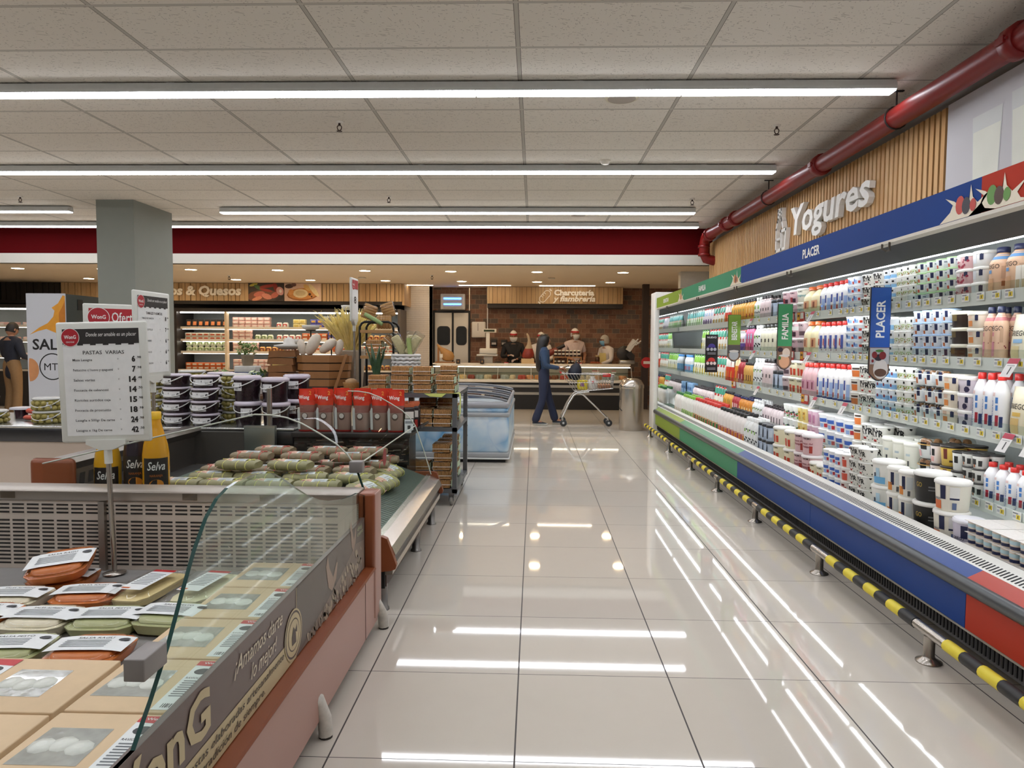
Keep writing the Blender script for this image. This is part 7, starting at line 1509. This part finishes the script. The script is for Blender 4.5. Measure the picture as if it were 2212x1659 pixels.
A_ = ('2a2624', 'd9824a', 'tall', 'black and orange meat pouch'); B_ = ('c9c4b4', 'b85a3a', 'low', 'white topped meat pack'); C_ = ('d9b0a4', 'e6d9cc', 'low', 'pink ham pack'); D_ = ('e6e2d8', 'c23a34', 'round', 'white cheese pack with red label'); E_ = ('e0cf8c', 'd0b860', 'block', 'yellow cheese block'); F_ = ('5a5aa4', 'c9a04a', 'block', 'purple cheese pack'); G_ = ('b9c6d0', '4a7ab8', 'low', 'pale blue cheese pack'); H_ = ('cfd6c0', '7f9a54', 'round', 'green labelled cheese pack'); I_ = ('d06a34', 'e6d9c4', 'low', 'orange meat pack'); J_ = ('c99a58', '7a2a22', 'round', 'tan sausage pack')
WH_ = ('top', 'second', 'third', 'bottom'); YP = 16.02
for li, z in enumerate((1.741, 1.461, 1.186, .781)):
    wl = '%s cooler shelf' % WH_[li]
    fill(-8.0, -7.0, YP, z, (A_, B_, H_, I_)[li], wl, .14, 1 if li == 0 else 2)
    segs = (((-6.9, -5.9, C_, 3), (-5.9, -5.5, D_, 1), (-5.5, -5.1, E_, 2), (-5.1, -4.4, F_, 2), (-4.4, -3.7, G_, 3), (-3.7, -3.15, D_, 1)), ((-6.9, -6.4, C_, 3), (-6.4, -5.9, H_, 1), (-5.9, -5.3, D_, 1), (-5.3, -4.7, I_, 2), (-4.7, -4.1, F_, 2), (-4.1, -3.15, J_, 1)),
            ((-6.9, -6.3, C_, 3), (-6.3, -5.7, J_, 1), (-5.7, -5.0, D_, 1), (-5.0, -4.2, I_, 2), (-4.2, -3.15, B_, 2)), ((-6.9, -6.0, C_, 3), (-6.0, -5.0, E_, 2), (-5.0, -4.0, H_, 1), (-4.0, -3.15, J_, 1)))[li]
    for a, b_, sp, tr in segs: fill(a, b_, YP, z, sp, wl, .145, tr)
for li, z in enumerate((1.741, 1.421, 1.071)):
    for i in range(5): dup(PK[(C_[0], C_[1], C_[2])], (-11.9 + .26 * i, 15.2, z), random.uniform(-.2, .2), 'pink meat pack, %s from left on %s shelf of the dark cooler' % (ordw(i), WH_[li]))['group'] = 'pink packs in the dark cooler'
# fascia over the coolers
def fascia(name, lab, x0, x1, yf, z0, z1, mat, side=0):
    t = thing(name, lab, 'wall panel'); MB().box(x0, x1, yf + .02, yf + .5, z0, z1).build('backing_board', M('33271f', 0.7), t); q = MB(); x = x0; R = random.Random(4)
    while x < x1 - .01:
        w_ = R.choice((.06, .08, .11, .14)); q.box(x, min(x + w_, x1), yf - R.choice((0, .015)), yf + .02, z0, z1); x += w_ + .012
    q.build('slats', mat, t)
    MB().box(x0, x1, yf + .01, yf + .5, z0 - .075, z0).build('black_underside', M('201a18', 0.5), t)
    return t
ff = fascia('oak_cooler_fascia', 'oak slatted fascia with white Quesos lettering above the cooler', -10.68, -2.95, 15.70, 2.34, 2.735, MW)
MB().box(-2.95, -2.90, 15.70, 16.5, 2.26, 2.735).build('end_board', MW, ff)
MB().text('os & Quesos', .20, FY(-7.365, 15.665, 2.47), 0, 1.62, .055, .12, 'c', .02).build('lettering', M('f0e9dc', 0.4), ff)
fascia('dark_slat_fascia', 'dark brown slatted fascia above the meat cooler', -13.8, -10.70, 15.70, 2.34, 2.735, M('2d2420', 0.6, 0, 0.2, 6))
def foodpic(x0, x1, lab, bg, ells):
    t = thing('food_photo_panel', lab, 'photograph', ((x0 + x1) / 2, 15.675, 2.34)); w = x1 - x0; MB().box(-w / 2, w / 2, -.005, .008, 0, .395).build('board', M(bg, 0.5, 0, 0.15, 10), t); q = MB(); ms = []
    for k, (cx_, cz_, rx, rz, an, c) in enumerate(ells):
        m = M(c, 0.5, 0, 0.15, 25)
        if m not in ms: ms.append(m)
        pts = []
        for i in range(14):
            t_ = 2 * PI * i / 14; u, v = rx * math.cos(t_), rz * math.sin(t_); X = cx_ + u * math.cos(an) - v * math.sin(an); Z = cz_ + u * math.sin(an) + v * math.cos(an); pts.append((max(-w / 2 + .002, min(w / 2 - .002, X)), -.0055 - .0004 * k, max(.002, min(.393, Z))))
        q.poly(pts, ms.index(m))
    q.build('picture', ms, t)
foodpic(-6.40, -5.60, 'food photo panel of red sausages and ham slices', '3a302c', [(-.1, .12, .36, .12, .1, '7a4a34'), (-.28, .36, .1, .03, .3, 'b8b04a'), (-.18, .3, .1, .04, -.5, '4a6a3a'), (.05, .33, .2, .035, .15, '9a2f28'), (.22, .3, .05, .12, .3, '8a2822'), (.0, .24, .15, .03, -.2, 'a83a2e'), (-.15, .15, .13, .06, .2, 'c9705c'), (.02, .1, .12, .06, -.3, 'd98a74'), (-.2, .05, .12, .04, .3, 'd88c6a'), (.2, .13, .1, .06, .5, 'c46a58'), (.32, .22, .08, .1, .6, 'd9a09a'), (.33, .22, .03, .04, 0, 'efe0d8'), (.3, .05, .14, .03, .5, '2a2422')])
foodpic(-5.585, -4.76, 'food photo panel of round cheese on a wooden board', 'd8b9a4', [(.0, .15, .36, .14, .05, '9a5f30'), (.0, .165, .34, .125, .05, 'c98a4c'), (-.05, .17, .17, .1, 0, 'e0cfa8'), (-.05, .175, .12, .06, 0, 'cdb88c'), (.1, .3, .1, .05, -.7, 'd9b470'), (.25, .24, .18, .05, -.9, 'e3d2a4'), (-.3, .33, .1, .05, .1, '4a3530'), (-.2, .36, .06, .04, 0, '6a4a44'), (-.26, .2, .06, .06, 0, 'd99a5a'), (.16, .15, .03, .03, 0, '4a2c1c'), (.2, .1, .02, .02, 0, '4a2c1c')])
# ================================================================ poster display by the column
t = thing('sauce_poster_display', 'tall white poster display with orange sauce splash and black lettering', 'poster display', (-6.68, 9.5, 0))
MB().box(-.27, .27, 0, .75, 0, 2.06).build('body', [M('4f5652', 0.5, 0, 0.05, 3)], t); MB().box(-.275, .275, -.012, 0, 0, 2.065).build('poster_board', M('c3c5ca', 0.5, 0, 0.03, 3), t)
q = MB(); Y_ = -.0128
q.poly([(x, Y_, z) for x, z in ((.27, 2.03), (.27, 1.50), (.15, 1.52), (.0, 1.58), (-.12, 1.55), (-.24, 1.50), (-.10, 1.60), (.02, 1.66), (.10, 1.75), (.12, 1.83), (.08, 1.87), (.17, 1.93), (.24, 2.04))], 0)
q.poly([(x, Y_ - .0005, z) for x, z in ((.27, 1.98), (.27, 1.62), (.18, 1.68), (.18, 1.8), (.24, 1.9))], 1)
q.poly([(-.25 + .13 * math.cos(t_) * (1 if math.cos(t_) > -.1 else .1), Y_, 1.02 + .16 * math.sin(t_)) for t_ in [2 * PI * i / 20 for i in range(20)]], 2)
q.text('SALSA', .145, FY(.10, Y_ - .001, 1.30), 3, .60, .03); q.text('MT', .10, FY(.05, Y_ - .001, 1.015), 3, .19, .0)
n = 30
for i in range(n): a, b_ = 2 * PI * i / n, 2 * PI * (i + 1) / n; q.quad(*[(.07 + r * math.cos(t_), Y_ - .001, 1.065 + r * math.sin(t_)) for r, t_ in ((.185, a), (.185, b_), (.17, b_), (.17, a))][::-1], 3)
q.build('poster_print', [M('d8952c', 0.5, 0, 0.15, 12), M('b8701c', 0.5, 0, 0.2, 12), M('c88a5a', 0.5, 0, 0.2, 10), M('1c1b1b', 0.5)], t)
MB().box(.271, .276, .25, .36, 1.85, 2.0).build('side_latch', M('17191a', 0.4), t)
# ================================================================ steel bin
t = thing('steel_waste_bin', 'brushed steel waste bin with domed lid at the end of the dairy case', 'bin', (1.62, 11.78, 0))
MB().lathe([(.196, 0), (.2, .005), (.2, .70)], 36).build('body', steel('b3aca2', 0.25, 3), t); MB().lathe([(.203, .70), (.206, .71), (.206, .755), (.195, .77), (.16, .835), (.10, .865), (.02, .87)], 36).build('dome_lid', steel('c4bdb3', 0.2, 3), t)
q = MB().tube([(-.195, -.06, .52), (-.21, -.06, .5), (-.215, -.05, .42), (-.2, -.05, .36), (-.175, -.11, .33)], .005, 6).tube([(-.205, -.05 + .018 * math.cos(a), .535 + .018 * math.sin(a)) for a in [2 * PI * i / 12 for i in range(13)]], .003, 5); q.build('hanging_cord', M('1d1c1c', 0.5), t)
t = thing('round_warning_sign', 'red round sign on the dark pier behind the bin', 'sign', (2.46, 15.58, 1.03)); MB().lathe([(.12, -.004), (.12, .004)], 24, ax='y').build('disc', M('c23034', 0.4), t); MB().box(-.07, .07, -.009, -.004, -.03, .03).build('white_bar', M('e6e2dc', 0.5), t)
# ================================================================ people
def skinmesh(nodes, edges, root, lv=2):
    ids = list(nodes); me = bpy.data.meshes.new('figure'); me.from_pydata([nodes[k][:3] for k in ids], [(ids.index(a), ids.index(b)) for a, b in edges], [])
    o = bpy.data.objects.new('figure', me); COL.objects.link(o); o.modifiers.new('s', 'SKIN')
    sv = me.skin_vertices[0].data
    for i, k in enumerate(ids):
        r = nodes[k][3]; sv[i].radius = r if isinstance(r, tuple) else (r, r); sv[i].use_root = (k == root)
    m = o.modifiers.new('u', 'SUBSURF'); m.levels = lv; m.render_levels = lv
    dg = bpy.context.evaluated_depsgraph_get(); ev = bpy.data.meshes.new_from_object(o.evaluated_get(dg))
    r = ([tuple(v.co) for v in ev.vertices], [tuple(p.vertices) for p in ev.polygons]); bpy.data.objects.remove(o); bpy.data.meshes.remove(me); bpy.data.meshes.remove(ev)
    return r
def head(mb, c, yaw, r=.105, tilt=0.0, skin=0, eye=1, lip=2, brow=3):
    """head facing -y before the yaw: skull, nose, chin, sockets, ears, eyes, mouth"""
    rot = Matrix.Rotation(yaw, 3, 'Z') @ Matrix.Rotation(tilt, 3, 'X'); C = Vector(c); n, k = 24, 18; vs = []
    T = lambda p: tuple(C + rot @ Vector(p))
    for j in range(k + 1):
        ph = PI * j / k
        for i in range(n):
            th = 2 * PI * i / n; d = Vector((math.sin(ph) * math.sin(th), -math.sin(ph) * math.cos(th), math.cos(ph)))
            p = Vector((d.x * r * .72, d.y * r * .88, d.z * r * 1.12)); fr = max(0, -d.y)
            g = lambda x0, z0, s: math.exp(-((p.x / r - x0) ** 2 + (p.z / r - z0) ** 2) / (2 * s * s)) * fr
            p.y -= r * (.20 * g(0, -.18, .12) + .08 * g(0, -.02, .10) + .05 * g(0, -.52, .10) + .10 * g(0, -.82, .18)); p.y += r * .07 * (g(.30, .05, .13) + g(-.30, .05, .13))
            if d.z < -.2: p.x *= 1 - .28 * (-d.z - .2); p.y += r * .10 * max(0, d.y) * (-d.z)
            vs.append(T(p))
    fs = [(j * n + i, (j + 1) * n + i, (j + 1) * n + (i + 1) % n, j * n + (i + 1) % n) for j in range(k) for i in range(n)]
    mb.add(vs, fs, skin, True)
    def ell(p, rx, ry, rz, m):
        q = MB().ball((0, 0, 0), 1, 10); mb.add([T((p[0] + v[0] * rx, p[1] + v[1] * ry, p[2] + v[2] * rz)) for v in q.v], q.f, m, True)
    for s in (-1, 1):
        ell((s * r * .30, -r * .74, r * .05), r * .12, r * .07, r * .06, eye); ell((s * r * .30, -r * .80, r * .05), r * .05, r * .04, r * .05, brow)
        ell((s * r * .30, -r * .82, r * .20), r * .16, r * .05, r * .025, brow); ell((s * r * .74, r * .05, -r * .05), r * .07, r * .13, r * .22, skin)
    ell((0, -r * .86, -r * .50), r * .2, r * .06, r * .05, lip)
def hand(mb, w, d, up, s=1, m=0, curl=.5, L=.17):
    """palm and five bent fingers from wrist w toward d; thumb on the side s"""
    d = Vector(d).normalized(); up = Vector(up); up = (up - d * up.dot(d)).normalized(); sd = d.cross(up) * s; w = Vector(w)
    q = MB().ball((0, 0, 0), 1, 10); mb.add([tuple(w + d * (L * .28 + v[1] * L * .30) + sd * v[0] * L * .22 + up * v[2] * L * .11) for v in q.v], q.f, m, True)
    for i, ln in enumerate((.36, .42, .40, .31)):
        b = w + d * L * .50 + sd * L * (.16 - .105 * i); pts = [b]; a = 0.15
        for f in (.42, .32, .26): a += curl; pts.append(pts[-1] + (d * math.cos(a) - up * math.sin(a)) * L * ln * f)
        mb.tube(pts, [L * .052, L * .05, L * .045, L * .03], 6, m)
    b = w + d * L * .15 + sd * L * .17; mb.tube([b, b + (d * .6 + sd * .8) * L * .20, b + (d * 1.0 + sd * .85 - up * .2) * L * .34], [L * .07, L * .06, L * .04], 6, m)
SKN, EYE, LIP, BRW = M('a9795c', 0.5, 0, 0.05, 20), M('d8d2ca', 0.3), M('9a5a4e', 0.5), M('241a16', 0.6)
def person(lab, loc, rot, H=1.7, top='e3c9c4', pants='2a2a30', shoe='2b2b2e', elbows=((.27, .02, 1.12), (-.27, .02, 1.12)), hands=((.12, -.28, 1.02), (-.12, -.28, 1.02)), hup=(0, 0, 1), hat=None, mask=None, hair=None, sleeve='long', legs=None, headyaw=0, tilt=0.0, glove=None, apron=None, coat_z=.86, lean=0.0, sole=False):
    t = thing('person', lab, 'person', loc, rot); k = H / 1.7; S = lambda p: (p[0] * k, p[1] * k - lean * max(0, p[2] - .9), p[2] * k)
    lg = legs or {'kl': (.10, -.02, .50), 'al': (.10, .02, .085), 'tl': (.11, -.13, .04), 'kr': (-.10, -.02, .50), 'ar': (-.10, .02, .085), 'tr': (-.11, -.13, .04)}
    N = {'pel': (0, 0, .95, (.13, .10)), 'wai': (0, 0, 1.08, (.125, .095)), 'che': (0, .0, 1.27, (.15, .11)), 'upc': (0, .01, 1.38, (.13, .10)), 'nek': (0, .01, 1.47, .052), 'nk2': (0, -.005, 1.53, .05), 'hl': (.09, 0, .88, .088), 'hr': (-.09, 0, .88, .088),
         'sl': (.185, .01, 1.38, .06), 'sr': (-.185, .01, 1.38, .06), 'el': (*elbows[0], .043), 'er': (*elbows[1], .043), 'wl': (*hands[0], .027), 'wr': (*hands[1], .027)}
    for a, p in lg.items(): N[a] = (*p, {'k': .056, 'a': .038, 't': .035}[a[0]])
    N = {a: (*S(v[:3]), tuple(x * k for x in v[3]) if isinstance(v[3], tuple) else v[3] * k) for a, v in N.items()}
    E_ = [('pel', 'wai'), ('wai', 'che'), ('che', 'upc'), ('upc', 'nek'), ('nek', 'nk2'), ('pel', 'hl'), ('pel', 'hr'), ('hl', 'kl'), ('kl', 'al'), ('al', 'tl'), ('hr', 'kr'), ('kr', 'ar'), ('ar', 'tr'), ('upc', 'sl'), ('upc', 'sr'), ('sl', 'el'), ('el', 'wl'), ('sr', 'er'), ('er', 'wr')]
    mb = MB(); v, f = skinmesh(N, E_, 'pel', 2); mb.add(v, f, 0, True)
    hc = Vector(S((0, -.015, 1.60))) ; head(mb, hc, headyaw, .112 * k, tilt)
    for a, b, s in (('el', 'wl', 1), ('er', 'wr', -1)):
        w = Vector(N[b][:3]); hand(mb, w, w - Vector(N[a][:3]), hup, s, 0 if not glove else 4, .35, .165 * k)
    mats = [SKN, EYE, LIP, BRW] + ([M(glove, 0.6)] if glove else [])
    mb.build('body', mats, t)
    def garment(name, keys, edges, root, grow, col, fix={}):
        G = {}
        for q in keys:
            r = N[q][3]; G[q] = (*N[q][:3], tuple(x + grow for x in r) if isinstance(r, tuple) else r + grow + (.008 if q in ('sl', 'sr') else 0))
        for q, v in fix.items(): G[q] = v
        v, f = skinmesh(G, edges, root, 2); return MB().add(v, f, 0, True).build(name, M(col, 0.8, 0, 0.12, 40, 0.2), t)
    ek = lambda a, b, fr: tuple(N[a][i] + (N[b][i] - N[a][i]) * fr for i in range(3))
    fx = {}
    hem = (0, N['pel'][1], (coat_z - .17) * k, (.155 * k, .12 * k))
    if sleeve == 'long': fx['cl'] = (*ek('el', 'wl', .93), .036 * k); fx['cr'] = (*ek('er', 'wr', .93), .036 * k); se = [('el', 'cl'), ('er', 'cr')]; sk = ['el', 'er']
    else: fx['cl'] = (*ek('sl', 'el', .75), .062 * k); fx['cr'] = (*ek('sr', 'er', .75), .062 * k); se = []; sk = []
    fx['hem'] = hem
    nb = (0, .01 * k - lean * .55, 1.49 * k, .07 * k); fx['col'] = nb
    ed = [('hem', 'wai'), ('wai', 'che'), ('che', 'upc'), ('upc', 'col'), ('upc', 'sl'), ('upc', 'sr')] + ([('sl', 'el'), ('sr', 'er')] + se if sk else [('sl', 'cl'), ('sr', 'cr')])
    garment('jacket' if sleeve == 'long' else 'shirt', ['wai', 'che', 'upc', 'sl', 'sr'] + sk, ed, 'che', .014 * k, top, fx)
    garment('trousers', ['pel', 'hl', 'hr', 'kl', 'kr'], [('wt', 'pel'), ('pel', 'hl'), ('pel', 'hr'), ('hl', 'kl'), ('hr', 'kr'), ('kl', 'xl'), ('kr', 'xr')], 'pel', .02 * k, pants, {'wt': (0, N['wai'][1], 1.15 * k, (.135 * k, .105 * k)), 'xl': (*ek('kl', 'al', 1.12), .085 * k), 'xr': (*ek('kr', 'ar', 1.12), .085 * k)})
    for s in ('l', 'r'):
        a, b = Vector(N['a' + s][:3]), Vector(N['t' + s][:3]); h_ = (b - a); h_.z = 0; h_.normalize(); o_ = a - h_ * .05 * k; q = MB()
        rs = []
        for tt, w_, hh in ((0, .03, .06), (.05, .04, .085), (.3, .042, .08), (.6, .046, .06), (.85, .042, .045), (1, .02, .03)):
            p = o_ + h_ * tt * .27 * k; sd = Vector((-h_.y, h_.x, 0)); zb = min(N['t' + s][2], N['a' + s][2]) - .035 * k; base = max(0.002, zb + (N['a' + s][2] - .085 * k - zb) * (1 - tt))
            rs.append([tuple(p + sd * w_ * k * math.cos(u) + Vector((0, 0, base - p.z + hh * k * .5 + hh * k * .5 * math.sin(u)))) for u in [2 * PI * i / 12 for i in range(12)]])
        q.rings(rs, 0); sh = q.build('shoe', M(shoe, 0.6), t)
        q = MB().rings([[(o_.x + (p_[0] - o_.x) * 1.06, o_.y + (p_[1] - o_.y) * 1.06, min(p_[2], min(x[2] for x in r_) + .022)) for p_ in r_] for r_ in rs], 0); q.build('sole', M('dcdad4' if sole else '2a2a2a', 0.6), sh)
    HR = Matrix.Rotation(headyaw, 3, 'Z') @ Matrix.Rotation(tilt, 3, 'X'); r = .112 * k
    def shell(z0, z1, th0, th1, e, n=20, kk=8, sx=.72, sy=.88, sz=1.12):
        q = MB(); vs = []
        for j in range(kk + 1):
            z = z0 + (z1 - z0) * j / kk; rr = math.sqrt(max(.0, 1 - min(1, abs(z)) ** 2))
            for i in range(n + 1):
                th = th0 + (th1 - th0) * i / n; vs.append(tuple(hc + HR @ Vector((rr * math.sin(th) * r * sx * e, -rr * math.cos(th) * r * sy * e, z * r * sz * e))))
        return q.add(vs, [(j * (n + 1) + i, j * (n + 1) + i + 1, (j + 1) * (n + 1) + i + 1, (j + 1) * (n + 1) + i) for j in range(kk) for i in range(n)], 0, True)
    if hat == 'cap':
        c = shell(.28, .998, -PI, PI, 1.16).build('white_cap', M('e6e0da', 0.7), t); shell(.26, .52, -PI, PI, 1.19).build('red_band', M('b0262a', 0.6), c); shell(-.35, .3, PI * .45, PI * 1.55, 1.12).build('hair_net', M('d6cfc8', 0.8, 0, 0.2, 90), c)
    elif hat == 'net': shell(-.45, .998, PI * .33, PI * 1.67, 1.22).build('hair_net', M('b9b2a8', 0.8, 0, 0.35, 120, 0.4), t); shell(.25, .998, -PI, PI, 1.2).build('hair_net_front', M('b9b2a8', 0.8, 0, 0.35, 120, 0.4), t)
    if mask: shell(-.92, -.02, -PI * .36, PI * .36, 1.22, 14, 8, .74, 1.0, 1.02).build('face_mask', M(mask, 0.7), t); shell(-.2, -.12, -PI * .6, PI * .6, 1.1).build('mask_strap', M(mask, 0.7), t)
    if hair == 'short': shell(.1, .998, -PI, PI, 1.09).build('hair', M('1f1815', 0.6, 0, 0.2, 80), t); shell(-.45, .15, PI * .45, PI * 1.55, 1.08).build('hair_back', M('1f1815', 0.6, 0, 0.2, 80), t)
    if hair == 'long':
        rs = []
        for z, w_, d_, oy in ((1.725, .02, .02, .0), (1.71, .06, .07, .0), (1.66, .095, .11, .005), (1.58, .105, .125, .02), (1.48, .11, .10, .05), (1.36, .13, .075, .085), (1.22, .14, .06, .10), (1.10, .13, .05, .105), (1.02, .09, .035, .10), (1.0, .04, .015, .10)):
            rs.append([tuple(Vector((0, 0, 0)) + (Matrix.Rotation(headyaw * (1 if z > 1.5 else .35), 3, 'Z') @ Vector((w_ * k * math.cos(u), d_ * k * math.sin(u) + oy * k, 0))) + Vector((0, -lean * max(0, z - .9), z * k))) for u in [2 * PI * i / 18 for i in range(18)]])
        MB().rings(rs, 0).build('long_hair', M('120f0f', 0.38, 0, 0.35, 60, 0.3), t)
    if apron:
        q = MB(); n = 10
        for z0, z1, w_ in ((1.0, 1.30, .13), (.75, 1.0, .16)):
            for i in range(n): a, b = -w_ + 2 * w_ * i / n, -w_ + 2 * w_ * (i + 1) / n; F_ = lambda x, z: (x * k, (-.135 + .9 * x * x) * k - lean * max(0, z - .9), z * k); q.quad(F_(a, z0), F_(b, z0), F_(b, z1), F_(a, z1))
        q.build('apron', M(apron, 0.7), t)
    return t
person('deli worker in black jacket, white mask and red banded cap by the ham', (-.49, 16.44, 0), .05, 1.69, '1d1c1e', '1c1c1e', elbows=((.27, -.02, 1.12), (-.27, -.02, 1.12)), hands=((.06, -.20, 1.07), (-.10, -.20, 1.16)), hat='cap', mask='e8e6e2', glove='d9c3b4', tilt=.12)
person('deli worker in white shirt and red banded cap half hidden behind the woman', (.15, 16.46, 0), -.2, 1.66, 'e3dcd6', '2a2a2c', hat='cap', mask='e8e6e2')
person('deli worker in pale pink shirt and red banded cap behind the jar rack', (.93, 16.52, 0), .35, 1.75, 'd9c4be', '232326', sleeve='short', hat='cap', mask='e8e6e2', headyaw=.25)
person('deli worker in pale coat, yellow apron and hair net by the slicer', (1.70, 16.44, 0), -1.0, 1.60, 'ddd3cc', '2a2a2c', elbows=((.25, -.06, 1.12), (-.25, -.06, 1.12)), hands=((.10, -.30, 1.03), (-.08, -.32, 1.03)), hat='net', mask='7fb4d4', apron='e6d28a', glove='e0dad4', headyaw=-.2, lean=.12)
wl_ = {'kl': (.09, -.10, .50), 'al': (.09, -.22, .09), 'tl': (.10, -.37, .04), 'kr': (-.09, .02, .48), 'ar': (-.09, .16, .075), 'tr': (-.09, .02, .04)}
person('woman in denim jacket and navy trousers with long black hair pushing a cart', (.17, 12.45, 0), math.radians(90), 1.58, '2f4460', '1f2740', '20242e', elbows=((.22, -.02, 1.12), (-.22, -.02, 1.12)), hands=((.12, -.30, 1.06), (-.13, -.31, 1.08)), hair='long', legs=wl_, headyaw=.5, coat_z=.90, sole=True)
o = tag(MB().box(-.07, .07, -.035, .035, 0, .01, 0, .003).build('mobile_phone', M('1b1c1f', 0.2)), 'dark phone held in the hands of the woman with cart', 'phone'); o.location = (.545, 12.46, 1.015); o.rotation_euler = (.2, -.35, .1)
MB().quad((-.06, -.03, .0105), (.06, -.03, .0105), (.06, .03, .0105), (-.06, .03, .0105)).build('screen', M('3a4250', 0.1), o)
person('man in dark jacket and tan trousers seen from behind at the meat cooler', (-9.45, 12.5, 0), math.radians(160), 1.72, '20232e', '8a6a44', hair='short', elbows=((.26, -.02, 1.12), (-.26, -.02, 1.12)), hands=((.16, -.26, 1.08), (-.16, -.26, 1.08)), tilt=.3)
o = tag(MB().box(-.13, .13, -.09, .09, 0, .40, 0, .03).build('red_shopping_basket', M('b8322a', 0.5)), 'red basket standing on a low crate beside the man in dark jacket', 'basket'); o.location = (-9.9, 12.1, .45)
o = tag(MB().box(-.3, .3, -.25, .25, 0, .449).build('grey_crate', M('6a6a6c', 0.5)), 'grey crate under the red basket near the man', 'crate'); o.location = (-9.9, 12.1, 0); MB().box(-.31, .31, -.26, .26, .40, .43).build('rim', M('8a8a8c', 0.5), o)
# ================================================================ shopping cart
ct = thing('shopping_cart', 'chrome wire shopping cart with red handle pushed by the woman', 'shopping cart', (0, 12.42, 0)); CH = steel('c9cbca', 0.22, 10)
def bw(x, z): t_ = (x - .5) / .88; return .25 - .05 * t_
top = [(.50, .915), (1.38, .90)]; bot = [(.70, .60), (1.36, .66)]
q = MB()
for s in (-1, 1):
    q.tube([(.50, s * .25, .915), (1.38, s * .20, .90)], .010, 6); q.tube([(.70, s * .20, .60), (1.36, s * .17, .66)], .010, 6); q.tube([(.61, s * .225, .75), (1.37, s * .19, .78)], .006, 6)
    for i in range(17):
        u = i / 16; q.tube([(.50 + .88 * u, s * (.25 - .05 * u), .915 - .015 * u), (.70 + .66 * u, s * (.20 - .03 * u), .60 + .06 * u)], .0035, 5)
q.tube([(1.38, -.20, .90), (1.38, .20, .90)], .010, 6); q.tube([(1.36, -.17, .66), (1.36, .17, .66)], .010, 6)
for i in range(9): y = -.19 + .38 * i / 8; q.tube([(1.38, y, .90), (1.36, y * .85, .66)], .0035, 5); q.tube([(.70, y, .60), (1.36, y * .85, .66)], .0035, 5)
q.build('wire_basket', CH, ct)
q = MB().quad((.51, -.235, .90), (.51, .235, .90), (.69, .195, .61), (.69, -.195, .61)); q.build('rear_flap', M('9a9c9a', 0.5, 0.3, 0.1, 60), ct)
MB().tube([(.46, -.25, .93), (.46, .25, .93)], .017, 10).build('handle', M('c2362c', 0.4), ct); MB().box(1.18, 1.32, -.215, -.19, .86, .92, 0, .006).build('red_tag', M('c2302c', 0.4), ct)
for s in (-1, 1):
    MB().tube([(.46, s * .24, .93), (.50, s * .25, .915)], .010, 6).build('handle_bracket', CH, ct)
    MB().tube([(.49, s * .24, .15), (.60, s * .22, .40), (.68, s * .20, .53), (.74, s * .19, .575), (.95, s * .18, .60)], .016, 8).build('rear_leg', CH, ct)
    MB().tube([(.78, s * .17, .575), (.86, s * .17, .54), (1.05, s * .17, .36), (1.27, s * .17, .15)], .015, 8).build('front_leg', CH, ct)
    for x in (.49, 1.28):
        c = MB().tube([(x, s * (.24 if x < 1 else .17), .16), (x + .01, s * (.24 if x < 1 else .17), .10)], .018, 8).build('caster', CH, ct); MB().lathe([(.012, -.015), (.052, -.015), (.06, -.008), (.06, .008), (.052, .015), (.012, .015)], 18, (x + .02, s * (.24 if x < 1 else .17), .0605), 0, ax='y').lathe([(.02, -.017), (.02, .017)], 10, (x + .02, s * (.24 if x < 1 else .17), .0605), 1, ax='y').build('wheel', [M('2e3032', 0.6), M('b9bbbc', 0.4)], c)
def item(name, lab, cat, mb, mat, loc, rot=(0, 0, 0)): o = tag(mb.build(name, mat), lab, cat); o.location = loc; o.rotation_euler = rot; return o
o = item('yellow_food_bag', 'bright yellow food bag in the shopping cart basket', 'bag', MB().box(-.09, .09, -.05, .05, 0, .17, 0, .02), M('d9c42c', 0.35, 0, 0.12, 20, 0.3), (.84, 12.36, .628)); MB().quad((-.04, -.052, .06), (.03, -.052, .06), (.03, -.052, .12), (-.04, -.052, .12)).build('print', M('8a5a7a', 0.5), o)
o = item('white_food_bag', 'white plastic bag with red mark beside the yellow bag in cart', 'bag', MB().lathe([(.07, 0), (.10, .05), (.09, .13), (.04, .19), (.05, .22)], 12, sy=.7), M('d8d4ce', 0.35, 0, 0.15, 24, 0.4), (1.02, 12.38, .645)); MB().ball((0, -.075, .12), .022, 8).build('red_mark', M('b8323a', 0.4), o)
o = item('egg_carton', 'brown tray of eggs at the front of the shopping cart', 'egg tray', MB().box(-.12, .12, -.1, .1, 0, .05, 0, .01), M('9a6a4c', 0.7, 0, 0.25, 50), (1.22, 12.40, .662)); q = MB()
for i in range(5):
    for j in range(4): q.ball((-.09 + .045 * i, -.07 + .047 * j, .055), .018, 7)
q.build('eggs', M('c99a7a', 0.5), o)
o = item('dark_backpack', 'dark navy backpack resting over the cart rim by the handle', 'bag', MB().lathe([(.06, 0), (.11, .04), (.12, .14), (.09, .24), (.03, .30)], 14, sy=.8), M('1b2030', 0.6, 0, 0.15, 30, 0.3), (.68, 12.42, .80), (0, .25, 0)); MB().tube([(-.02, 0, .28), (-.03, .0, .34), (.03, 0, .34), (.03, 0, .28)], .012, 6).build('strap', M('141722', 0.6), o)
